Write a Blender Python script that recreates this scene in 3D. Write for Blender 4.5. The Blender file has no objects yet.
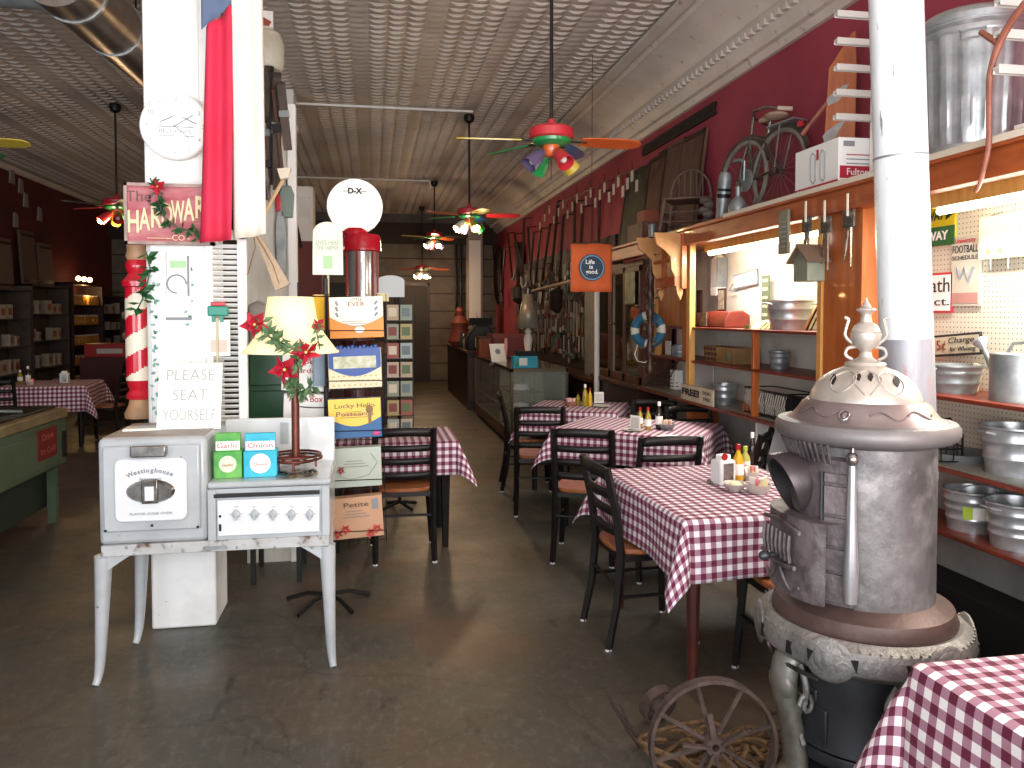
import bpy, math, random
from mathutils import Vector, Matrix
PI = math.pi
R = random.Random(7)
SC = bpy.context.scene
COL = SC.collection

# ---------------------------------------------------------------- camera
F = 780.0; TH = math.radians(2.0); PS = math.atan(140 * math.cos(TH) / F); EYE = 1.6
PY0 = 315 + F * math.tan(TH)
cd = bpy.data.cameras.new('camera'); cam = bpy.data.objects.new('camera', cd); COL.objects.link(cam)
cam.location = (0, 0, EYE); cam.rotation_euler = (PI / 2 - TH, 0, -PS)
cd.sensor_width = 36; cd.lens = F / 1024 * 36; cd.shift_y = -(384 - PY0) / 1024; cd.clip_start = .05
SC.camera = cam

def P(px, py, x=None, y=None, z=None):
    """where the sight line through a photograph point meets a wall, floor or shelf plane"""
    fw = Vector((math.sin(PS) * math.cos(TH), math.cos(PS) * math.cos(TH), -math.sin(TH)))
    rt = Vector((math.cos(PS), -math.sin(PS), 0))
    up = Vector((math.sin(PS) * math.sin(TH), math.cos(PS) * math.sin(TH), math.cos(TH)))
    r = fw + rt * ((px - 512) / F) + up * ((PY0 - py) / F)
    if z is not None: t = (z - EYE) / r.z
    elif y is not None: t = y / r.y
    else: t = x / r.x
    return Vector((t * r.x, t * r.y, EYE + t * r.z))

# ---------------------------------------------------------------- materials
def lin(h):
    h = h.lstrip('#'); o = []
    for i in (0, 2, 4):
        v = int(h[i:i + 2], 16) / 255
        o.append(v / 12.92 if v <= .04045 else ((v + .055) / 1.055) ** 2.4)
    return (*o, 1)
MATS = {}
def mat(name, c1, c2=None, sc=6, rough=.6, metal=0, bump=0, st=(1, 1, 1), lo=.4, hi=.65, bsc=None, detail=5, coat=0, c3=None, sc3=20, lo3=.6, hi3=.66, emit=None, es=0, alpha=None, trans=0):
    if name in MATS: return MATS[name]
    m = bpy.data.materials.new(name); m.use_nodes = True; MATS[name] = m
    N = m.node_tree.nodes; L = m.node_tree.links; b = N['Principled BSDF']
    b.inputs['Base Color'].default_value = lin(c1); b.inputs['Roughness'].default_value = rough; b.inputs['Metallic'].default_value = metal
    if coat: b.inputs['Coat Weight'].default_value = coat
    if trans: b.inputs['Transmission Weight'].default_value = trans
    if alpha is not None: b.inputs['Alpha'].default_value = alpha
    if emit: b.inputs['Emission Color'].default_value = lin(emit); b.inputs['Emission Strength'].default_value = es
    if c2 or bump:
        tc = N.new('ShaderNodeTexCoord'); mp = N.new('ShaderNodeMapping'); mp.inputs['Scale'].default_value = st
        L.new(tc.outputs['Object'], mp.inputs[0])
        def noise(s):
            n = N.new('ShaderNodeTexNoise'); n.inputs['Scale'].default_value = s; n.inputs['Detail'].default_value = detail; n.inputs['Roughness'].default_value = .6
            L.new(mp.outputs[0], n.inputs[0]); return n
    if c2:
        n = noise(sc); r = N.new('ShaderNodeValToRGB')
        r.color_ramp.elements[0].position = lo; r.color_ramp.elements[1].position = hi
        r.color_ramp.elements[0].color = lin(c1); r.color_ramp.elements[1].color = lin(c2)
        L.new(n.outputs[0], r.inputs[0]); out = r.outputs[0]
        if c3:
            n2 = noise(sc3); r2 = N.new('ShaderNodeValToRGB'); r2.color_ramp.elements[0].position = lo3; r2.color_ramp.elements[1].position = hi3
            L.new(n2.outputs[0], r2.inputs[0]); mx = N.new('ShaderNodeMix'); mx.data_type = 'RGBA'
            L.new(r2.outputs[0], mx.inputs[0]); L.new(out, mx.inputs[6]); mx.inputs[7].default_value = lin(c3); out = mx.outputs[2]
        L.new(out, b.inputs['Base Color'])
    if bump:
        n = noise(bsc or sc * 3); bp = N.new('ShaderNodeBump'); bp.inputs['Strength'].default_value = bump; bp.inputs['Distance'].default_value = .02
        L.new(n.outputs[0], bp.inputs['Height']); L.new(bp.outputs[0], b.inputs['Normal'])
    return m

def gingham(name, per, white, mid, dark):
    m = bpy.data.materials.new(name); m.use_nodes = True; N = m.node_tree.nodes; L = m.node_tree.links; b = N['Principled BSDF']
    b.inputs['Roughness'].default_value = .85
    uv = N.new('ShaderNodeUVMap'); uv.uv_map = 'UVMap'; sp = N.new('ShaderNodeSeparateXYZ'); L.new(uv.outputs[0], sp.inputs[0]); s = []
    for k in (0, 1):
        d = N.new('ShaderNodeMath'); d.operation = 'DIVIDE'; d.inputs[1].default_value = per; L.new(sp.outputs[k], d.inputs[0])
        f = N.new('ShaderNodeMath'); f.operation = 'FRACT'; L.new(d.outputs[0], f.inputs[0])
        g = N.new('ShaderNodeMath'); g.operation = 'GREATER_THAN'; g.inputs[1].default_value = .5; L.new(f.outputs[0], g.inputs[0]); s.append(g)
    a = N.new('ShaderNodeMath'); a.operation = 'ADD'; L.new(s[0].outputs[0], a.inputs[0]); L.new(s[1].outputs[0], a.inputs[1])
    h = N.new('ShaderNodeMath'); h.operation = 'MULTIPLY'; h.inputs[1].default_value = .5; L.new(a.outputs[0], h.inputs[0])
    r = N.new('ShaderNodeValToRGB'); r.color_ramp.interpolation = 'CONSTANT'
    r.color_ramp.elements[0].color = lin(white); r.color_ramp.elements[1].position = .75; r.color_ramp.elements[1].color = lin(dark)
    e = r.color_ramp.elements.new(.25); e.color = lin(mid)
    L.new(h.outputs[0], r.inputs[0]); L.new(r.outputs[0], b.inputs['Base Color']); return m
GING = gingham('burgundy_gingham', .05, '#e9e6ea', '#a4788c', '#651a38')
GINGB = gingham('warm_gingham', .05, '#ebe6e4', '#a4788a', '#611a34')  # near copy of the burgundy gingham with a slightly warmer white

def planks(name, c1, c2, gap, w=.12, axis=0, rough=.5, boards=None):
    """boards with seams every w metres along object axis, grain noise"""
    m = bpy.data.materials.new(name); m.use_nodes = True; N = m.node_tree.nodes; L = m.node_tree.links; b = N['Principled BSDF']
    b.inputs['Roughness'].default_value = rough
    tc = N.new('ShaderNodeTexCoord'); sp = N.new('ShaderNodeSeparateXYZ'); L.new(tc.outputs['Object'], sp.inputs[0])
    d = N.new('ShaderNodeMath'); d.operation = 'DIVIDE'; d.inputs[1].default_value = w; L.new(sp.outputs[axis], d.inputs[0])
    f = N.new('ShaderNodeMath'); f.operation = 'FRACT'; L.new(d.outputs[0], f.inputs[0])
    g = N.new('ShaderNodeMath'); g.operation = 'LESS_THAN'; g.inputs[1].default_value = .07; L.new(f.outputs[0], g.inputs[0])
    n = N.new('ShaderNodeTexNoise'); n.inputs['Scale'].default_value = 4; n.inputs['Detail'].default_value = 6; L.new(tc.outputs['Object'], n.inputs[0])
    r = N.new('ShaderNodeValToRGB'); r.color_ramp.elements[0].position = .35; r.color_ramp.elements[1].position = .7
    r.color_ramp.elements[0].color = lin(c1); r.color_ramp.elements[1].color = lin(c2); L.new(n.outputs[0], r.inputs[0])
    mx = N.new('ShaderNodeMix'); mx.data_type = 'RGBA'; L.new(g.outputs[0], mx.inputs[0]); L.new(r.outputs[0], mx.inputs[6]); mx.inputs[7].default_value = lin(gap)
    L.new(mx.outputs[2], b.inputs['Base Color']); return m

WHITE = mat('chipped_white_paint', '#f2f2ef', '#d9d8d2', sc=4, rough=.45, bump=.12, lo=.45, hi=.8, c3='#8c8a84', sc3=30, lo3=.7, hi3=.72)
WWHITE = mat('plain_white', '#f3f1ec', rough=.6)
ENAMEL = mat('grey_white_enamel', '#b7bbbd', '#a4a9ab', sc=3, rough=.28, coat=.4, c3='#6e5c4c', sc3=22, lo3=.69, hi3=.73)
ENAMELW = mat('white_enamel', '#dfe2e3', rough=.2, coat=.5)
ENRUST = mat('rust_spotted_enamel', '#bcbdbc', '#a9a9a6', sc=6, rough=.4, c3='#5a4030', sc3=14, lo3=.55, hi3=.66)
CHROME = mat('worn_chrome', '#a9a5a0', '#6d655e', sc=14, rough=.25, metal=.9)
DKMET = mat('black_metal', '#141110', '#1e1a18', sc=12, rough=.45, metal=.2)
BLACK = mat('flat_black', '#0c0b0b', rough=.7)
SEAT = mat('tan_seat_wood', '#a5653c', '#8a4c2a', sc=5, st=(1, 6, 1), rough=.3, coat=.3)
GLIDE = mat('white_glide', '#d8d8d6', rough=.5)
ORWOOD = mat('orange_pine', '#b5622c', '#9c4c20', sc=3, st=(6, 6, 1), rough=.38, coat=.15, bump=.03)
ORWOODY = mat('orange_pine_lengthwise', '#a8562a', '#8c401d', sc=3, st=(6, 1, 6), rough=.38, coat=.2, bump=.03)
REDEDGE = mat('red_brown_shelf_wood', '#7c3220', '#5d2216', sc=3, st=(5, 1, 5), rough=.4)
YWOOD = mat('yellow_pine', '#d9a45c', '#c48a42', sc=4, st=(6, 6, 1), rough=.4)
DWOOD = mat('dark_wood', '#3a1c12', '#27120c', sc=3, st=(1, 1, 4), rough=.45)
MWOOD = mat('mid_brown_wood', '#5f3522', '#46240f', sc=3, st=(5, 5, 1), rough=.5)
DOORW = mat('old_brown_door_wood', '#6e5040', '#523a2e', sc=3, st=(8, 8, 1), rough=.6)
GALV = mat('galvanised_steel', '#c2c5c7', '#999ea2', sc=9, rough=.3, metal=.65, lo=.35, hi=.7)
GALVD = mat('dull_galvanised_steel', '#9a9f9f', '#7b8285', sc=9, rough=.42, metal=.5)
GLASS = mat('clear_glass', '#ffffff', rough=.03, trans=1.0)
IRON = mat('grey_stove_iron', '#7a7776', '#504c4d', sc=3.2, rough=.45, metal=.5, bump=.12, bsc=30, lo=.38, hi=.62, c3='#9a9796', sc3=5, lo3=.52, hi3=.7)
IRONP = mat('mauve_grey_stove_iron', '#7a7071', '#4c4446', sc=11, rough=.5, metal=.4, bump=.25, bsc=35)
IRONB = mat('brown_stove_iron', '#5e4a45', '#4b3a36', sc=4, rough=.5, metal=.35, bump=.15, bsc=28)
IRONL = mat('pale_stove_iron', '#94918d', '#74716d', sc=8, rough=.42, metal=.45, bump=.4, bsc=45)
NICKEL = mat('nickel_dome', '#c2b9b0', '#aaa198', sc=6, rough=.42, metal=.5)
IRONK = mat('dark_grey_stove_iron', '#44464a', '#35363a', sc=5, rough=.4, metal=.5)
RUST = mat('rusty_iron', '#54433b', '#382a24', sc=12, rough=.8, bump=.3)
PIPEW = mat('flaking_white_pipe', '#e4e8ea', '#cfd4d8', sc=5, st=(3, 3, .6), rough=.35, coat=.2, c3='#88878a', sc3=12, lo3=.66, hi3=.69)
PIPEG = mat('grey_stove_pipe', '#9c9da4', '#8b8a92', sc=5, st=(3, 3, .6), rough=.45, metal=.2, c3='#a08a8c', sc3=8, lo3=.55, hi3=.62)
MAROON = mat('maroon_plaster', '#a63f50', '#963647', sc=1.2, rough=.7, bump=.05, c3='#a8606a', sc3=7, lo3=.66, hi3=.8)
RED = mat('gloss_red', '#c3182c', rough=.22, coat=.5)
CREAM = mat('cream_paint', '#e9dfc8', rough=.4)
PAPER = mat('white_paper', '#f4f3ef', rough=.8)
GREENL = mat('holly_green', '#1f5a2c', '#143d1d', sc=20, rough=.45)
SILK = mat('red_silk', '#c81a35', '#a01028', sc=15, rough=.6)
TEXTK = mat('dark_lettering', '#2a2a30', rough=.7)
TEXTG = mat('grey_lettering', '#8b9095', rough=.7)

# ---------------------------------------------------------------- mesh builder
def smooth(pts, k=5):
    p = [Vector(q) for q in pts]; out = []
    for i in range(len(p) - 1):
        a = p[max(i - 1, 0)]; b = p[i]; c = p[i + 1]; d = p[min(i + 2, len(p) - 1)]
        for j in range(k):
            t = j / k; out.append(.5 * ((2 * b) + (c - a) * t + (2 * a - 5 * b + 4 * c - d) * t * t + (3 * b - a - 3 * c + d) * t ** 3))
    return out + [p[-1]]
def smr(rs, k=5):
    return [rs[i] + (rs[i + 1] - rs[i]) * j / k for i in range(len(rs) - 1) for j in range(k)] + [rs[-1]]
class MB:
    def __init__(s): s.v = []; s.f = []; s.mi = []; s.sm = []; s.uv = None; s.M = Matrix()
    def add(s, vs, fs, m=0, sm=False):
        b = len(s.v); s.v += [s.M @ Vector(v) for v in vs]
        for f in fs: s.f.append([b + i for i in f]); s.mi.append(m); s.sm.append(sm)
        return s
    def box(s, x0, x1, y0, y1, z0, z1, m=0):
        return s.add([(x0, y0, z0), (x1, y0, z0), (x1, y1, z0), (x0, y1, z0), (x0, y0, z1), (x1, y0, z1), (x1, y1, z1), (x0, y1, z1)],
                     [(0, 3, 2, 1), (4, 5, 6, 7), (0, 1, 5, 4), (1, 2, 6, 5), (2, 3, 7, 6), (3, 0, 4, 7)], m)
    def beam(s, a, b, w, t, m=0, up=(0, 0, 1)):
        a = Vector(a); b = Vector(b); d = (b - a).normalized(); u = Vector(up)
        if abs(d.dot(u)) > .95: u = Vector((0, 1, 0))
        x = d.cross(u).normalized() * w / 2; y = x.cross(d).normalized() * t / 2
        vs = [a - x - y, a + x - y, a + x + y, a - x + y, b - x - y, b + x - y, b + x + y, b - x + y]
        return s.add(vs, [(0, 1, 2, 3), (7, 6, 5, 4), (0, 4, 5, 1), (1, 5, 6, 2), (2, 6, 7, 3), (3, 7, 4, 0)], m)
    def tube(s, pts, r, n=8, closed=False, m=0, flat=1.0):
        pts = [Vector(p) for p in pts]; k = len(pts); rs = r if isinstance(r, (list, tuple)) else [r] * k
        t0 = (pts[1] - pts[0]).normalized(); ref = Vector((0, 0, 1)) if abs(t0.z) < .9 else Vector((0, 1, 0))
        nrm = (ref - t0 * ref.dot(t0)).normalized(); vs = []
        for i, p in enumerate(pts):
            if closed: t = (pts[(i + 1) % k] - pts[i - 1]).normalized()
            else: t = (pts[min(i + 1, k - 1)] - pts[max(i - 1, 0)]).normalized()
            nrm = (nrm - t * nrm.dot(t)).normalized(); bi = t.cross(nrm)
            for j in range(n):
                a = 2 * PI * j / n; vs.append(p + nrm * (math.cos(a) * rs[i]) + bi * (math.sin(a) * rs[i] * flat))
        fs = []
        for i in range(k if closed else k - 1):
            for j in range(n):
                a = i * n + j; b = i * n + (j + 1) % n; c = ((i + 1) % k) * n + (j + 1) % n; d = ((i + 1) % k) * n + j
                fs.append((a, b, c, d))
        s.add(vs, fs, m, True)
        if not closed: s.add(vs, [tuple(range(n))[::-1], tuple((k - 1) * n + j for j in range(n))], m)
        return s
    def lathe(s, prof, n=24, c=(0, 0, 0), m=0, a0=0, a1=2 * PI, flute=0, fn=0, caps=True):
        c = Vector(c); full = abs(a1 - a0 - 2 * PI) < 1e-6; cnt = n if full else n + 1; vs = []
        for (r, z) in prof:
            for j in range(cnt):
                a = a0 + (a1 - a0) * j / n; rr = r * (1 + (flute * (1 if math.cos(fn * a) > 0 else -1) if fn else 0))
                vs.append(c + Vector((math.cos(a) * rr, math.sin(a) * rr, z)))
        fs = []
        for i in range(len(prof) - 1):
            for j in range(n if full else n):
                a = i * cnt + j; b = i * cnt + (j + 1) % cnt; fs.append((a, b, b + cnt, a + cnt))
        s.add(vs, fs, m, True)
        if full and caps:
            if prof[0][0] > 1e-4: s.add([vs[j] for j in range(cnt)], [tuple(range(cnt))[::-1]], m)
            if prof[-1][0] > 1e-4: s.add([vs[-cnt + j] for j in range(cnt)], [tuple(range(cnt))], m)
        return s
    def prism(s, poly, y0, y1, m=0, sm=False):
        """polygon in x,z extruded along y"""
        n = len(poly); vs = [(x, y0, z) for x, z in poly] + [(x, y1, z) for x, z in poly]
        fs = [tuple(range(n)), tuple(range(n, 2 * n))[::-1]] + [(i, i + n, (i + 1) % n + n, (i + 1) % n) for i in range(n)]
        return s.add(vs, fs, m, sm)
    def ball(s, c, r, sc=(1, 1, 1), n=12, m=0):
        c = Vector(c); k = n // 2; vs = [c + Vector((0, 0, -r * sc[2]))]
        for i in range(1, k):
            t = -PI / 2 + PI * i / k
            for j in range(n):
                a = 2 * PI * j / n; vs.append(c + Vector((math.cos(t) * math.cos(a) * r * sc[0], math.cos(t) * math.sin(a) * r * sc[1], math.sin(t) * r * sc[2])))
        vs.append(c + Vector((0, 0, r * sc[2]))); fs = []
        for j in range(n):
            fs.append((0, 1 + (j + 1) % n, 1 + j)); fs.append((len(vs) - 1, 1 + (k - 2) * n + j, 1 + (k - 2) * n + (j + 1) % n))
        for i in range(k - 2):
            for j in range(n): a = 1 + i * n + j; b = 1 + i * n + (j + 1) % n; fs.append((a, b, b + n, a + n))
        return s.add(vs, fs, m, True)
    def grid(s, fn, nu, nv, m=0, sm=True, uv=None):
        vs = [fn(i / nu, j / nv) for j in range(nv + 1) for i in range(nu + 1)]
        fs = [(j * (nu + 1) + i, j * (nu + 1) + i + 1, (j + 1) * (nu + 1) + i + 1, (j + 1) * (nu + 1) + i) for j in range(nv) for i in range(nu)]
        if uv: s.uv = [uv(i / nu, j / nv) for j in range(nv + 1) for i in range(nu + 1)]
        return s.add(vs, fs, m, sm)
    def leaf(s, c, d, w, l, m=0):
        c = Vector(c); d = Vector(d).normalized(); u = Vector((R.uniform(-1, 1), R.uniform(-1, 1), R.uniform(-1, 1))); u = d.cross(u).normalized(); nn = d.cross(u)
        return s.add([c, c + d * l * .45 + u * w / 2 + nn * w * .15, c + d * l, c + d * l * .45 - u * w / 2 + nn * w * .15, c + d * l * .5 - nn * w * .12], [(0, 1, 4), (1, 2, 4), (2, 3, 4), (3, 0, 4)], m)
    def build(s, name, mats, parent=None, bevel=0, world=False, solid=0, sub=0):
        me = bpy.data.meshes.new(name)
        off = Vector()
        if world and parent: off = -parent.matrix_world.translation if False else -WL(parent)
        me.from_pydata([v + off for v in s.v], [], s.f); 
        for i, p in enumerate(me.polygons): p.material_index = s.mi[i]; p.use_smooth = s.sm[i]
        for mm in (mats if isinstance(mats, (list, tuple)) else [mats]): me.materials.append(mm)
        if s.uv:
            ul = me.uv_layers.new(name='UVMap')
            for lp in me.loops: ul.data[lp.index].uv = s.uv[lp.vertex_index]
        me.update(); me.set_sharp_from_angle(angle=math.radians(38)); o = bpy.data.objects.new(name, me); COL.objects.link(o)
        if parent: o.parent = parent
        if solid: md = o.modifiers.new('s', 'SOLIDIFY'); md.thickness = solid; md.offset = 0
        if bevel: md = o.modifiers.new('b', 'BEVEL'); md.width = bevel; md.segments = 2; md.limit_method = 'ANGLE'; md.angle_limit = math.radians(50)
        if sub: md = o.modifiers.new('u', 'SUBSURF'); md.levels = sub; md.render_levels = sub
        return o
def WL(o):
    v = Vector(o.location); p = o.parent
    while p: v = v + Vector(p.location); p = p.parent
    return v

def thing(name, label, cat, loc=(0, 0, 0), rz=0, group=None, rot=None):
    o = bpy.data.objects.new(name, None); COL.objects.link(o); o.empty_display_size = .1
    o.location = loc; o.rotation_euler = rot if rot else (0, 0, rz); o['label'] = label; o['category'] = cat
    if group: o['group'] = group
    return o
def tag(o, label, cat, group=None, loc=None, rz=None):
    o['label'] = label; o['category'] = cat
    if group: o['group'] = group
    if loc is not None: o.location = loc
    if rz is not None: o.rotation_euler = (0, 0, rz)
    return o
def struct(o): o['kind'] = 'structure'; return o
def kids(o): return [c for c in bpy.data.objects if c.parent is o]
def dup(root, loc, rz=0, label=None, group=None, rot=None, scale=None):
    def rec(o, par):
        c = o.copy(); COL.objects.link(c)
        if par: c.parent = par
        for ch in kids(o): rec(ch, c)
        return c
    r = rec(root, None); r.location = loc; r.rotation_euler = rot if rot else (0, 0, rz)
    if label: r['label'] = label
    if group: r['group'] = group
    if scale: r.scale = scale
    return r
def text(s, size, m, parent, loc, name='lettering', rot=(PI / 2, 0, 0), width=None, ext=.0008, shear=0, bold=0, ls=1):
    cu = bpy.data.curves.new('t', 'FONT'); cu.body = s; cu.size = size; cu.align_x = 'CENTER'; cu.align_y = 'CENTER'; cu.extrude = ext; cu.shear = shear; cu.offset = bold; cu.space_line = ls; cu.resolution_u = 3
    o = bpy.data.objects.new('t', cu); COL.objects.link(o); dg = bpy.context.evaluated_depsgraph_get(); dg.update()
    me = bpy.data.meshes.new_from_object(o.evaluated_get(dg)); bpy.data.objects.remove(o)
    xs = [v.co.x for v in me.vertices]
    if width and xs:
        k = width / (max(xs) - min(xs))
        for v in me.vertices: v.co.x *= k
    me.materials.clear(); me.materials.append(m)
    q = bpy.data.objects.new(name, me); COL.objects.link(q); q.parent = parent; q.location = loc; q.rotation_euler = rot; return q
FRONT = -PI / 2   # facing the aisle from the right wall
# ---------------------------------------------------------------- room shell
def floor_mat():
    m = bpy.data.materials.new('worn_painted_floor'); m.use_nodes = True; N = m.node_tree.nodes; L = m.node_tree.links; b = N['Principled BSDF']
    tc = N.new('ShaderNodeTexCoord')
    def noise(s, d=6, st=(1, 1, 1)):
        mp = N.new('ShaderNodeMapping'); mp.inputs['Scale'].default_value = st; L.new(tc.outputs['Object'], mp.inputs[0])
        n = N.new('ShaderNodeTexNoise'); n.inputs['Scale'].default_value = s; n.inputs['Detail'].default_value = d; n.inputs['Roughness'].default_value = .65; L.new(mp.outputs[0], n.inputs[0]); return n
    def ramp(n, lo, hi, c1, c2):
        r = N.new('ShaderNodeValToRGB'); r.color_ramp.elements[0].position = lo; r.color_ramp.elements[1].position = hi
        r.color_ramp.elements[0].color = c1; r.color_ramp.elements[1].color = c2; L.new(n.outputs[0], r.inputs[0]); return r
    def mix(f, a, c):
        x = N.new('ShaderNodeMix'); x.data_type = 'RGBA'; L.new(f, x.inputs[0]); L.new(a, x.inputs[6])
        if isinstance(c, tuple): x.inputs[7].default_value = c
        else: L.new(c, x.inputs[7])
        return x.outputs[2]
    a = ramp(noise(1.1), .35, .65, lin('#47463f'), lin('#534c41')).outputs[0]
    k = (0, 0, 0, 1); w = (1, 1, 1, 1)
    a = mix(ramp(noise(.55, 5), .5, .68, k, (.8, .8, .8, 1)).outputs[0], a, lin('#5a4636'))
    a = mix(ramp(noise(7, 8, (1, .35, 1)), .58, .68, k, (.7, .7, .7, 1)).outputs[0], a, lin('#262421'))
    a = mix(ramp(noise(2.6, 9), .66, .70, k, w).outputs[0], a, lin('#5e554b'))
    a = mix(ramp(noise(28, 8, (1, .5, 1)), .5, .75, k, (.55, .55, .55, 1)).outputs[0], a, lin('#716a5f'))
    a = mix(ramp(noise(45, 5, (.4, 1.6, 1)), .62, .68, k, (.7, .7, .7, 1)).outputs[0], a, lin('#211d1a'))
    a = mix(ramp(noise(.38, 3), .54, .60, k, (.55, .55, .55, 1)).outputs[0], a, lin('#6b4f3a'))
    v = N.new('ShaderNodeTexVoronoi'); v.feature = 'DISTANCE_TO_EDGE'; v.inputs['Scale'].default_value = 1.3
    mp = N.new('ShaderNodeMapping'); L.new(tc.outputs['Object'], mp.inputs[0])
    nz = noise(3, 4); mm = N.new('ShaderNodeMix'); mm.data_type = 'RGBA'; mm.inputs[0].default_value = .12; L.new(mp.outputs[0], mm.inputs[6]); L.new(nz.outputs['Color'], mm.inputs[7]); L.new(mm.outputs[2], v.inputs[0])
    cr = N.new('ShaderNodeValToRGB'); cr.color_ramp.elements[0].position = .001; cr.color_ramp.elements[1].position = .005; cr.color_ramp.elements[0].color = (.4, .4, .4, 1); cr.color_ramp.elements[1].color = k
    L.new(v.outputs[0], cr.inputs[0])
    a = mix(cr.outputs[0], a, lin('#24201d'))
    L.new(a, b.inputs['Base Color'])
    rr = ramp(noise(2, 5), .3, .7, (.32, .32, .32, 1), (.55, .55, .55, 1)); L.new(rr.outputs[0], b.inputs['Roughness'])
    bp = N.new('ShaderNodeBump'); bp.inputs['Strength'].default_value = .25; bp.inputs['Distance'].default_value = .01; L.new(noise(9, 6).outputs[0], bp.inputs['Height']); L.new(bp.outputs[0], b.inputs['Normal'])
    return m
XL, XR, YB, YF, ZC = -5.75, 3.0, 18.9, -1.0, 4.0
struct(MB().box(XL - .2, XR + .2, YF - .2, YB + .2, -.1, 0).build('floor', floor_mat()))
TIN = mat('pressed_tin', '#cfc5ba', '#beb3a7', sc=.8, rough=.55, c3='#8f857a', sc3=5, lo3=.6, hi3=.8)
# pressed tin ceiling: each cell a raised pillow
mb = MB(); mb.box(XL - .2, XR + .2, YF - .2, YB + .2, ZC + .012, ZC + .12)
cx, cy = .155, .118; X1 = 2.62; nx = int((X1 - XL) / cx); ny = int((YB - YF) / cy)
for i in range(nx):
    for j in range(ny):
        x0 = XL + i * cx; y0 = YF + j * cy; g = .008; h = .017
        big = (i % 4 == 0)
        a = (x0 + g * .4, y0 + g, ZC + .012); vs = [(x0 + .004, y0 + g, ZC + .012), (x0 + cx - .004, y0 + g, ZC + .012), (x0 + cx - .004, y0 + cy - g, ZC + .012), (x0 + .004, y0 + cy - g, ZC + .012),
              (x0 + .05, y0 + .026, ZC - h + .012), (x0 + cx - .05, y0 + .026, ZC - h + .012), (x0 + cx - .06, y0 + cy - .045, ZC - h + .012), (x0 + .06, y0 + cy - .045, ZC - h + .012)]
        if big: vs[4:] = [(x, y, z + h * .45) for x, y, z in vs[4:]]
        mb.add(vs, [(4, 7, 6, 5), (0, 4, 5, 1), (1, 5, 6, 2), (2, 6, 7, 3), (3, 7, 4, 0)])
struct(mb.build('ceiling', TIN))
CROWN = mat('crown_tin', '#d8cfc4', '#c8beb2', sc=1.5, rough=.5, c3='#8b8177', sc3=9, lo3=.62, hi3=.75)
def crown(name, prof):
    m = MB(); n = len(prof); vs = [(x, YF, z) for x, z in prof] + [(x, YB, z) for x, z in prof]
    m.add(vs, [(i, i + 1, i + 1 + n, i + n) for i in range(n - 1)])
    return m
pr = [(2.30, 3.99), (2.30, 3.955), (2.38, 3.945), (2.40, 3.98), (2.44, 3.98), (2.46, 3.945), (2.50, 3.94), (2.66, 3.86), (2.74, 3.80), (2.76, 3.76), (2.80, 3.75), (2.85, 3.70), (2.88, 3.66), (2.90, 3.62), (2.935, 3.61), (2.95, 3.585), (2.965, 3.56), (3.0, 3.56)]
m = crown('c', pr)
for k in range(int((YB - YF) / .1)):   # dentil beading along the crown
    y = YF + .1 * k; m.box(2.80, 2.84, y, y + .055, 3.70, 3.745)
struct(m.build('trim_1', CROWN))
m = crown('c', [(XL + .08, 3.99), (XL + .07, 3.97), (XL + .02, 3.93), (XL, 3.92)]); struct(m.build('trim_2', CROWN))
struct(MB().box(XR, XR + .2, YF - .2, YB + .2, 0, ZC + .1).build('wall_right', MAROON))
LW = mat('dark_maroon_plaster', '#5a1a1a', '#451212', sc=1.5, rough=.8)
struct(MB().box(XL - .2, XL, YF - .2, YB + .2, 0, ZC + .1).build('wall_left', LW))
BW = planks('grey_wall_boards', '#736a61', '#60574e', '#332d28', .42, 2, .7)
struct(MB().box(XL, XR, YB, YB + .2, 0, ZC + .1).build('wall_back', BW))
struct(MB().box(XL, XR, YB - .25, YB - .02, 3.3, 3.78).build('trim_3', mat('dark_header_beam', '#2b1d18', rough=.7)))
# storefront behind the viewer: piers, sill and header around two show windows and an open door
FW = mat('storefront_paint', '#8d867c', rough=.7)
m = MB(); m.box(XL, XR, YF - .2, YF, 3.3, 4.1); m.box(XL, XR, YF - .2, YF, 0, .5)
for x0, x1 in ((XL, -5.3), (-1.7, -1.3), (-.2, .1), (2.7, XR)): m.box(x0, x1, YF - .2, YF, .5, 3.3)
struct(m.build('wall_front', FW))
for n, (x0, x1) in enumerate(((-5.3, -1.7), (-1.3, -.2), (.1, 2.7))):
    m = MB(); 
    for a in (x0, x1 - .06): m.box(a, a + .06, YF - .12, YF - .06, .5, 3.3)
    m.box(x0, x1, YF - .12, YF - .06, .5, .56); m.box(x0, x1, YF - .12, YF - .06, 2.5, 2.56); m.box(x0, x1, YF - .12, YF - .06, 3.24, 3.3)
    struct(m.build('window_%d' % (n + 1), DKMET))
# brown door, conduit pipes and light board on the back wall
d = MB().box(.35, 1.32, YB - .06, YB - .003, 0, 2.3).build('door_1', mat('dark_green_door', '#3a332c', '#2c2620', sc=2, rough=.6)); struct(d)
MB().box(.40, .72, YB - .075, YB - .06, .2, 1.0).box(.92, 1.24, YB - .075, YB - .06, .2, 1.0).box(.40, .72, YB - .075, YB - .06, 1.15, 2.1).box(.92, 1.24, YB - .075, YB - .06, 1.15, 2.1).build('door_panel', mat('dark_door_panel', '#332c26', rough=.6), d)
MB().ball((.85, YB - .1, 1.05), .035).build('door_handle', CHROME, d)
struct(MB().box(.30, .35, YB - .08, YB - .002, 0, 2.38).box(1.32, 1.37, YB - .08, YB - .002, 0, 2.38).box(.30, 1.37, YB - .08, YB - .002, 2.3, 2.38).build('trim_4', DWOOD))
struct(MB().box(XR - .02, XR, 7.4, YB, 0, .9).build('baseboard_right', DWOOD))
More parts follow.
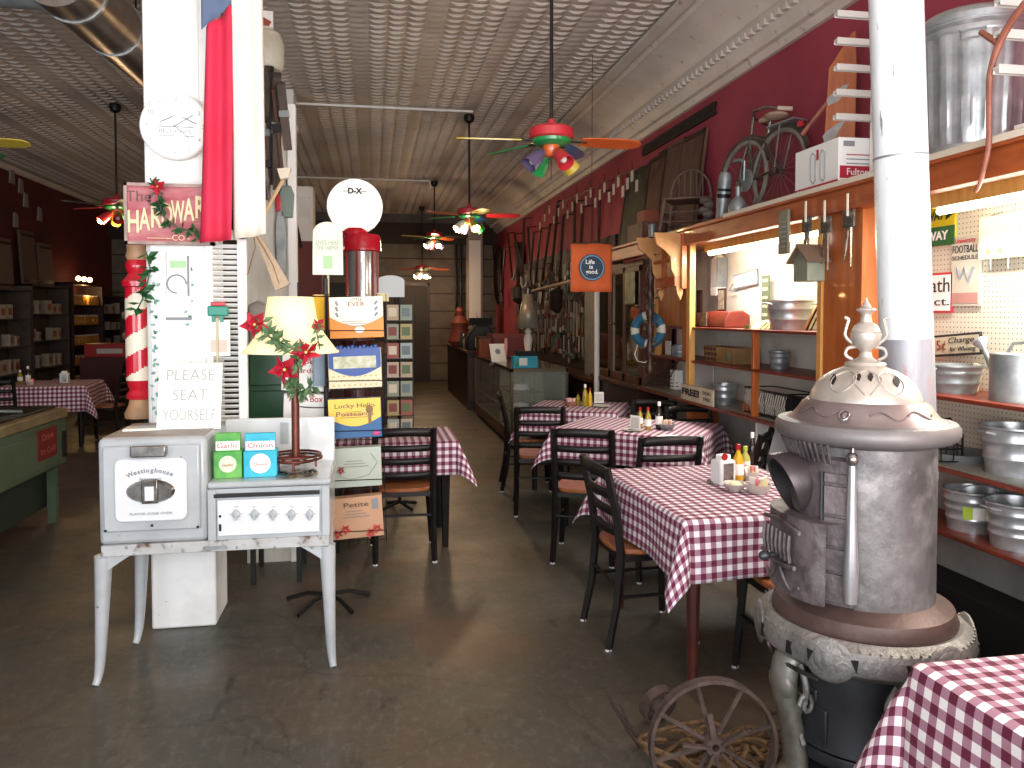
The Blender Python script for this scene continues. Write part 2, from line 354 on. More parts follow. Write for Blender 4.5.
o = MB(); o.tube([(2.0, YB - .1, 3.3), (2.0, YB - .1, 0)], .035, 8); o.tube([(2.12, YB - .1, 3.3), (2.12, YB - .1, 0)], .03, 8); tag(o.build('wall_conduit', DKMET), 'pair of dark pipes running down the grey boarded back wall', 'pipe')
for i, y in enumerate((13.7, 9.0)):
    z = 3.93 if i == 0 else 3.94
    o = MB().tube([(-1.2 if i else -1.45, y, z), (1.16 if i else 1.0, y, z)], .014, 6)
    if i == 0: o.tube([(1.0, y, z), (1.02, y, z - .12)], .014, 6)
    tag(o.build('conduit', WWHITE), ['thin white ceiling conduit ending in a bend, farther down the room', 'thin white ceiling conduit running from the white post to a fan rod'][i], 'conduit')
# ---------------------------------------------------------------- white posts
def post(y, x0, x1, label, dep=.32, m=WHITE):
    t = thing('support_post', label, 'post', ((x0 + x1) / 2, y + dep / 2, 0)); w = (x1 - x0) / 2
    MB().box(-w, w, -dep / 2, dep / 2, 0, ZC - .01).build('shaft', m, t, bevel=.012)
    MB().box(-w - .02, w + .02, -dep / 2 - .02, dep / 2 + .02, 3.6, 3.66).build('moulding', m, t)
    MB().box(-w + .03, w - .05, -dep / 2 - .006, -dep / 2, 1.4, 3.3).build('facing_board', WWHITE, t)
    return t
post(4.17, -1.112, -.798, 'white chipped paint post behind the old electric range')
post(8.6, -1.10, -.80, 'second white post, in line behind the red and white flag')
t = thing('tall_cupboard', 'tall narrow white cupboard beyond the second white post', 'cupboard', (-.98, 11.2, 0))
MB().box(-.2, .2, -.2, .2, 0, 3.35).build('body', WWHITE, t, bevel=.01); MB().box(-.16, .16, -.215, -.2, .2, 3.2).build('door', WHITE, t)
# big duct through the upper left
t = thing('air_duct', 'round sheet metal air duct under the ceiling at upper left', 'duct', (-2.15, 3.6, 3.62))
DUCT = mat('duct_sheet_metal', '#a39a90', '#857a70', sc=4, rough=.3, metal=.8)
a = P(75, -8, z=3.6); b = P(150, 62, z=3.62); d = (b - a).normalized(); a = a - d * .3; b = b + d * 3.0
m = MB().tube([a, b], .2, 28); m.build('pipe', DUCT, t, world=True)
for q in (0.25, .9, 2.0, 3.1): 
    c = a + d * q; MB().tube([c, c + d * .03], .208, 28).build('seam_band', GALV, t, world=True)
e = P(20, -18, z=3.62); MB().tube([a + d * .32, (a + e) / 2 + Vector((0, .04, 0)), e - Vector((.6, 0, 0))], [.2, .17, .16], 24).build('branch_pipe', GALVD, t, world=True)
for q in (1.4, 3): MB().tube([a + d * q + Vector((0, 0, .2)), a + d * q + Vector((0, 0, .38))], .008, 6).build('hanger', DKMET, t, world=True)

# ---------------------------------------------------------------- ceiling fans
def colm(n, h): return mat('painted_' + n, h, rough=.3, coat=.3)
CY, CG, CB, CO, CR, CP = colm('yellow', '#c9b040'), colm('green', '#1f8a48'), colm('blue', '#1f5f96'), colm('orange', '#d0602a'), colm('red', '#c4303a'), colm('purple', '#5b5070')
CW = mat('shade_inner_white', '#e8e4dc', rough=.5)
BULB = mat('lit_bulb', '#fff0d8', emit='#ffdca8', es=40)
BULBO = mat('unlit_bulb', '#cfcac0', rough=.3)
def fan(x, y, z, label, ang, lit, shades, blades, power=0, angs=None):
    t = thing('ceiling_fan', label, 'fan', (x, y, z), 0, 'painted ceiling fans')
    MB().lathe([(.02, ZC - z - .01), (.06, ZC - z - .012), (.065, ZC - z - .05), (.05, ZC - z - .09), (.015, ZC - z - .11)], 16).build('canopy', DKMET, t)
    MB().tube([(0, 0, .1), (0, 0, ZC - z - .03)], .012, 8).build('down_rod', DKMET, t)
    MB().lathe([(.02, .13), (.03, .08), (.13, .075), (.145, .06), (.145, .01), (.13, 0), (.02, 0)], 28).build('motor_housing', CR, t)
    MB().lathe([(.13, -.001), (.125, -.02), (.1, -.035), (.02, -.04)], 28).build('motor_ring', CG, t)
    MB().lathe([(.02, -.035), (.055, -.04), (.055, -.09), (.04, -.11), (.01, -.115)], 18).build('light_hub', CO, t)
    MB().tube([(0, 0, -.11), (0, 0, -.26)], .003, 5).build('pull_chain', DKMET, t)
    for k, c in enumerate(blades):
        a = math.radians(angs[k]) if angs else ang + k * 2 * PI / len(blades)
        m = MB(); m.M = Matrix.Rotation(a, 4, 'Z') @ Matrix.Translation((0, 0, -.005)) @ Matrix.Rotation(math.radians(-13), 4, 'X')
        pts = [(.2, -.05), (.3, -.065), (.5, -.068), (.58, -.055), (.615, -.02), (.615, .02), (.58, .055), (.5, .068), (.3, .065), (.2, .05)]
        m.add([(p, q, .004) for p, q in pts] + [(p, q, -.004) for p, q in pts], [tuple(range(10)), tuple(range(10, 20))[::-1]] + [(i, i + 10, (i + 1) % 10 + 10, (i + 1) % 10) for i in range(10)])
        bl = m.build('blade', c, t)
        m = MB(); m.M = Matrix.Rotation(a, 4, 'Z'); m.beam((.09, 0, -.005), (.24, 0, -.008), .03, .008); m.build('blade_arm', DKMET, bl)
    for k, c in enumerate(shades):
        a = -PI / 2 + .35 + (k - 1) * 2 * PI / len(shades)
        mt = Matrix.Rotation(a, 4, 'Z') @ Matrix.Translation((.06, 0, -.08)) @ Matrix.Rotation(math.radians(-48), 4, 'Y')
        m = MB(); m.M = mt; m.lathe([(.018, 0), (.034, -.02), (.046, -.06), (.056, -.15), (.052, -.15), (.042, -.06), (.024, -.02)], 16); s = m.build('lamp_shade', c, t)
        m = MB(); m.M = mt; m.ball((0, 0, -.125 if k in lit else -.1), .042 if k in lit else .027, (1, 1, 1.2), 10); m.build('bulb', BULB if k in lit else BULBO, s)
    if power:
        ld = bpy.data.lights.new('fan_light', 'POINT'); ld.energy = power; ld.color = (1, .68, .40); ld.shadow_soft_size = .1
        l = bpy.data.objects.new('fan_light', ld); COL.objects.link(l); l.parent = t; l.location = (0, 0, -.26)
    return t
B5 = [CO, CB, CG, CY, CR]
fan(1.15, 4.97, 2.735, 'nearest ceiling fan with orange and yellow blades and unlit coloured shades', -.12, (), [CP, CR, CY, CG], [CO, CB, CG, CY], angs=(3, 58, 122, 177))
fan(1.158, 9.36, 2.80, 'second ceiling fan in the right row, red blade and lit bulb', -.1, (0, 1), [CW, CY, CG, CP], [CR, CB, CG, CO, CY], 14)
fan(1.109, 14.05, 3.0, 'third ceiling fan in the right row, with two bright bulbs', -.35, (0, 1, 3), [CW, CW, CP, CR], [DKMET, CO, CG, CY, CR], 20)
fan(1.1, 17.4, 2.62, 'farthest ceiling fan with orange blades near the grey back wall', .1, (0, 1, 2, 3), [CW, CW, CW, CW], [CO, CR, CO, CR, CO], 16)
fan(-2.854, 9.59, 2.84, 'left row ceiling fan with a red motor and lit bulb', .15, (0,), [CR, CR, CG, CY], [CR, DWOOD, CR, DWOOD, DWOOD], 9)
fan(-2.94, 5.95, 2.79, 'near left ceiling fan of which a yellow blade shows', .0, (), [CY, CR, CB, CG], [CY, CG, CR, CB, CO])
# ---------------------------------------------------------------- antique electric range
RX, RY = -.70, 3.6
t = thing('electric_range', 'antique grey and white enamel electric range on four tall legs', 'stove', (RX, RY, 0))
def rp(px, py, y=RY): v = P(px, py, y=y); return v.x - RX, v.z
xl = rp(98, 500)[0]; xm = rp(207, 500)[0]; xr = rp(331, 500)[0]; zt = rp(150, 438)[1]; zb = rp(150, 543.5)[1]; zs = rp(270, 484)[1]; zk = rp(205, 551.5)[1]
D = .5
MB().box(xl, xm, 0, D, zb, zt).build('oven_box', ENAMEL, t, bevel=.02)
od = MB().box(xl + .025, xm - .025, -.022, -.002, zb + .06, zt - .03).build('oven_door', ENAMEL, t, bevel=.008)
cx = (xl + xm) / 2; w = xm - xl; zc = (zb + zt) / 2
rr_ = .03; px_, pz0, pz1 = w * .33, zb + .105, zt - .085
MB().prism([(cx + sx_ * (px_ - rr_) + math.cos(a_) * rr_, (pz1 - rr_ if sz_ > 0 else pz0 + rr_) + math.sin(a_) * rr_) for sx_, sz_, a0_ in ((1, 1, 0), (-1, 1, PI / 2), (-1, -1, PI), (1, -1, 1.5 * PI)) for a_ in [a0_ + PI / 2 * k_ / 5 for k_ in range(6)]], -.036, -.022).build('door_panel', ENAMELW, od, bevel=.006)
MB().box(cx - .075, cx + .07, -.062, -.05, zt - .075, zt - .025).box(cx - .075, cx - .06, -.055, -.02, zt - .07, zt - .03).box(cx + .055, cx + .07, -.055, -.02, zt - .07, zt - .03).build('door_handle', CHROME, od, bevel=.006)
pl = MB(); pl.M = Matrix.Translation((cx, -.036, zc + .005)) @ Matrix.Rotation(PI / 2, 4, 'X'); poly = [(math.cos(a) * .1 * (1 if abs(math.cos(a)) > .3 else 1), math.sin(a) * .052) for a in [2 * PI * i / 20 for i in range(20)]]
pl.add([(x, y, 0) for x, y in poly] + [(x * .9, y * .85, .012) for x, y in poly], [tuple(range(20, 40))] + [(i, (i + 1) % 20, (i + 1) % 20 + 20, i + 20) for i in range(20)]); gp = pl.build('thermometer_plate', CHROME, od)
MB().box(cx - .034, cx + .034, -.056, -.045, zc - .045, zc + .06).build('gauge_frame', CHROME, gp, bevel=.005); MB().box(cx - .018, cx + .018, -.06, -.055, zc - .03, zc + .03).build('gauge_glass', ENAMELW, gp)
# arched maker's name
wd_ = [1.5, .95, .85, .65, .5, .95, .95, .95, .95, .95, .85, .95]; tot_ = sum(wd_)
for i, ch in enumerate('Westinghouse'):
    a = (sum(wd_[:i]) + wd_[i] / 2 - tot_ / 2) * .122; text(ch, .027, TEXTG, od, (cx + math.sin(a) * .15, -.038, zt - .235 + math.cos(a) * .10), rot=(PI / 2, a * .9, 0), bold=.0008)
text('Automatic', .022, TEXTG, od, (cx, -.038, zt - .172)); text('FLAVOR ZONE OVEN', .016, TEXTG, od, (cx, -.038, zb + .14), width=.17)
for (x, z) in ((xl + .012, zb + .11), (xm - .012, zb + .11), (cx, zb + .09)): pass
MB().ball((cx, -.024, zb + .085), .006).ball((xm - .035, -.024, zb + .07), .006).ball((xl + .035, -.024, zb + .07), .006).build('screw_heads', DKMET, od)
# cooktop side
MB().box(xm + .001, xr, .0, D, zs - .015, zs + .015).build('cooktop', ENAMEL, t, bevel=.01)
MB().box(xm + .001, xr - .006, .004, D - .02, zb, zs - .016).build('cooktop_body', ENAMEL, t)
MB().box(xm + .03, xr - .05, -.012, .002, zs - .035, zs - .052).build('painted_gap_shade', DKMET, t)  # solid dark strip stands in for shade under the cooktop edge
cp = MB().box(xm + .045, xr - .05, -.016, .002, zb + .02, zs - .062).build('control_panel', ENAMELW, t, bevel=.004)
for k in range(5):
    x, z = rp(237 + 18.3 * k, 513); m = MB(); m.M = Matrix.Translation((x, -.017, z)) @ Matrix.Rotation(PI / 2, 4, 'X'); m.lathe([(.018, 0), (.017, .012), (.012, .016), (.001, .017)], 16); m.box(-.005, .005, -.024, .024, .01, .022); m.box(-.03, .03, -.0015, .0015, .0, .002)
    m.build('knob', ENAMEL, cp, bevel=.001); text(['OVEN', 'RIGHT', 'LEFT', 'REAR', 'FRONT'][k], .007, TEXTG, cp, (x, -.0175, z + .032))
MB().box(xm + .052, xm + .062, -.02, -.014, zb + .045, zb + .075).ball((xm + .057, -.016, zb + .11), .006).build('outlet', BLACK, cp)
for q in (xr - .04, xm + .004): MB().box(q, q + .034, -.01, .004, zb, zs - .018).build('corner_trim', ENAMEL, t, bevel=.003)
MB().box(xl + .01, xr - .01, -.008, D, zk, zb).build('apron', ENRUST, t, bevel=.003)
m = MB()
for px in (127, 237, 275, 312, 205): x, z = rp(px, 547); m.ball((x, -.008, z), .006)
x, z = rp(216, 547); m.box(x - .045, x + .045, -.012, -.008, z - .008, z + .008); m.build('apron_screws', GALVD, t)
MB().box(xl + .015, xm - .015, .02, D - .02, zt, zt + .003).build('worn_top', mat('worn_tan_enamel', '#8f857a', '#a59c90', sc=6, rough=.5), t)
for sx, sy in ((xl - .012, .01), (xr - .0, .01), (xl + .03, D - .06), (xr - .03, D - .06)):
    k = 1 if sx < 0 else -1
    m = MB(); m.tube(smooth([(sx + k * .02, sy + .02, zk - .004), (sx + k * .018, sy + .02, zk - .06), (sx + k * .012, sy + .01, .28), (sx + k * .006, sy - .0, .1), (sx - k * .0, sy - .012, .03), (sx - k * .006, sy - .03, 0)]), smr([.038, .036, .028, .022, .018, .015]), 10)
    m.prism([(sx + k * .0, zk), (sx + k * .14, zk), (sx + k * .10, zk - .025), (sx + k * .05, zk - .06), (sx, zk - .09)], sy - .003, sy + .012); m.build('leg', ENAMEL, t)
bx0 = P(225, 440, y=RY + D - .03).x - RX; zt2 = P(280, 418, y=RY + D - .03).z
MB().box(bx0, xr - .005, D - .03, D, zs + .01, zt2).build('backsplash', ENAMELW, t, bevel=.006)
gx, gz = rp(285, 440, RY + D - .03); MB().box(gx - .022, gx + .018, D - .036, D - .029, gz - .02, gz + .09).build('cord_clip_plate', ENAMEL, t)
for px, r in ((296, .095), (245, .07)):
    b = P(px, 473, z=zs + .02); m = MB(); 
    for q in range(4): rr = r * (1 - q * .22); m.tube([(b.x - RX + math.cos(a) * rr, b.y - RY + math.sin(a) * rr, zs + .018) for a in [2 * PI * i / 24 for i in range(24)]], .006, 5, True)
    m.build('burner_coil', CHROME if px > 290 else DKMET, t)
# things on the range
def simple_box(name, label, cat, m, px0, px1, py0, py1, y, dep, ry=0, group=None, bev=.003):
    a = P(px0, py1, y=y); b = P(px1, py0, y=y); t = thing(name, label, cat, ((a.x + b.x) / 2, y + dep / 2, min(a.z, b.z)), ry, group); w = (b.x - a.x) / 2; h = b.z - a.z
    MB().box(-w, w, -dep / 2, dep / 2, 0, h).build('body', m, t, bevel=bev); return t, w, h
GRP = mat('green_packet', '#3f9a3c', '#6fb254', sc=9, rough=.5); CYP = mat('cyan_packet', '#1fa7c4', '#3bbad0', sc=9, rough=.5)
for (nm, m_, px0, px1, lab, tx) in (('snack_packet', GRP, 213, 241, 'green seed packet box standing on the cooktop', 'Garlic'), ('snack_packet', CYP, 243, 276, 'bright cyan packet box beside the green one on the cooktop', 'Onion')):
    y = 3.68; a = P(px0, 475, y=y); b = P(px1, 433, y=y); w = (b.x - a.x) / 2; h = b.z - zs - .015
    t2 = thing(nm, lab, 'packet', ((a.x + b.x) / 2, y + .05, zs + .015), .05)
    MB().box(-w, w, -.05, .05, 0, h * .6).build('tray', m_, t2, bevel=.004)
    for k in range(3): MB().box(-w + .006, w - .006 - .004 * k, -.04 + .03 * k, -.018 + .03 * k, .01, h - .004 * k).build('packet', m_, t2, bevel=.004)
    mm = MB(); mm.M = Matrix.Translation((0, -.051, h * .32)) @ Matrix.Rotation(PI / 2, 4, 'X'); mm.lathe([(.001, .001), (w * .62, .001), (w * .62, 0)], 20); mm.build('round_label', PAPER if px0 > 240 else mat('pale_green_label', '#cfe3bf'), t2)
    MB().box(-w + .01, w - .01, -.0425, -.0402, h * .62, h * .82).build('label_band', PAPER, t2); text(tx, .03, mat('red_lettering', '#b8322e'), t2, (0, -.0435, h * .72), width=w * 1.5)
    text(tx, .018, mat('red_lettering', '#b8322e'), t2, (0, -.0535, h * .3), width=w * .8)
a = P(130, 437, z=zt + .004); t2 = thing('folded_paper', 'folded white paper lying at the oven front edge', 'paper', (P(143, 430, z=zt).x, P(143, 430, z=zt).y, zt), .1)
MB().box(-.08, .085, -.045, .05, .0, .008).build('sheet', PAPER, t2); MB().box(-.075, .06, -.04, .05, .008, .012).build('fold', CREAM, t2); MB().tube([(-.02, -.01, .016), (.12, .03, .016)], .004, 6).build('pen', TEXTG, t2)
# sign PLEASE SEAT YOURSELF
y = 3.84; a = P(158, 431, y=y); b = P(222, 366, y=y + .1); t2 = thing('paper_sign', 'white PLEASE SEAT YOURSELF sheet propped on the oven top', 'sign', ((a.x + b.x) / 2, y, zt), 0, rot=(math.radians(-14), 0, 0))
w = .142; h = .315; MB().box(-w, w, 0, .004, 0.0, h).build('sheet', PAPER, t2)
LTX = mat('faint_grey_lettering', '#aeaba2', rough=.8)
for k, s in enumerate(('PLEASE', 'SEAT', 'YOURSELF')): text(s, .075, LTX, t2, (0, -.002, h - .06 - .095 * k), width=[.215, .155, .235][k], bold=-.001)
# teal clip thing with card on the shutter
# barber pole on the post's left face
z0 = P(138, 419, y=4.28).z; z1 = P(138, 256, y=4.28).z; pxx = P(138, 340, y=4.28).x; Hh = z1 - z0
t2 = thing('barber_pole', 'red and cream striped barber pole at the left side of the white post', 'barber pole', (pxx, 4.30, z0))
TANW = mat('turned_tan_wood', '#b48a66', '#94704e', sc=8, rough=.5)
MB().lathe([(.05, 0), (.072, .005), (.075, .03), (.065, .05), (.055, .075), (.05, .1)], 20).build('base', TANW, t2)
MB().lathe([(.05, .1), (.062, .105), (.066, .125), (.05, .15), (.055, .17), (.06, .185), (.062, .2)], 20).build('lower_cap', RED, t2)
m = MB(); n = 32; nz = 60; za = .2; zb_ = Hh - .16; vs = []
for i in range(nz + 1):
    for j in range(n): a = 2 * PI * j / n; vs.append((math.cos(a) * .064, math.sin(a) * .064, za + (zb_ - za) * i / nz))
for i in range(nz):
    for j in range(n):
        ph = (j / n * 1.0 + (za + (zb_ - za) * (i + .5) / nz) / -.2) % 1.0
        m.add([vs[i * n + j], vs[i * n + (j + 1) % n], vs[(i + 1) * n + (j + 1) % n], vs[(i + 1) * n + j]], [(0, 1, 2, 3)], 0 if ph < .5 else 1, True)
m.build('striped_shaft', [RED, CREAM], t2)
MB().lathe([(.064, Hh - .16), (.078, Hh - .155), (.08, Hh - .13), (.06, Hh - .11), (.05, Hh - .09), (.06, Hh - .06), (.06, Hh - .04), (.05, Hh - .02)], 20).build('upper_cap', RED, t2)
MB().lathe([(.05, Hh - .02), (.058, Hh), (.05, Hh + .03), (.055, Hh + .08), (.001, Hh + .1)], 20).build('finial', TANW, t2)
MB().box(0, -1.112 - pxx + .0, -.015, .015, .35, .38).box(0, -1.112 - pxx + .0, -.015, .015, Hh - .3, Hh - .27).build('wall_bracket', DKMET, t2)
# vine-painted white door panel on the post front
y = 4.12; a = P(152, 420, y=y); b = P(206, 243, y=y); t2 = thing('painted_panel', 'white panel with stencilled teal vines fixed to the post front', 'panel', ((a.x + b.x) / 2, y, .95)); w = (b.x - a.x) / 2; z1 = b.z - .95
MB().box(-w, w, 0, .035, 0, z1).build('board', WHITE, t2, bevel=.006); TEAL = mat('faded_teal_paint', '#8fb7a6', '#6a9a88', sc=20, rough=.7)
m = MB()
for k in range(34):
    z = .15 + k * (z1 - .2) / 34; 
    for xx in ((-w + .02), (w * .35)):
        if xx > 0 and z < z1 * .55: continue
        x = xx + .008 * math.sin(k * 1.7); m.M = Matrix.Translation((x, -.001, z)) @ Matrix.Rotation(k * 1.9, 4, 'Y'); m.prism([(0, 0), (.008, .012), (0, .028), (-.008, .012)], -.001, .001)
m.M = Matrix(); m.build('vine_stencil', TEAL, t2)
zc = P(178, 278, y=y).z - .95
MB().box(-.055, .06, -.008, 0, zc - .13, zc + .13).build('raised_plaque', WHITE, t2, bevel=.004)
m = MB(); m.tube([(math.cos(a) * .045 - .005, -.012, zc - .03 + math.sin(a) * .045) for a in [PI * .0 + PI * 1.5 * i / 14 for i in range(15)]], .004, 6); m.tube([(.05, -.012, zc - .09), (.05, -.012, zc + .11)], .005, 6); m.build('hook', TEXTG, t2)
MB().box(-.035, .04, -.011, -.008, zc + .05, zc + .085).build('green_patch', mat('pale_green_paint', '#a9cf9c'), t2)
MB().box(-.06, .06, -.006, 0, zc - .21, zc - .195).build('drawer_slot', TEXTG, t2); MB().box(-.055, .055, -.01, 0, zc - .5, zc - .25).build('lower_plaque', WHITE, t2, bevel=.004)
# louvred shutter
y = 4.10; a = P(207, 418, y=y); b = P(246, 236, y=y); t2 = thing('louvred_shutter', 'white louvred shutter fastened to the right of the post front', 'shutter', ((a.x + b.x) / 2, y, .93)); w = (b.x - a.x) / 2; z1 = b.z - .93 + .03
MB().box(-w, -w + .035, 0, .03, 0, z1).box(w - .045, w, 0, .03, 0, z1).box(-w, w, 0, .03, 0, .06).box(-w, w, 0, .03, z1 - .05, z1).build('frame', WHITE, t2, bevel=.004)
for k in range(36):
    z = .075 + k * (z1 - .13) / 36; m = MB(); m.beam((-w + .03, .016, z), (w - .04, .016, z), .026, .005, up=(0, .6, 1)); m.build('louvre', WHITE, t2)
# wood blocks carry the shutter edge on the post: hook
a = P(218, 312, y=4.08); t2 = thing('clip_board_card', 'white card held by a teal and red clip on the shutter', 'card', (a.x, 4.09, a.z))
MB().box(-.05, .05, -.014, 0, -.02, .03).build('clip', mat('teal_plastic', '#1c8a74', rough=.3), t2, bevel=.008); MB().box(-.035, .035, -.012, .002, .03, .05).build('clip_top', CR, t2, bevel=.004)
[MB().box(q, q + .015, -.012, 0, -.05, -.02).build('prong', mat('teal_plastic', '#1c8a74'), t2) for q in (-.03, .01)]; MB().box(-.045, .055, -.002, .003, -.22, -.04).build('card', PAPER, t2); MB().box(-.04, .04, -.004, -.002, -.2, -.14).build('print', mat('pale_pink_print', '#e5c9bd'), t2)
MB().box(-.01, .0, -.014, -.006, -.58, -.03).build('stick', mat('pale_stick', '#c9bd9c'), t2)
# clock
c = P(176, 127, y=4.13); t2 = thing('wall_clock', 'round white advertising clock high on the white post', 'clock', (c.x, 4.13, c.z), rot=(PI / 2, 0, 0))
r = 32 / F * 4.0; MB().lathe([(.001, -.035), (r * .97, -.035), (r, -.02), (r, .02), (r * .96, .028), (r * .93, .022)], 48).build('rim', WWHITE, t2); MB().lathe([(r * .93, .02), (.001, .0201)], 48).build('face', PAPER, t2)
for k in range(12):
    a = PI / 2 - (k + 1) * PI / 6; text(str(k + 1), .028, LTX if k not in (9, 10, 11) else TEXTG, t2, (math.cos(a) * r * .8, math.sin(a) * r * .8, .0225), rot=(0, 0, 0), name='numeral')
m = MB()
for q in range(5): m.M = Matrix.Translation((-.07 + .012 * q, .015 + .006 * q, .022)) @ Matrix.Rotation(.4, 4, 'Z'); m.box(0, .025, 0, .004, 0, .001); m.M = Matrix.Translation((.03 + .012 * q, .045 - .006 * q, .022)) @ Matrix.Rotation(-.4, 4, 'Z'); m.box(0, .025, 0, .004, 0, .001)
m.M = Matrix(); m.box(-.085, .085, -.006, -.002, .022, .023); m.box(-.09, .09, -.05, -.047, .022, .023); m.build('dial_mark', TEXTG, t2)
text('BELUCHI\'S', .026, mat('blue_grey_lettering', '#7d97a5'), t2, (.0, -.027, .0225), rot=(0, 0, 0), width=.15)
MB().box(-.002, .002, -.01, .10, .024, .026).build('hour_hand', TEXTG, t2).rotation_euler = (0, 0, -1.0); MB().box(-.0015, .0015, -.02, .09, .027, .028).build('minute_hand', TEXTG, t2).rotation_euler = (0, 0, -2.3)
# THE ... HARDWARE sign with holly
SY = 4.05; a = P(125, 244, y=SY); b = P(213, 185, y=SY); t2 = thing('hardware_sign', 'pink red HARDWARE sign with cream letters, hung on the post', 'sign', ((a.x + b.x) / 2, SY, (a.z + b.z) / 2), 0); w = (b.x - a.x) / 2; h = (b.z - a.z) / 2
MB().box(-w + .01, w - .01, 0, .05, -h + .01, h - .01).build('board', mat('weathered_red_board', '#a9535a', '#c08083', sc=4, st=(1, 1, 5), rough=.7), t2)
MB().box(-w, w, -.01, .04, h - .015, h).box(-w, w, -.01, .04, -h, -h + .015).box(-w, -w + .015, -.01, .04, -h, h).box(w - .015, w, -.01, .04, -h, h).build('frame', mat('grey_pink_frame', '#8f7a72', '#b59a90', sc=9), t2)
OCH = mat('aged_cream_lettering', '#e3d2a6')
text('The', .075, mat('dull_plum_lettering', '#6f4a4a'), t2, (-w * .68, -.003, h * .55)); text('C', .12, mat('dull_plum_lettering', '#6f4a4a'), t2, (-w * .3, -.003, h * .42))
for i, ch in enumerate('HARDWARE'):
    text(ch, .15, OCH, t2, (-w * .80 + i * w * .25, -.004, -h * .3 + i * h * .085), bold=.003, width=.05 if ch != 'W' else .062, ext=.003)
text('- CO -', .04, OCH, t2, (w * .2, -.003, -h * .78)); MB().box(-w * .5, w * .05, -.003, 0, -h * .8, -h * .78).build('painted_rule', OCH, t2)
def garland(name, label, pts, loc=(0, 0, 0), n=50, flowers=(), s=1.0):
    t3 = thing(name, label, 'garland', loc); m = MB(); pts = [Vector(p) for p in pts]; m.tube(pts, .004, 5); m.build('stem', GREENL, t3); m = MB()
    for k in range(n):
        u = R.random() * (len(pts) - 1.001); i = int(u); p = pts[i].lerp(pts[i + 1], u - i); m.leaf(p, (R.uniform(-1, 1), R.uniform(-.8, .1), R.uniform(-1, 1)), .03 * s, .06 * s)
    m.build('leaves', GREENL, t3)
    for f in flowers: blossom(f, t3, .045 * s)
    return t3
def blossom(c, par, r, m_=None):
    m = MB()
    for k in range(10): a = 2 * PI * k / 10 + R.random() * .4; q = .35 if k % 2 else .9; m.leaf(c, (math.cos(a), -q * .8, math.sin(a)), r * .8, r * (1.25 if k % 2 else .9))
    f = m.build('flower', m_ or SILK, par); MB().ball(Vector(c) + Vector((0, -.012, 0)), r * .16, n=6).build('flower_centre', CY, f); return f
q = lambda px, py, dy=-.03: P(px, py, y=SY + dy) 
garland('holly_garland', 'holly garland draped over the hardware sign and barber pole', [q(150, 178), q(158, 195), q(160, 205), q(163, 216), q(172, 224), q(182, 229), q(195, 232), q(199, 240)], n=46, s=.8, flowers=[q(158, 187, -.05)])
garland('ivy_strand', 'ivy strand hanging beside the top of the barber pole', [q(146, 251), q(150, 268), q(147, 285), q(142, 300), q(136, 312)], n=26)
# flag
t2 = thing('hanging_flag', 'long flag hanging down with red and white stripes and grey blue corner', 'flag', (0, 0, 0)); YFg = 3.93
def flag(px0, px1, pa, pb, zt_, m_, nm, sk=0, cz=None):
    a = P(px0, 120, y=YFg).x; b = P(px1, 120, y=YFg).x; z0 = P(px0, pa, y=YFg).z; z1 = P(px1, pb, y=YFg).z; z2 = zt_
    def f(u, v):
        x = a + (b - a) * u; z = (z0 + (z1 - z0) * u) * (1 - v) + (z2 + sk * u) * v; g = 1 - v
        return (x + (u - .5) * .02 * g - .035 * g * (1 if nm == 'red_stripe' else 0), YFg + .018 * math.sin(u * 9 + z * 1.2) * (1 if nm != 'canton' else .4), z)
    MB().grid(f, 14, 20).build(nm, m_, t2, solid=.003)
TOP = ZC - .05
flag(208, 236, 243, 240, 2.96, SILK if False else mat('flag_red', '#d42a4c', '#c7203f', sc=3, rough=.75), 'red_stripe', .12); flag(234, 263, 240, 234, TOP, mat('flag_white', '#efe9dc', '#e2d8c8', sc=3, rough=.8), 'white_stripe')
flag(205, 234, 30, 2, TOP, mat('flag_blue', '#5b6a86', rough=.8), 'canton')
MB().tube([(P(203, 10, y=YFg).x - .1, YFg, ZC - .04), (P(266, 10, y=YFg).x + .05, YFg, ZC - .04)], .012, 8).tube([(P(203, 10, y=YFg).x, YFg, ZC - .04), (P(203, 10, y=YFg).x, YFg, ZC - .005)], .004, 5).build('flag_rod', DKMET, t2)
# white cabinet side, bundles and tools behind flag
t2 = thing('tall_display_board', 'off white plank board standing behind the flag, hung with tools', 'board', (P(271, 200, y=5.2).x, 5.2, 0)); XB = t2.location.x
w0 = P(243, 200, y=5.2).x - XB; w1 = P(293, 200, y=5.2).x - XB; ztb = P(293, 105, y=5.2).z
MB().box(w0, w1, 0, .04, .0, ztb).build('plank_panel', mat('off_white_planks', '#d9d4c8', '#c9c3b6', sc=3, st=(5, 5, 1), rough=.6), t2); MB().box(w1 - .03, w1 + .02, -.02, .06, 0, ztb).build('edge_post', WWHITE, t2); MB().box(w0, w1, -.01, 0, ztb - .06, ztb).build('top_rail', WWHITE, t2)
def hung(name, label, cat, px, py, build, y=5.1):
    v = P(px, py, y=y); t3 = thing(name, label, cat, (v.x, y, v.z)); build(t3, F / (y * .984 + v.x * .176)); return t3
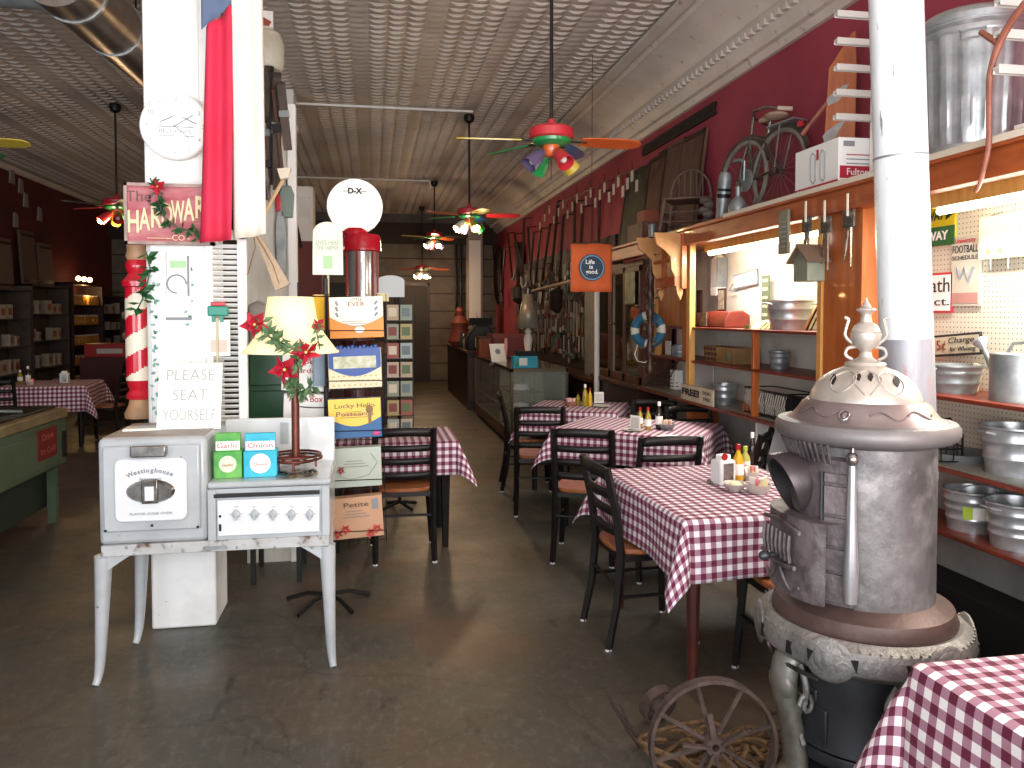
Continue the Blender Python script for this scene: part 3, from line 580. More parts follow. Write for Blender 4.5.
# broom
def broom(t3, s):
    a = Vector((0, 0, 0)); top = (P(283, 180, y=4.75) - P(254, 232, y=4.75)); MB().tube([a, top], .011, 8).build('handle', mat('pale_broom_handle', '#d8b98c'), t3)
    MB().prism([(-.012 + top.x, top.z), (.03 + top.x, top.z + .01), (.045 + top.x, top.z + .07), (-.03 + top.x, top.z + .06)], -.03, .03).build('grip', CREAM, t3)
    e0 = P(247, 268, y=4.75) - P(254, 232, y=4.75); e1 = P(276, 291, y=4.75) - P(254, 232, y=4.75); e2 = P(290, 284, y=4.75) - P(254, 232, y=4.75); m = MB()
    m.prism([(-.012, .0), (.014, .01), (.11, -.14), (e2.x, e2.z), (e1.x, e1.z), (.05, -.14)], -.02, .02); m.build('bristle_head', mat('pale_broom_straw', '#d9c3a6', '#c7ac8e', sc=30, st=(8, 8, 1)), t3)
    m = MB(); m.tube([(0, -.022, 0), (.01, -.024, -.09), (-.02, -.022, -.19), (-.035, -.02, -.25)], .004, 5); m.tube([(0, -.022, 0), (.06, -.024, -.1), (.11, -.022, -.2), (.14, -.02, -.3)], .003, 5); m.build('binding_cord', TANW, t3)
hung('straw_broom', 'pale flared straw broom hanging head down beside the shutter', 'broom', 254, 232, broom, 4.75)
tt = MB().tube([P(254, 232, y=4.75) + Vector((0, .03, .02)), P(254, 232, y=4.75) + Vector((0, .03, -.0)), P(254, 232, y=5.2)], .006, 6); tag(tt.build('wall_hook', DKMET), 'dark hook that carries the straw broom', 'hook')
def jug(t3, s):
    MB().lathe([(.001, -.13), (.09, -.13), (.11, -.1), (.115, .03), (.09, .1), (.05, .12), (.05, .135), (.001, .135)], 20).build('body', mat('dirty_white_jug', '#cfcabb', '#bdb6a4', sc=5, rough=.4), t3); MB().tube([(-.03, -.1, .1), (-.05, -.16, .05), (-.05, -.16, -.04), (-.02, -.11, -.08)], .012, 8).build('handle', CREAM, t3)
    MB().box(-.03, .02, -.02, .02, -.16, -.13).build('cap', RUST, t3)
hung('hanging_jug', 'grey white jug hung high behind the flag', 'jug', 266, 50, jug, 5.2)
def plaque(t3, s): MB().box(-.05, .05, -.01, .01, -.1, .08).build('card', WWHITE, t3); m = MB(); m.M = Matrix.Rotation(.5, 4, 'Y'); m.box(-.03, .03, -.015, -.01, -.03, .03); m.build('red_square', mat('brick_red_print', '#9c4a3c'), t3)
hung('small_placard', 'small white card with a brick red square, above the hanging jug', 'placard', 265, 24, plaque, 5.2)
WDK = mat('weathered_dark_wood', '#55463c', '#3d322b', sc=6, st=(4, 4, 1))
for k, (x0, y0, x1, y1, m_, lab) in enumerate(((268, 72, 266, 200, WDK, 'leftmost weathered wooden ski of the hanging bundle'), (272, 72, 272, 185, DKMET, 'black rod hanging between the wooden skis'), (277, 78, 277, 190, WDK, 'weathered ski with a metal binding in the bundle'), (273, 90, 283, 175, MWOOD, 'brown slanting pole at the front of the bundle'), (281, 85, 288, 150, WDK, 'rightmost weathered ski leaning out of the bundle'), (262, 130, 270, 205, CHROME, 'bright metal framed saw low in the bundle'))):
    y = 5.05 - .03 * k; a = P(x0, y0, y=y); b = P(x1, y1, y=y); t3 = thing('hanging_ski' if m_ is WDK else 'hanging_pole', lab, 'ski' if m_ is WDK else 'pole', (a.x, y, a.z)); d = b - a
    MB().beam((0, 0, 0), d, .05 if m_ is WDK else .018, .014).build('shaft', m_, t3); MB().beam(d * .4, d * .5, .06, .03).build('binding', GALVD if m_ is WDK else DKMET, t3)
    MB().beam(-d * .06 + Vector((0, .04, 0)), (0, 0, 0), .045 if m_ is WDK else .016, .012).build('tip', m_, t3)
for i, (px, py, w, h, m_, nm, lab, cat) in enumerate(((281, 245, .035, .22, GALVD, 'tin_scoop', 'long grey tin scoop hanging on the plank board', 'scoop'), (287, 202, .045, .1, mat('grey_green_tin', '#7a8880'), 'oil_can', 'grey green oil can hanging at the board edge', 'can'), (279, 204, .02, .06, CR, 'red_pulley', 'little red pulley next to the oil can', 'pulley'))):
    v = P(px, py, y=5.17); t3 = thing(nm, lab, cat, (v.x, 5.17, v.z)); MB().prism([(-w * .6, h), (w * .6, h), (w, h * .5), (w * .8, -h), (-w * .8, -h), (-w, h * .5)], -.03, .03).build('body', m_, t3, bevel=.008); MB().tube([(0, 0, h), (0, 0, h + .05), (.01, .03, h + .07)], .004, 6).build('hanger', DKMET, t3)
# pieces beyond, hung at the second post
for i, (px, py, sc) in enumerate(((297, 175, 1), (296, 232, 1.3), (301, 262, 1.2))):
    v = P(px, py, y=10.98); t3 = thing(('pulley_block', 'coiled_tube', 'red_cabinet')[i], ('black pulley hanging by the far white cupboard', 'dark bent tube with red end by the far cupboard', 'small dull red cupboard low between the white posts')[i], ('pulley', 'tube', 'cupboard')[i], (v.x, 9.9, v.z))
    if i == 0: MB().ball((0, 0, -.05), .07, (1, .5, 1.2)).build('wheel', BLACK, t3); MB().tube([(0, 0, 0), (-.12, .0, .25), (-.2, .0, .32)], .012, 6).build('rope', DKMET, t3)
    if i == 1: MB().tube([(-.1, 0, -.2), (-.1, 0, .1), (-.02, 0, .2), (.08, 0, .16), (.1, 0, 0), (.16, 0, -.3)], .02, 8).build('tube', DKMET, t3); MB().box(-.12, -.02, -.03, .03, -.1, .08).build('red_end', CR, t3)
    if i == 2: 
        t3.location = (v.x, 10.7, 0); MB().box(-.25, .3, -.1, .2, 0, v.z + .25).build('body', mat('dull_red_paint', '#6b3029'), t3); MB().box(-.2, .25, -.12, -.1, .2, v.z).build('door', mat('dull_red_paint', '#6b3029'), t3); MB().box(-.12, .1, -.13, -.12, .8, 1.15).build('notice', PAPER, t3)
# ---------------------------------------------------------------- table lamp on the range
b = P(296, 470, z=zs + .02); y = b.y; t2 = thing('table_lamp', 'copper pole lamp with cream bell shade standing on the cooktop', 'lamp', (b.x, y, zs + .024)); ps = lambda px, py: (P(px, py, y=y) - Vector(t2.location))
COP = mat('copper_brown_metal', '#7a4438', '#5e332a', sc=8, rough=.35, metal=.6)
MB().lathe([(.001, .0), (.085, 0), (.085, .006), (.001, .008)], 24).build('base_plate', CHROME, t2)
m = MB()
for z, r in ((.055, .12), (.07, .115), (.045, .09)): m.tube([(math.cos(a) * r, math.sin(a) * r, z) for a in [2 * PI * i / 28 for i in range(28)]], .006, 6, True)
for k in range(6): a = k * PI / 3; m.tube([(math.cos(a) * .02, math.sin(a) * .02, .06), (math.cos(a) * .115, math.sin(a) * .115, .058)], .004, 5)
for k in range(3): a = k * 2.1 + .5; m.tube([(math.cos(a) * .1, math.sin(a) * .1, .05), (math.cos(a) * .1, math.sin(a) * .1, .0)], .006, 5)
m.build('wire_trivet', COP, t2)
zsb = ps(291, 352).z; zst = ps(291, 297).z; sx = ps(291, 330).x
MB().tube([(0, 0, .02), (0, 0, zsb + .02)], .019, 12).build('pole', COP, t2)
sh = MB().lathe([(.215, zsb), (.19, zsb + .035), (.15, zsb + .09), (.118, zsb + .16), (.103, zst)], 32, c=(sx, 0, 0), caps=False); sh.lathe([(.218, zsb - .003), (.22, zsb + .006)], 32, c=(sx, 0, 0), caps=False).build('lamp_shade', mat('cream_shade', '#f3e3b8', rough=.8, emit='#ffe0a0', es=.25), t2, solid=.003)  # faint warm glow put into the shade, its bulb is unlit
MB().ball((sx, 0, zsb + .12), .035).build('bulb', BULBO, t2)
lv = thing('poinsettia_vine', 'vine of red silk poinsettias wound round the lamp', 'flowers', tuple(t2.location))
pts = [ps(268, 322) + Vector((0, -.21, 0)), ps(275, 335) + Vector((0, -.24, 0)), ps(290, 342) + Vector((0, -.24, 0)), ps(303, 350) + Vector((0, -.22, 0)), ps(296, 368) + Vector((0, -.05, 0)), ps(288, 385) + Vector((0, -.03, 0)), ps(300, 392) + Vector((0, -.03, 0)), ps(312, 386) + Vector((0, -.03, 0))]
m = MB(); m.tube(pts, .004, 5); m.tube([ps(316, 322) + Vector((0, -.16, 0)), ps(320, 335) + Vector((0, -.18, 0)), ps(322, 348) + Vector((0, -.16, 0))], .003, 5); m.build('stem', GREENL, lv); m = MB()
for k in range(90):
    u = R.random() * (len(pts) - 1.001); i = int(u); m.leaf(pts[i].lerp(pts[i + 1], u - i), (R.uniform(-1, 1), R.uniform(-.5, .1), R.uniform(-1, 1)), .03, .06)
for k in range(12): m.leaf(ps(319, 322 + 2.2 * k) + Vector((0, -.17, 0)), (R.uniform(-1, 1), -.3, R.uniform(-1, 1)), .022, .045)
m.build('leaves', mat('dusty_green_leaf', '#4c6a45', '#6f8a60', sc=20), lv)
for px, py, rr, dy in ((262, 324, .055, -.22), (310, 350, .06, -.22), (287, 368, .062, -.1), (321, 324, .03, -.17)): blossom(ps(px, py) + Vector((0, dy, 0)), lv, rr)
# green cabinet and boxed books behind the lamp
y = 4.75; a = P(247, 420, y=y); b = P(300, 348, y=y); t2 = thing('green_cabinet', 'dark green metal cabinet standing behind the lamp', 'cabinet', ((a.x + b.x) / 2, y + .2, 0)); w = (b.x - a.x) / 2; GC = mat('dark_green_enamel', '#17532f', '#10431f', sc=3, rough=.35)
MB().box(-w, w, -.18, .2, .72, b.z).build('body', GC, t2, bevel=.01); [MB().box(sx - .015, sx + .015, sy - .015, sy + .015, 0, .72).build('leg', DKMET, t2) for sx in (-w + .02, w - .02) for sy in (-.16, .18)]; z1 = b.z
for k in range(3): MB().box(-w + .015, w - .015, -.2, -.18, z1 - .22 - .23 * k, z1 - .02 - .23 * k).build('drawer', GC, t2, bevel=.006)
t2 = thing('curved_tin', 'curved grey tin cover leaning on top of the green cabinet', 'tin', (P(259, 322, y=4.7).x, 4.8, z1)); MB().prism([(-.07, 0), (.13, 0), (.11, .16), (.05, .25), (-.02, .28), (-.08, .25)], -.03, .05).build('body', mat('streaked_grey_tin', '#a8a39c', '#8a857e', sc=7, rough=.5), t2, bevel=.02)
def bookbox(name, label, px0, px1, py0, py1, y, m1, m2, s=None, tilt=0, wav=True, sc=.03, tm=None, zbase=None):
    a = P(px0, py1, y=y); b = P(px1, py0, y=y); w = (b.x - a.x) / 2; h = b.z - P((px0 + px1) / 2, py1, y=y).z; t3 = thing(name, label, 'box', ((a.x + b.x) / 2, y, P((px0 + px1) / 2, py1, y=y).z), rot=(0, tilt, 0))
    MB().box(-w, w, 0, .07, 0, h).build('body', m1, t3, bevel=.003)
    n = 14; top = [(-w * .98, h), (w * .98, h)]; low = [(w * .98 - 2 * w * .98 * i / n, h * (.52 - .22 * math.sin(PI * i / n))) for i in range(n + 1)]
    if wav: MB().prism(top + low, -.004, 0).build('flap', m2, t3)
    if s:
        for i, ln in enumerate(s): text(ln, sc, tm or TEXTK, t3, (0, -.0055, h * .82 - i * sc * 1.25), width=min(w * 1.5, len(ln) * sc * .62))
    return t3, w, h
bookbox('boxed_book', 'white recipe box with thin red lettering, right behind the lamp pole', 281, 329, 355, 391, 4.42, PAPER, PAPER, ['Paper', 'Garden'], .05, False, .04, mat('red_lettering', '#b8322e'))
bookbox('boxed_book', 'white and crimson box under the recipe box, by the backsplash', 283, 327, 394, 420, 4.40, PAPER, PAPER, ['Paper Box'], .04, False, .05, mat('crimson_lettering', '#b01c35'))
# ---------------------------------------------------------------- spinner racks
b = P(328, 603, z=0); rx, ry = b.x, b.y
t = thing('spinner_rack', 'black wire spinner rack on a five toed base, nearest the range', 'rack', (rx, ry, 0))
m = MB()
for k in range(5): a = k * 2 * PI / 5 + .3; m.tube([(0, 0, .05), (math.cos(a) * .12, math.sin(a) * .12, .05), (math.cos(a) * .24, math.sin(a) * .24, .012)], .012, 6)
m.build('star_base', DKMET, t); MB().tube([(0, 0, .04), (0, 0, 1.8)], .014, 10).build('pole', DKMET, t)
YB2 = ry - .13
DEFS = [(330, 384, 297, 338, '#e08a25', '#f3ead9', ['EVER'], 'orange boxed cards with a white printed flap, top of the near rack', '#7a4636'),
 (329, 382, 348, 388, '#ded7b4', '#2c4f9a', None, 'blue flapped card box with pale dotted front, second in the near rack', '#ffffff'),
 (329, 382, 398, 438, '#2a5f94', '#ecc94e', ['Lucky Hello', 'Postcards'], 'yellow flapped Lucky Hello box with a blue base, third in the near rack', '#7a3a56'),
 (330, 382, 447, 487, '#b4bcae', '#c4cabd', None, 'pale grey green floral card box, fourth in the near rack', '#7a4636'),
 (332, 384, 496, 538, '#c79a78', '#d2ab87', ['Petite'], 'beige box with coral flowers and script, lowest in the near rack', '#5a3a2a')]
for k, (x0, x1, y0, y1, c1, c2, s, lab, tc) in enumerate(DEFS):
    y = YB2 - .02; m1 = mat('card_box_%s' % 'abcde'[k] if False else lab.split()[0] + '_box_card', c1, rough=.45); m2 = mat(lab.split()[0] + '_flap_card', c2, rough=.45)
    t3, w, h = bookbox('card_box', lab, x0, x1, y0, y1, y, m1, m2, s, -.03 if k != 4 else -.06, k < 3, .035, mat(lab.split()[0] + '_box_lettering', tc)); t3['group'] = 'boxed cards on the near spinner rack'
    if k == 0:
        text('LITTLE', .022, mat('orange_box_lettering', tc), t3, (0, -.006, h * .93)); m = MB()
        for sx in (-1, 1):
            for q in range(3): m.M = Matrix.Translation((sx * w * .72, -.005, h * (.85 - q * .14))) @ Matrix.Rotation(.5 * sx, 4, 'Y'); m.prism([(-.006, -.012), (.006, -.012), (.009, .012), (-.004, .014)], -.001, .001)
        m.M = Matrix(); m.build('leaf_print', TEXTG, t3); m = MB(); m.M = Matrix.Translation((w * .1, -.006, h * .2)) @ Matrix.Rotation(PI / 2, 4, 'X') @ Matrix.Diagonal((1.5, 1, 1, 1)); m.lathe([(.018, 0), (.017, .002), (.001, .003)], 16); m.build('seal', PAPER, t3)
    if k == 1:
        MB().box(-w * .8, w * .8, -.0065, -.004, h * .5, h * .8).build('window_print', mat('pale_window_print', '#d8d8c8', '#a9b187', sc=25), t3); m = MB()
        for i in range(9):
            for j in range(3): m.box(-w * .85 + i * w * .2 + (j % 2) * w * .1, -w * .85 + i * w * .2 + (j % 2) * w * .1 + .008, -.003, .0, h * (.06 + .11 * j), h * (.06 + .11 * j) + .008)
        m.build('dot_print', mat('mustard_dot', '#d0a24a'), t3)
        m = MB(); 
        for i in range(12): m.ball((-w * .8 + i * w * .145, .02, h + .004 * (i % 3)), .012, n=6)
        m.build('scalloped_edge', mat('blue_flap_card', '#2c4f9a'), t3)
    if k == 2: MB().ball((w * .55, -.006, h * .72), .02, (1, .15, 1.2), 8).box(w * .5, w * .62, -.008, -.004, h * .35, h * .65).build('figure_print', mat('tan_print', '#8a6a45'), t3); MB().ball((w * .78, -.006, h * .1), .016, (1.2, .2, .8), 8).build('pink_seal', mat('pink_seal', '#d1487e'), t3)
    if k == 3: blossom((-w * .55, -.008, h * .45), t3, .022, mat('dusty_rose_print', '#a85a5a')); m = MB(); m.tube([(-w * .6, -.004, h * .3), (-w * .2, -.004, h * .2), (w * .5, -.004, h * .3), (w * .85, -.004, h * .6), (w * .6, -.004, h * .85)], .0015, 4); m.build('scroll_print', mat('soft_grey_green', '#8f9a88'), t3)
    if k == 4:
        for c in ((-w * .75, -.006, h * .15), (-w * .45, -.006, h * .25), (w * .75, -.006, h * .2), (w * .5, -.006, h * .1)): blossom(c, t3, .026, mat('coral_print', '#cc4f50'))
        MB().box(w * .62, w * .85, -.004, 0, h * .68, h * .92).build('stamp_print', TEXTG, t3)
    pr_ = mat('printed_grey_line', '#8f8a84') if k != 2 else mat('printed_tan_line', '#a8794a')
    for q in range(3): MB().box(-w * (.55 - .1 * q), w * (.5 - .12 * q), -.0058, -.004, h * (.40 - .055 * q) if k == 0 else h * (.52 + .07 * q), h * (.415 - .055 * q) if k == 0 else h * (.535 + .07 * q)).build('printed_line', pr_, t3)
    # wire pocket
    zb = t3.location.z; m = MB(); W = w + .012; cx = t3.location.x - rx; yy = y - ry - .014
    for z in (zb - .008, zb + .04): m.tube([(cx - W, yy + .1, z), (cx - W, yy, z), (cx + W, yy, z), (cx + W, yy + .1, z)], .0025, 5)
    for q in range(6): xx = cx - W + q * W * .4; m.tube([(xx, yy + .1, zb - .008), (xx, yy, zb - .008), (xx, yy, zb + .04)] if q in (0, 5) else [(xx, yy + .1, zb - .01), (xx, yy, zb - .01)], .002, 4)
    m.tube([(cx, yy + .1, zb - .008), (0, 0, zb - .008)], .004, 5)
    for q in range(7): xx = cx - W + q * W / 3; m.tube([(xx, yy + .1, zb - .06), (xx, yy + .1, zb + h + .02)], .002, 4)
    m.build('wire_pocket', DKMET, t)
m = MB()
for sx in (-.15, .15): m.tube([(sx, .04, .5), (sx, .04, 1.78)], .004, 5)
for z in (.5, .8, 1.1, 1.4, 1.7): m.tube([(math.cos(a) * .15, math.sin(a) * .12 + .03, z) for a in [2 * PI * i / 16 for i in range(16)]], .003, 4, True)
m.build('wire_cage', DKMET, t)
# more stock on the side of the near rack
for k, (py, c, lab) in enumerate(((300, '#e6b52c', 'yellow book standing at the left side of the near rack'), (356, '#8fa3b5', 'grey blue booklet at the left side of the near rack'))):
    v = P(322, py + 30, y=ry - .02); t3 = thing('booklet', lab, 'book', (v.x, ry - .02, v.z), .5); MB().box(-.045, .045, 0, .02, 0, .19).build('cover', mat(lab.split()[0] + '_cover', c), t3); MB().box(-.04, .042, .003, .017, .003, .192).build('pages', PAPER, t3); MB().beam((.04, .01, .01), (.12, .02, .0), .01, .003).build('wire_clip', DKMET, t3)
# second rack with greeting cards
v = P(404, 500, z=0); r2x, r2y = P(399, 360, y=6.5).x, 6.5
t = thing('card_spinner', 'tall dark spinner of small greeting cards behind the near rack', 'rack', (r2x, r2y, 0))
m = MB(); 
for k in range(4): a = k * PI / 2 + .6; m.tube([(0, 0, .05), (math.cos(a) * .17, math.sin(a) * .17, .012)], .014, 6)
m.build('base', DKMET, t); MB().tube([(0, 0, .04), (0, 0, 1.76)], .016, 8).build('pole', DKMET, t)
m = MB()
for sx in (-.1, .02, .11): m.tube([(sx, -.09, .55), (sx, -.09, 1.74)], .004, 5)
for z in range(7): m.box(-.115, .115, -.1, .1, .62 + z * .155, .627 + z * .155)
m.build('wire_frame', DKMET, t)
CCOL = ['#b9a58c', '#a9b3b0', '#b4a070', '#8f9c8a', '#c4b0a0', '#a05a50', '#9aa08a']
for r_ in range(7):
    for c_ in range(2):
        k = r_ * 2 + c_; py = 300 + 24.5 * r_; z = P(400, py + 19, y=r2y - .1).z
        t3 = thing('greeting_card', 'small greeting card in row %s of the card spinner, %s side' % (['one, the top', 'two', 'three', 'four', 'five', 'six', 'seven, the lowest'][r_], ['left', 'right'][c_]), 'card', (r2x - .052 + .108 * c_, r2y - .105, .628 + (6 - r_) * .155), group='greeting cards on the spinner')
        MB().box(-.047, .047, -.004, .004, 0, .125).build('card', mat('card_stock_' + 'abcdefg'[(k * 3) % 7], CCOL[(k * 3) % 7], rough=.6), t3); MB().box(-.035, .03, -.006, -.004, .03, .10).build('print', mat('card_print_' + 'abcd'[k % 4], ['#d9cfb8', '#6f7f86', '#8a4a44', '#5f7350'][k % 4]), t3)
# rounded blank white board on top
v = P(391, 297, y=6.4); t3 = thing('tombstone_board', 'blank white board with an arched top above the card spinner', 'sign', (v.x, 6.4, v.z)); w = .108; m = MB(); poly = [(-w, 0), (w, 0), (w, .13)] + [(math.cos(a) * w, .13 + math.sin(a) * .045) for a in [PI * i / 10 for i in range(1, 10)]] + [(-w, .13)]
m.prism(poly, -.01, .01); m.build('board', mat('bluish_white_board', '#ccd3d4', rough=.5), t3); MB().tube([(.02, .012, .05), (.04, .09, -.08)], .006, 6).build('stake', DKMET, t3)
v = P(395, 300, y=6.4); t3 = thing('yellow_tag', 'yellow folder poking out above the card spinner', 'folder', (v.x - .10, 6.36, 1.71)); MB().box(-.06, .05, 0, .02, 0, .06).build('sheet', CY, t3); MB().box(-.05, .05, .005, .022, .0, .067).build('inner_sheet', PAPER, t3)
# arched wooden sign on stake
v = P(328, 275, y=4.5); t3 = thing('stake_sign', 'arched off white sign with faded green writing on a stake', 'sign', (v.x, 4.5, v.z)); s = 4.38 / F; w = 15 * s; h = 53 * s
m = MB(); m.prism([(-w, 0), (w, 0), (w * .97, h * .78)] + [(math.cos(a) * w * .97, h * .78 + math.sin(a) * h * .22) for a in [PI * i / 10 for i in range(1, 10)]] + [(-w * .97, h * .78)], -.008, .008); m.build('board', mat('cream_green_board', '#e9ecdd', '#d3dcc4', sc=6, rough=.6), t3, bevel=.003)
SG = mat('sage_lettering', '#9db09a'); text('LIVES HERE', .035, SG, t3, (0, -.0095, h * .6), width=w * 1.5); text('THE FARMER', .035, SG, t3, (0, -.0095, h * .5), width=w * 1.4); MB().box(-w * .3, w * .3, -.0095, -.008, h * .12, h * .36).build('painted_plant', mat('pale_green_paint', '#a9cf9c'), t3)
MB().box(-.006, .006, .008, .016, -.2, .1).build('stake', mat('pale_stick', '#c9bd9c'), t3)
# visible gas pump
gx = P(355, 207, y=6.35).x; t = thing('gas_pump', 'antique red gas pump with a glass cylinder and white globe', 'gas pump', (gx, 6.35, 0)); zg = P(355, 207, y=6.35).z; s = 6.25 / F
MB().lathe([(.2, 0), (.2, .06), (.13, .1), (.10, .2), (.10, 1.35), (.15, 1.4), (.15, 1.46)], 28).build('column', mat('dark_brick_paint', '#4a1c1a', rough=.4), t)
ox = P(362, 240, y=6.35).x - gx; zc1 = P(362, 251, y=6.35).z; zc2 = P(362, 235, y=6.35).z
MB().lathe([(.115, 1.44), (.115, zc1)], 28, c=(ox, 0, 0)).build('glass_cylinder', mat('cloudy_glass', '#b6b2ac', '#8a8580', sc=3, st=(6, 6, .3), rough=.15, metal=.4), t)
m = MB(); 
for k in range(6): a = k * PI / 3 + .25; m.tube([(ox + math.cos(a) * .125, math.sin(a) * .125, 1.44), (ox + math.cos(a) * .125, math.sin(a) * .125, zc1 + .02)], .009, 6)
m.build('tie_rods', mat('brick_red_paint', '#9c2a2a', rough=.4), t)
MB().lathe([(.12, zc1 - .01), (.15, zc1), (.15, zc2 - .03), (.135, zc2), (.06, zc2 + .01)], 28, c=(ox, 0, 0)).build('top_collar', RED, t)
MB().lathe([(.1, zc2), (.1, zc2 + .03), (.085, zc2 + .05)], 24, c=(.0, 0, 0)).build('globe_collar', RED, t)
GLB = mat('milk_glass_globe', '#f6f4ee', rough=.2, coat=.4, emit='#fff8ec', es=.3)  # faint glow added to whiten the globe
m = MB(); m.M = Matrix.Translation((0, 0, zg)) @ Matrix.Rotation(PI / 2, 4, 'X'); rg = 27 * s; m.lathe([(.001, -.085), (rg * .5, -.08), (rg * .85, -.065), (rg, -.04), (rg, .04), (rg * .85, .065), (rg * .5, .08), (.001, .085)], 36); m.build('globe', GLB, t)
text('D-X', .06, TEXTK, t, (0, -.082, zg + rg * .52), bold=.003); MB().box(-.09, -.05, -.082, -.08, zg + rg * .5, zg + rg * .53).box(.05, .09, -.082, -.08, zg + rg * .5, zg + rg * .53).build('emblem_wing', TEXTG, t)

# ---------------------------------------------------------------- tables
def table(label, clabel, loc, W, D_, rz, drop, g, legm=None, name='dining_table', corner=1.0):
    t = thing(name, label, 'table', (loc[0], loc[1], 0), rz, 'gingham covered tables'); h = .742; w = W / 2 - .02; d = D_ / 2 - .02; lm = legm or DKMET
    MB().box(-w, w, -d, d, h - .03, h).build('tabletop', MWOOD, t, bevel=.004)
    for sx, sy in ((-1, -1), (1, -1), (-1, 1), (1, 1)):
        m = MB(); x = sx * (w - .05); y = sy * (d - .06); m.tube([(x, y, h - .03), (x, y, h - .15), (x + sx * .0, y, .0)], [.036, .036, .022], 8); m.build('leg', lm, t)
    MB().box(-w + .05, w - .05, -d + .05, -d + .07, h - .1, h - .03).box(-w + .05, w - .05, d - .07, d - .05, h - .1, h - .03).box(-w + .05, -w + .07, -d + .06, d - .06, h - .1, h - .03).box(w - .07, w - .05, -d + .06, d - .06, h - .1, h - .03).build('apron', lm, t)
    # cloth
    a = W / 2; b = D_ / 2; step = .02; nu = int((W + 2 * drop) / step); nv = int((D_ + 2 * drop) / step); seed = R.random() * 6
    def pos(s_, t_):
        u = -a - drop + (W + 2 * drop) * s_; v = -b - drop + (D_ + 2 * drop) * t_
        du = abs(u) - a; dv = abs(v) - b; su = 1 if u > 0 else -1; sv = 1 if v > 0 else -1; top = .747
        def fall(r): # distance r over the edge with a rounded lip
            lip = .02
            if r < lip * 1.57: th = r / lip; return lip * math.sin(th), lip * (1 - math.cos(th))
            return lip, lip + (r - lip * 1.57)
        if du <= 0 and dv <= 0: return (u, v, top)
        if du > 0 and dv <= 0:
            o, z = fall(du); wv = math.sin(v * 9 + seed) * .014 * min(1, z / .15) + .05 * z; return (su * (a + o + wv), v, top - z)
        if dv > 0 and du <= 0:
            o, z = fall(dv); wv = math.sin(u * 9 + seed * 2) * .014 * min(1, z / .15) + .05 * z; return (u, sv * (b + o + wv), top - z)
        r = math.hypot(du, dv); ph = math.atan2(dv, du); o, z = fall(r); k = min(1, r / .12)
        # corner sheet gathers into one fold that stands out on the diagonal
        bul = math.sin(2 * ph) ; off = o + .05 * z + bul * .42 * z * corner * k; sp_ = (ph - PI / 4)
        ang = PI / 4 + sp_ * 1.0
        zz = z * (1 - .10 * bul * corner)
        return (su * (a + off * math.cos(ang)), sv * (b + off * math.sin(ang)), top - zz)
    m = MB(); m.grid(pos, nu, nv, uv=lambda s_, t_: ((W + 2 * drop) * s_ + .01, (D_ + 2 * drop) * t_ + .01)); c = m.build('tablecloth', g, None, solid=.002)
    tag(c, clabel, 'tablecloth', 'gingham tablecloths', (loc[0], loc[1], 0), rz); return t
REDLEG = mat('red_stained_leg', '#5c2a22', '#46201a', sc=4, rough=.4)
T1 = (1.70, 3.60); T2 = (2.01, 5.70); T3 = (1.90, 7.08); T5 = (.12, 5.59); T4 = (1.87, 1.20)
table('dining table directly left of the cast iron stove, under gingham', 'burgundy gingham cloth on the table next to the stove', T1, .86, 1.08, .03, .27, GING, REDLEG)
table('dining table turned askew, second along the right side', 'gingham cloth on the second table, its corner toward the stove table', T2, 1.08, .82, -.62, .24, GING)
table('dining table nearest the glass display case', 'gingham cloth on the farthest right table, by the glass case', T3, .82, .8, -.45, .24, GING)
table('dining table standing behind the spinner racks', 'gingham cloth on the table behind the card racks', T5, .88, .66, 0.0, .24, GING)
table('dining table cut off by the lower right corner', 'gingham cloth in the lower right corner, in front of the stove', T4, 1.10, .95, .0, .36, GINGB, corner=.8)
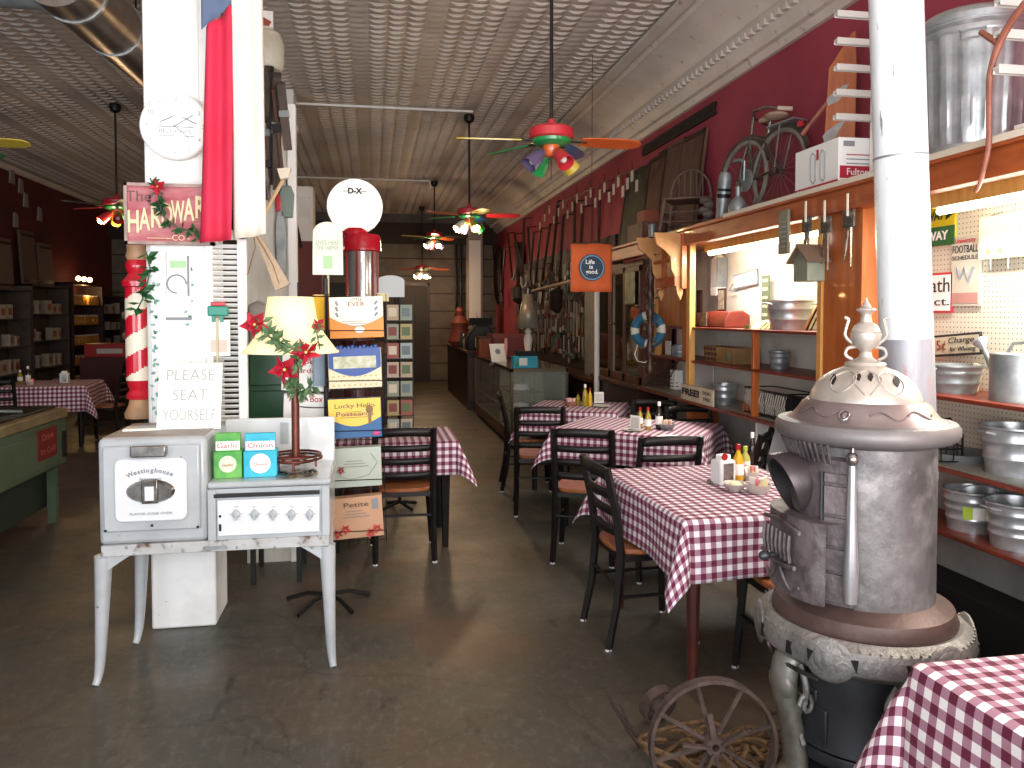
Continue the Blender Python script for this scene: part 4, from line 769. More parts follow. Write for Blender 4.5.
# ---------------------------------------------------------------- chairs
def make_chair(label):
    t = thing('dining_chair', label, 'chair', (0, 0, 0), 0, 'black ladder back chairs'); hw = .185
    for sx in (-1, 1):
        m = MB(); m.tube([(sx * (hw + .005), -.05, .0), (sx * hw, -.005, .22), (sx * hw, .015, .44), (sx * (hw + .0), -.01, .66), (sx * (hw - .0), -.06, .875)], [.019, .021, .022, .022, .020], 4); g = m.build('back_post', DKMET, t)
        MB().lathe([(.017, 0), (.017, .009)], 8, c=(sx * (hw + .005), -.05, 0)).build('glide', GLIDE, g)
        m = MB(); m.tube([(sx * (hw + .02), .40, 0), (sx * (hw - .01), .375, .43)], [.018, .021], 4); g = m.build('leg', DKMET, t); MB().lathe([(.017, 0), (.017, .009)], 8, c=(sx * (hw + .02), .40, 0)).build('glide', GLIDE, g)
    for k, z in enumerate((.845, .745, .655, .565)):
        y = -.01 - (z - .66) * .235 if z > .66 else .0; hh = .028 if k == 0 else .021
        def f(u, v, z=z, y=y, hh=hh): return ((u - .5) * 2 * (hw - .005), y - .028 * (1 - (2 * u - 1) ** 2), z - hh + 2 * hh * v + (.01 * (1 - (2 * u - 1) ** 2) if k == 0 else 0))
        MB().grid(f, 10, 1).build('back_slat', DKMET, t, solid=.014)
    n = 20; poly = []
    for i in range(n): a = 2 * PI * i / n; c, s_ = math.cos(a), math.sin(a); poly.append((math.copysign(abs(c) ** .6, c) * .2, .2 + math.copysign(abs(s_) ** .7, s_) * .205))
    m = MB(); m.add([(x, y, .45) for x, y in poly] + [(x, y, .475) for x, y in poly], [tuple(range(n))[::-1], tuple(range(n, 2 * n))] + [(i, (i + 1) % n, (i + 1) % n + n, i + n) for i in range(n)]); m.build('seat', SEAT, t, bevel=.006)
    MB().box(-hw, hw, .01, .03, .42, .45).box(-hw, hw, .36, .38, .42, .45).box(-hw - .01, -hw + .012, .02, .37, .42, .45).box(hw - .012, hw + .01, .02, .37, .42, .45).build('seat_frame', DKMET, t)
    for sx in (-1, 1): MB().tube([(sx * (hw + .002), -.0, .25), (sx * (hw + .002), .388, .25)], .009, 6).build('stretcher', DKMET, t)
    MB().tube([(-hw, .0, .3), (hw, 0, .3)], .009, 6).build('stretcher', DKMET, t)
    return t
ch0 = make_chair('black ladder back chair at the left side of the stove-side table')
ch0.location = (1.14, 3.72, 0); ch0.rotation_euler = (0, 0, -PI / 2 + .05)
CH = [((1.75, 4.44), -.02, 'black ladder back chair between the two nearest right tables'), ((1.33, 4.82), -.40, 'black ladder back chair pulled to the askew second table, left of centre'), ((1.31, 6.05), -.2, 'black ladder back chair in front of the far right table'),
 ((1.22, 7.1), -1.7, 'black ladder back chair at the far left edge of the third table'), ((1.82, 2.86), .0, 'black ladder back chair half hidden behind the cast iron stove'), ((.20, 5.06), -.0, 'black ladder back chair seen from behind, below the card racks'),
 ((2.48, 4.72), .9, 'black chair by the shelf counter, behind the condiments'), ((2.42, 6.5), 2.6, 'black chair in the gap beyond the askew table'), ((2.57, 6.02), 3.1, 'black chair against the low counter at the askew table')]
for (x, y), rz, lab in CH:
    c_ = dup(ch0, (x, y, 0), rz, lab)
    if x > 2.4: c_.scale = (1, 1, .965)
# ---------------------------------------------------------------- condiments
TZ = .749
KET = mat('ketchup_red', '#a81a20', rough=.3, coat=.3); MUS = mat('mustard_yellow', '#d8a81e', rough=.35); OILY = mat('olive_oil', '#a08a2a', rough=.15, coat=.6); SOY = mat('dark_sauce', '#1b0f0c', rough=.12, coat=.6); LIME = mat('lime_cap', '#a8c03a', rough=.4); CER = mat('grey_crockery', '#c9c4bb', rough=.35)
PINK = mat('pink_packet', '#e0899a'); YEL = mat('pale_yellow_packet', '#efe4b0')
def bottle(label, x, y, h, r, body, cap, lab=PAPER, z=TZ, g='sauce bottles on the tables'):
    t = thing('sauce_bottle', label, 'bottle', (x, y, z), 0, g)
    MB().lathe([(r * .9, 0), (r, .01), (r, h * .55), (r * .8, h * .66), (r * .38, h * .78), (r * .36, h * .88)], 14).build('body', body, t)
    MB().lathe([(r * .48, h * .85), (r * .48, h * .99), (r * .3, h)], 12).build('cap', cap, t); MB().lathe([(r * 1.03, h * .18), (r * 1.03, h * .48)], 14).build('label_band', lab, t)
def napkins(label, x, y, rz=0, logo=False, z=TZ):
    t = thing('napkin_dispenser', label, 'dispenser', (x, y, z), rz)
    MB().box(-.05, .05, -.04, .04, 0, .125).build('body', mat('dispenser_white', '#dfe0e2', rough=.3), t, bevel=.01); MB().box(-.03, .03, -.043, -.04, .02, .11).build('face_plate', CHROME, t)
    MB().box(-.03, .03, -.02, .02, .125, .15).build('napkins', PAPER, t)
    if logo: m = MB(); m.M = Matrix.Translation((-.01, -.022, .142)) @ Matrix.Rotation(PI / 2, 4, 'X'); m.lathe([(.001, .003), (.018, .003), (.018, 0)], 16); m.build('red_disc', KET, t)
def packets(label, x, y, w=.05, z=TZ, bowl=CER):
    t = thing('packet_bowl', label, 'bowl', (x, y, z)); MB().lathe([(w * .6, 0), (w * .7, .004), (w, .045), (w * .93, .045), (w * .6, .008)], 18).build('bowl', bowl, t)
    m = MB()
    for k in range(12):
        a = R.random() * 6.28; rr = R.random() * w * .6; m.M = Matrix.Translation((math.cos(a) * rr, math.sin(a) * rr, .04)) @ Matrix.Rotation(a, 4, 'Z') @ Matrix.Rotation(R.uniform(-.5, .5), 4, 'X'); m.box(-.018, .018, -.002, .002, -.01, .035, k % 3)
    m.build('packets', [YEL, PINK, PAPER], t)
def menu(label, x, y, rz, z=TZ):
    t = thing('menu_card', label, 'menu', (x, y, z), rz); MB().box(-.045, .045, 0, .004, 0, .115).build('card', PAPER, t); MB().box(-.05, .05, -.02, .025, 0, .012).build('holder', CHROME, t); MB().box(-.035, .035, -.002, 0, .025, .10).build('print', mat('faint_menu_print', '#d5cfc6'), t)
def saucer(label, px, py, w=.06, z=TZ):
    v = P(px, py, z=z); t = thing('small_bowl', label, 'bowl', tuple(v)); MB().lathe([(w * .45, 0), (w * .5, .003), (w, .04), (w * .95, .042), (w * .5, .008), (.001, .006)], 20).build('bowl', CER, t); MB().ball((0, 0, .03), w * .6, (1, 1, .5), 8).build('filling', YEL, t)
at = lambda px, py: P(px, py, z=TZ)[:2]
# stove-side table
x, y = at(723, 484); napkins('white napkin dispenser with a red disc on the stove-side table', x, y, .25, True)
x, y = at(738, 481); bottle('yellow mustard bottle with a red cap on the stove-side table', x, y, .19, .028, MUS, KET)
x, y = at(745, 474); bottle('lime topped squeeze bottle behind the mustard', x, y, .15, .026, mat('pale_lime', '#b8b25a'), LIME)
x, y = at(752, 468); bottle('dark sauce bottle with white cap on the stove-side table', x, y, .20, .022, SOY, PAPER, SOY)
x, y = at(713, 483); t = thing('pepper_mill', 'slim clear shaker at the left of the napkin dispenser', 'shaker', (x, y, TZ)); MB().lathe([(.03, 0), (.03, .012), (.008, .02), (.006, .13), (.001, .135)], 14).build('stand', CHROME, t)
saucer('small pale bowl in front of the mustard bottle', 735, 491); 
v = at(758, 493); packets('crockery bowl of pastel packets nearest the stove', v[0], v[1], .065)
v = at(750, 480); packets('heap of yellow and white packets behind the bowls', v[0], v[1], .045)
# second table
x, y = at(639, 431); menu('leaning menu card at the left of the second table', x - .03, y, -1.0)
x, y = at(648, 430); bottle('green glass bottle with a white cap on the second table', x, y, .17, .022, OILY, KET)
x, y = at(640, 427); bottle('small oil bottle with red cap, leftmost bottle on the second table', x, y, .15, .02, OILY, KET)
x, y = at(659, 429); bottle('dark bottle with a white cap and pale label on the second table', x, y, .205, .026, SOY, PAPER)
x, y = at(667, 430); packets('grey bowl of pink and yellow packets on the second table', x, y, .06, bowl=GALVD)
x, y = at(668, 437); t = thing('crumpled_napkin', 'crumpled white napkin at the near edge of the second table', 'napkin', (x, y, TZ)); m = MB(); m.grid(lambda u, v: ((u - .5) * .16, (v - .5) * .07, .004 + .012 * abs(math.sin(u * 9 + v * 5)) * (1 - abs(2 * u - 1))), 12, 6); m.build('cloth', PAPER, t, solid=.003)
x, y = at(633, 431); t = thing('side_plate', 'small white plate on the left of the second table', 'plate', (x, y, TZ)); MB().lathe([(.04, 0), (.075, .012), (.07, .014), (.04, .005), (.001, .004)], 20).build('plate', CER, t)
# third table
x, y = at(585, 406); bottle('clear oil bottle with a white cap on the third table', x, y, .205, .026, OILY, PAPER, OILY)
x, y = at(590, 406); bottle('slim yellow bottle with a red cap on the third table', x, y, .17, .02, MUS, KET, MUS)
x, y = at(578, 405); bottle('short amber bottle at the left on the third table', x, y, .12, .022, OILY, SOY, OILY)
x, y = at(599, 404); menu('upright white menu card on the third table', x, y, -.2)
x, y = at(570, 406); packets('clay coloured bowl of packets on the third table', x, y, .055, bowl=mat('clay', '#a0705a'))
x, y = at(602, 407); t = thing('side_plate', 'small white plate beside the menu card on the third table', 'plate', (x, y, TZ)); MB().lathe([(.04, 0), (.085, .014), (.08, .018), (.04, .006), (.001, .004)], 20).build('plate', CER, t)

# ---------------------------------------------------------------- the cast iron stove
sv = P(866, 437, z=1.21); SXY = Vector((1.63, 2.365, 0))
t = thing('cast_iron_stove', 'large old cast iron base burner stove with a silver dome and urn finial', 'stove', SXY)
t.scale = (.88, .88, 1)
toC = Vector((-SXY.x, -SXY.y, 0)).normalized(); aC = math.atan2(toC.y, toC.x)
MB().lathe([(.255, .60), (.252, .65), (.25, 1.18)], 56).build('barrel', IRON, t)
m = MB(); m.lathe([(.2, .555), (.305, .56), (.325, .58), (.33, .61), (.315, .645), (.28, .66), (.253, .672)], 56); m.build('skirt', IRONB, t)
# ornate foot ring
m = MB(); m.lathe([(.20, .50), (.28, .48), (.35, .487), (.382, .51), (.392, .545), (.38, .58), (.345, .60), (.31, .59), (.22, .57)], 64); ring = m.build('foot_ring', IRONL, t)
m = MB()
for k in range(30):
    a = k * 2 * PI / 30 + .1
    c, s = math.cos(a), math.sin(a)
    if k % 5 == 0: continue
    m.M = Matrix.Translation((c * .387, s * .387, .54)) @ Matrix.Rotation(a - PI / 2 + PI, 4, 'Z') @ Matrix.Rotation(-.05, 4, 'X')
    q = 1 if k % 3 == 1 else -1
    m.prism([(-.02 * q, .02), (.006 * q, .022), (.0, -.018)] if k % 2 else [(-.012, -.02), (.012, -.02), (.01, .02), (-.01, .02)], -.006, .01)
m.build('ring_cutout_shade', BLACK, ring)  # black plates paint the shade of pierced openings, nothing is cut
for k in range(6):
    m = MB()
    a = aC - .27 + k * 2 * PI / 6
    m.M = Matrix.Translation((math.cos(a) * .375, math.sin(a) * .375, .545)) @ Matrix.Rotation(a, 4, 'Z')
    m.ball((0, 0, -.005), .088, (.20, 1.0, .80), 18); m.ball((.006, 0, 0), .066, (.24, .95, .80), 16); m.ball((.012, 0, 0), .042, (.28, .9, .8), 12)
    m.build('shell_boss', IRONL, ring)
m = MB(); zz = [.40, .52]
for k in range(72): a = k * 2 * PI / 72; m.ball((math.cos(a) * .378, math.sin(a) * .378, .585), .005, n=6)
m.build('bead_trim', IRONL, ring)
# base with drawer, scroll legs
MB().box(-.17, .17, -.17, .17, .17, .50).lathe([(.26, .05), (.26, .075), (.19, .09)], 30).build('ash_base', IRONK, t, bevel=.02).rotation_euler = (0, 0, aC + PI / 4 + .3)
m = MB(); m.lathe([(.27, .19), (.275, .17), (.27, .15), (.2, .13)], 40); m.lathe([(.265, .485), (.262, .35), (.268, .24), (.275, .20)], 40); m.build('drum_base', IRONK, t)
for k in range(4):
    a = aC - .95 + k * PI / 2; m = MB(); m.M = Matrix.Rotation(a, 4, 'Z')
    m.tube(smooth([(.25, 0, .49), (.31, 0, .45), (.325, 0, .38), (.305, 0, .28), (.28, 0, .18), (.275, 0, .09), (.31, 0, .045), (.34, 0, .022)]), smr([.045, .045, .042, .04, .04, .042, .042, .02]), 14, flat=1.5)
    m.ball((.335, 0, .38), .052, (.6, 1.5, 1), 14); m.ball((.325, 0, .035), .038, (1.2, 1.5, .8), 12)
    lg = m.build('leg', mat('gold_grey_iron', '#98958f', '#77715f', sc=9, rough=.45, metal=.5), t)
    m = MB(); m.M = Matrix.Rotation(a, 4, 'Z')
    for s_ in (-1, 1):
        pts = [(.30 - .02 * q / 16, s_ * (.07 + .035 * math.sin(q * .42)), .46 - q * .018) for q in range(16)]; m.tube(pts, .012, 6)
        m.tube([(.29 + .03 * math.cos(q * .7) * (1 - q / 14), s_ * (.10), .34 + .04 * math.sin(q * .7) * (1 - q / 14)) for q in range(12)], .009, 6)
    m.build('scroll', IRONL, lg)
m = MB(); a = aC - .75; m.M = Matrix.Rotation(a, 4, 'Z'); m.box(.22, .27, -.05, .05, .34, .385); m.box(.22, .262, -.09, .09, .20, .33); dr = m.build('ash_drawer', IRONK, t, bevel=.006); m = MB(); m.M = Matrix.Rotation(a, 4, 'Z'); m.tube([(.26, -.03, .36), (.30, -.03, .36), (.30, .03, .36), (.26, .03, .36)], .007, 6); m.build('drawer_pull', CHROME, dr)
# chrome rail under the ring
m = MB(); m.tube([(math.cos(a) * .34, math.sin(a) * .34, .455) for a in [aC - 1.6 + 1.2 * i / 14 for i in range(15)]], .008, 6); m.build('foot_rail', CHROME, t)
# top rim, collar, dome
m = MB(); m.lathe([(.252, 1.178), (.29, 1.188), (.315, 1.198), (.325, 1.212), (.325, 1.234), (.314, 1.249), (.29, 1.254)], 60); m.build('top_rim', mat('grey_rim_iron', '#6b6867', '#7c7675', sc=5, rough=.5, metal=.4, bump=.1), t)
m = MB(); m.lathe([(.29, 1.25), (.262, 1.262), (.245, 1.28), (.226, 1.305), (.205, 1.318)], 60); col = m.build('collar', mat('mauve_nickel', '#988a88', '#85797a', sc=5, rough=.35, metal=.65), t)
m = MB(); a0 = aC - .05
for s_ in (-1, 1):
    for st in range(2):
        cc = a0 + s_ * (.12 + .55 * st); pts = []
        for q in range(22): u = q / 21; aa = cc + s_ * u * .5; zz_ = 1.285 + .012 * math.sin(u * 6.0); rr = .247 - (zz_ - 1.28) * .75; pts.append((math.cos(aa) * rr, math.sin(aa) * rr, zz_ + .003))
        m.tube(pts, .0035, 5)
aa = a0 - .22; m.M = Matrix.Translation((math.cos(aa) * .25, math.sin(aa) * .25, 1.285)) @ Matrix.Rotation(aa, 4, 'Z') @ Matrix.Rotation(-.9, 4, 'Y'); m.tube([(0, math.cos(q) * .017, math.sin(q) * .022) for q in [2 * PI * i / 14 for i in range(14)]], .004, 5, True); m.ball((0, 0, 0), .009, (.5, 1, 1.6), 8)
m.build('scroll_relief', mat('mauve_nickel', '#988a88'), col)
dome = [(.2, 1.308), (.199, 1.318), (.193, 1.34), (.175, 1.37), (.146, 1.395), (.11, 1.414), (.07, 1.428), (.056, 1.434)]
dm = MB().lathe(dome, 60).build('dome', NICKEL, t)
def onDome(a, r):
    for (r0, z0), (r1, z1) in zip(dome, dome[1:]):
        if r1 <= r <= r0: u = (r0 - r) / (r0 - r1 + 1e-9); z = z0 + (z1 - z0) * u; sl = math.atan2(z1 - z0, r0 - r1); return Vector((math.cos(a) * r, math.sin(a) * r, z)), sl
for da, r_, rt, w, h in ((-.82, .155, .5, .012, .032), (-.22, .135, .15, .010, .026), (.08, .135, -.15, .010, .026), (.68, .155, -.6, .013, .032)) :
    m = MB(); p, sl = onDome(aC + .05 + da, r_); m.M = Matrix.Translation(p) @ Matrix.Rotation(aC + .05 + da, 4, 'Z') @ Matrix.Rotation(-(PI / 2 - sl), 4, 'Y') @ Matrix.Rotation(rt, 4, 'X') @ Matrix.Rotation(PI / 2, 4, 'Z')
    m.prism([(-w, 0), (-w * .3, h * .9), (w * .5, h * .7), (w, 0), (w * .4, -h * .9), (-w * .7, -h * .6)], -.003, .002)
    m.build('dome_vent_shade', BLACK, dm)  # black inset painted as the dark of a vent hole

m = MB()
for s_ in (-1, 1):
    pts = []
    for q in range(26):
        u = q / 25; th = u * 2 * PI; a = aC + .05 + s_ * (.55 + .30 * math.cos(th)); r_ = .150 + .038 * math.sin(th); p, sl = onDome(a, r_); pts.append(p + Vector((0, 0, .002)))
    m.tube(pts, .003, 5)
    pts = []
    for q in range(16): u = q / 15; a = aC + .05 + s_ * (.05 + .28 * math.sin(u * PI)); p, sl = onDome(a, .10 + .09 * u); pts.append(p + Vector((0, 0, .002)))
    m.tube(pts, .0028, 5)
m.build('dome_scrollwork', NICKEL, dm)
m = MB(); m.lathe([(.07, 1.4285), (.075, 1.4346), (.07, 1.4423), (.045, 1.4469), (.025, 1.4593), (.020, 1.4762), (.024, 1.4839), (.045, 1.4993), (.055, 1.5224), (.056, 1.5393), (.050, 1.5424), (.052, 1.5455), (.042, 1.5648), (.022, 1.5763), (.018, 1.5994), (.022, 1.6071), (.036, 1.6163), (.034, 1.6210), (.018, 1.6256), (.012, 1.6379), (.005, 1.6456), (.004, 1.6572)], 28); u_ = m.build('urn_finial', NICKEL, t)
for s_ in (-1, 1):
    m = MB(); m.M = Matrix.Rotation(aC + PI / 2, 4, 'Z'); m.tube(smooth([(s_ * .045, 0, 1.4493), (s_ * .07, 0, 1.4647), (s_ * .062, 0, 1.4877), (s_ * .03, 0, 1.4954), (s_ * .05, 0, 1.5070), (s_ * .072, 0, 1.5301), (s_ * .068, 0, 1.5609), (s_ * .062, 0, 1.5840), (s_ * .075, 0, 1.5917)]), .006, 7)
    m.build('urn_handle', NICKEL, u_)
# shaker handle
rt = Vector((-toC.y, toC.x, 0))  # to the viewer's right is -? fix by sign
rgt = Vector((math.cos(PS), -math.sin(PS), 0))
hp = toC * .275 - rgt * .04
m = MB(); m.tube([hp + Vector((0, 0, z)) for z in (1.14, 1.12, 1.08, .99, .90, .82, .76, .705)], [.010, .013, .014, .017, .021, .026, .026, .022], 16); hd = m.build('shaker_handle', mat('polished_handle', '#c9cacb', rough=.28, metal=.75), t)
MB().ball(hp + Vector((0, 0, 1.155)) + toC * .005, .022, n=16).tube([hp + Vector((0, 0, 1.17)), hp + Vector((0, 0, 1.19))], .008, 8).tube([hp + Vector((0, 0, 1.155)), hp * .85 + Vector((0, 0, 1.155))], .012, 8).build('ball_knob', CHROME, hd)
# door assembly: faces left of the viewer
aD = aC - 1.02
def dM(): 
    m = MB(); m.M = Matrix.Rotation(aD, 4, 'Z'); return m
# curved casing strip carrying the doors
m = MB(); m.lathe([(.25, .67), (.268, .68), (.268, 1.14), (.25, 1.15)], 24, a0=aD - .85, a1=aD + .93); m.build('door_casing', IRONP, t)
m = dM(); m.grid(lambda u, v: ((.262 + .075 * math.sin(PI * min(1, max(0, u)) ) ** .6), (u - .5) * .40, .685 + .26 * v + .02 * (1 if False else 0)), 14, 6)
m.add([(.262 + .075 * math.sin(PI * u) ** .6 if 0 < u < 1 else .262, (u - .5) * .40, .945) for u in [i / 14 for i in range(15)]] + [(.2, .2, .945), (.2, -.2, .945)], [tuple(range(17))])
ld = m.build('ash_door', IRONP, t)
m = dM()
for k in range(7): y = -.10 + .033 * k; m.tube([(.345, y, .80), (.352, y, .84), (.348, y, .89)], .007, 6)
m.tube([(.343, -.13, .79), (.35, 0, .775), (.343, .13, .79)], .008, 6); m.tube([(.33, -.14, .905), (.345, 0, .925), (.33, .14, .905)], .008, 6); 
for s_ in (-1, 1): m.tube([(.345 - .02 * q / 12, s_ * (.02 + .009 * q), .765 - .06 * math.sin(q / 12 * 2.4)) for q in range(13)], .006, 6)
m.build('door_grille', IRONP, ld)
m = dM(); m.tube([(.335, -.0, .80), (.385, -.0, .80)], .009, 8); m.ball((.395, 0, .80), .02, (1.3, .9, .8), 10); m.build('door_latch', IRONK, ld)
# upper hopper mouth
m = dM(); hood = []
n = 28
def ov(cx_, cz, ry, rz_, tilt):
    return [(cx_ + math.sin(a) * rz_ * tilt, math.cos(a) * ry, cz + math.sin(a) * rz_) for a in [2 * PI * i / n for i in range(n)]]
o1 = ov(.23, 1.05, .085, .09, .1); o2 = ov(.30, 1.045, .098, .10, .35); o3 = ov(.325, 1.038, .095, .10, .5); o4 = ov(.319, 1.034, .083, .088, .5); o5 = ov(.25, 1.03, .07, .075, .35)
vs = o1 + o2 + o3 + o4 + o5; m.add(vs, [(q * n + i, q * n + (i + 1) % n, (q + 1) * n + (i + 1) % n, (q + 1) * n + i) for q in range(3) for i in range(n)], 0, True)
hp_ = m.build('hopper_hood', mat('dark_mauve_iron', '#4d4445', '#3d3537', sc=6, rough=.4, metal=.4), t)
m = dM(); m.add(o4 + o5, [(i, (i + 1) % n, (i + 1) % n + n, i + n) for i in range(n)] + [tuple(range(n, 2 * n))], 0, True); m.build('hopper_mouth', mat('mouth_shade_iron', '#1c1819', rough=.6), hp_)  # near-black colour paints in the dark of the hopper opening
m = MB()
aH = aD + .72
for z0, z1 in ((.69, .78), (.79, .86), (.87, .96), (.97, 1.06), (1.07, 1.10)):
    m.M = Matrix.Rotation(aH, 4, 'Z'); m.box(.262, .279, -.05, .05, z0, z1)
    m.ball((.28, .035, z1 - .015), .006, n=6); m.ball((.28, .035, z0 + .015), .006, n=6)
m.build('hinge_plates', IRONP, t, bevel=.003)
m = MB(); m.M = Matrix.Rotation(aH - .22, 4, 'Z'); m.tube([(.275, 0, .69), (.275, 0, 1.10)], .008, 8); m.build('hinge_rod', IRONK, t)
m = MB()
for k in range(16): a = aD - .6 + k * .08; m.tube([(math.cos(a) * .27, math.sin(a) * .27, 1.13), (math.cos(a) * .30, math.sin(a) * .30, 1.192)], .006, 5)
m.build('fluted_trim', IRONP, t)
# stove pipe
pb = P(912, 372, y=2.56); t2 = thing('stove_pipe', 'white painted stove pipe rising behind the stove to the ceiling', 'pipe', (pb.x, 2.56, 1.0)); 
tp = P(901, 0, y=2.56); lean = (tp.x - pb.x) / (tp.z - pb.z); zj = P(912, 341, y=2.56).z - 1
X = lambda z: (z * lean, 0, z)
MB().tube([X(zj), X(1.2), X(ZC - 1.02)], .0905, 32).build('upper_pipe', PIPEW, t2); MB().tube([X(.0), X(zj + .01)], .0925, 32).build('lower_pipe', PIPEG, t2)
zsm = P(905, 159, y=2.56).z - 1; MB().tube([X(zsm), X(zsm + .008)], .0925, 32).build('seam', GALVD, t2)
MB().tube([(0, 0, .0), (-.05, -.03, -.05), (-.14, -.09, -.08)], [.0925, .09, .085], 20).build('elbow', PIPEG, t2)
MB().tube([X(ZC - 1.04), X(ZC - 1.01)], .15, 28).build('ceiling_collar', GALVD, t2)
# ---------------------------------------------------------------- wheels and vine on the floor in front
def wheel(name, label, c, r, rot, nsp, hubs, cat='wheel'):
    t3 = thing(name, label, cat, c, rot=rot)  # wheel plane xz
    m = MB(); k = 48; ra = .02
    m.lathe([(r - .012, -ra), (r, -ra), (r, ra), (r - .012, ra), (r - .012, -ra)], k, caps=False); m.M = Matrix(); o = m.build('rim', RUST, t3); o.rotation_euler = (PI / 2, 0, 0)
    for i in range(nsp): a = 2 * PI * i / nsp + .26; MB().tube([(math.cos(a) * .03, 0, math.sin(a) * .03), (math.cos(a) * (r - .01), 0, math.sin(a) * (r - .01))], .008, 6).build('spoke', RUST, t3)
    m = MB().lathe([(.012, -.03), (.03, -.03), (.035, -.01), (.035, .01), (.03, .03), (.012, .03), (.012, -.03)], 18, caps=False); o = m.build('hub', RUST, t3); o.rotation_euler = (PI / 2, 0, 0)
    if hubs:
        m = MB()
        for i in range(5): a = 2 * PI * i / 5 + .5; m.beam((math.cos(a) * .02, -.03, math.sin(a) * .02), (math.cos(a) * .11, -.03, math.sin(a) * .11), .018, .01)
        m.build('star_spacer', RUST, t3)
    return t3
rw = 66 * 2.48 / F
cW = P(713, 738, y=2.33); wheel('iron_wheel', 'large rusty spoked iron wheel leaning at the front of the stove', (cW.x, 2.33, rw * 1.0), rw, (-.06, 0, -.12), 8, True)
cW = P(658, 712, y=2.85); wheel('iron_wheel', 'small dark spoked wheel behind the large rusty one', (cW.x, 2.85, .08), .075, (.3, 0, .3), 5, False)
# coiled rope / vine heap
v = P(700, 768, z=.0); t3 = thing('rope_heap', 'heap of brown coiled vine rope under the iron wheel', 'rope', (cW.x + .12, 2.55, 0)); m = MB()
for k in range(26):
    a = R.random() * 6.28; rr = .04 + .13 * R.random(); cc = Vector((R.uniform(-.12, .16), R.uniform(-.1, .1), .02 + .05 * R.random())); pts = [cc + Vector((math.cos(q) * rr, math.sin(q) * rr * .7, .02 * math.sin(q * 2 + a))) for q in [a + 4.6 * i / 14 for i in range(15)]]; m.tube(pts, .009, 5)
m.build('coils', mat('brown_rope', '#7a5c3c', '#54402a', sc=40, rough=.9), t3); t3.children[0]['kind'] = 'stuff' if False else ''
for ch in t3.children:
    del ch['kind']
v = P(608, 690, y=2.45); m = MB(); t3 = thing('bent_branches', 'dark bent branches sticking up left of the small wheel', 'branch', (P(650, 745, y=2.7).x, 2.7, .02)); g = lambda px, py: P(px, py, y=2.7) - Vector(t3.location)
m.tube([g(606, 690), g(616, 710), g(630, 728), g(650, 750)], [.004, .006, .007, .008], 6); m.tube([g(620, 705), g(628, 722), g(640, 740), g(655, 757)], [.003, .005, .006, .007], 6); m.tube([g(606, 688), g(612, 705), g(628, 732), g(642, 752)], .003, 5); m.build('twigs', mat('dark_twig', '#3a2a22', rough=.9), t3)
# ---------------------------------------------------------------- built-in display shelving, right wall
t = thing('display_shelving', 'long orange wood display shelving built along the right wall', 'shelving', (2.8, 4.6, 0)); O = Vector(t.location)
XF, XB = 2.6, 2.985; zl = [.59, .89, 1.22, 1.49]; Y0, Yp0, Yp1, Y1, Y2 = 1.4, 3.80, 4.17, 6.10, 7.35
def part(n, m_, *bs, bevel=.003, par=None):
    m = MB()
    for b in bs: m.box(*b)
    return m.build(n, m_, par or t, bevel=bevel, world=True)
PEG = mat('cream_backing', '#e9e4d8', '#dcd7c9', sc=3, rough=.6)
def pegmat():
    m = bpy.data.materials.new('cream_pegboard'); m.use_nodes = True; N = m.node_tree.nodes; L = m.node_tree.links; b = N['Principled BSDF']; b.inputs['Roughness'].default_value = .6
    tc = N.new('ShaderNodeTexCoord'); sp = N.new('ShaderNodeSeparateXYZ'); L.new(tc.outputs['Object'], sp.inputs[0]); d2 = []
    for k in (1, 2):
        d = N.new('ShaderNodeMath'); d.operation = 'DIVIDE'; d.inputs[1].default_value = .0254; L.new(sp.outputs[k], d.inputs[0]); f = N.new('ShaderNodeMath'); f.operation = 'FRACT'; L.new(d.outputs[0], f.inputs[0]); s_ = N.new('ShaderNodeMath'); s_.operation = 'SUBTRACT'; s_.inputs[1].default_value = .5; L.new(f.outputs[0], s_.inputs[0]); q = N.new('ShaderNodeMath'); q.operation = 'POWER'; q.inputs[1].default_value = 2; L.new(s_.outputs[0], q.inputs[0]); d2.append(q)
    a = N.new('ShaderNodeMath'); a.operation = 'ADD'; L.new(d2[0].outputs[0], a.inputs[0]); L.new(d2[1].outputs[0], a.inputs[1]); g = N.new('ShaderNodeMath'); g.operation = 'LESS_THAN'; g.inputs[1].default_value = .02; L.new(a.outputs[0], g.inputs[0])
    mx = N.new('ShaderNodeMix'); mx.data_type = 'RGBA'; L.new(g.outputs[0], mx.inputs[0]); mx.inputs[6].default_value = lin('#ddd6c3'); mx.inputs[7].default_value = lin('#5c5648'); L.new(mx.outputs[2], b.inputs['Base Color']); return m
part('pegboard', pegmat(), (XB, XR - .003, Y0, Yp0, .3, 2.2))
part('back_panel', PEG, (XB, XR - .003, Yp1, Y2, .3, 2.2)); 
part('plank_facing', planks('pressed_cream_tin', '#d8cfa8', '#cbc29c', '#b3aa88', .075, 2, .5), (XB - .008, XB, Yp1 + .02, 5.1, 1.5, 2.2))
BASEW = mat('white_base_board', '#b0b0aa', '#94958e', sc=3, rough=.6)
part('base_back', BASEW, (XF + .30, XB, Y0, Y2, 0.3, .88)); part('base_plinth', BLACK, (XF + .10, XB, Y0, Yp0, 0, .30), (XF + .04, XB, Yp1, Y2, 0, .3))
part('counter', REDEDGE, (XF, XB, Y0, Yp0, .872, .892), (XF - .045, XB, Yp1, Y2, .872, .892)); 
part('counter_top_sheet', mat('grey_painted_shelf_top', '#8d8a80', rough=.5), (XF + .02, XB, Y0, Yp0, .892, .896), (XF + .02, XB, Yp1, Y2, .892, .896), bevel=0)
part('shelf', REDEDGE, (XF, XB, Y0, Yp0, 1.205, 1.225)); part('shelf', REDEDGE, (XF, XB, Y0, Yp0, .575, .595)); 
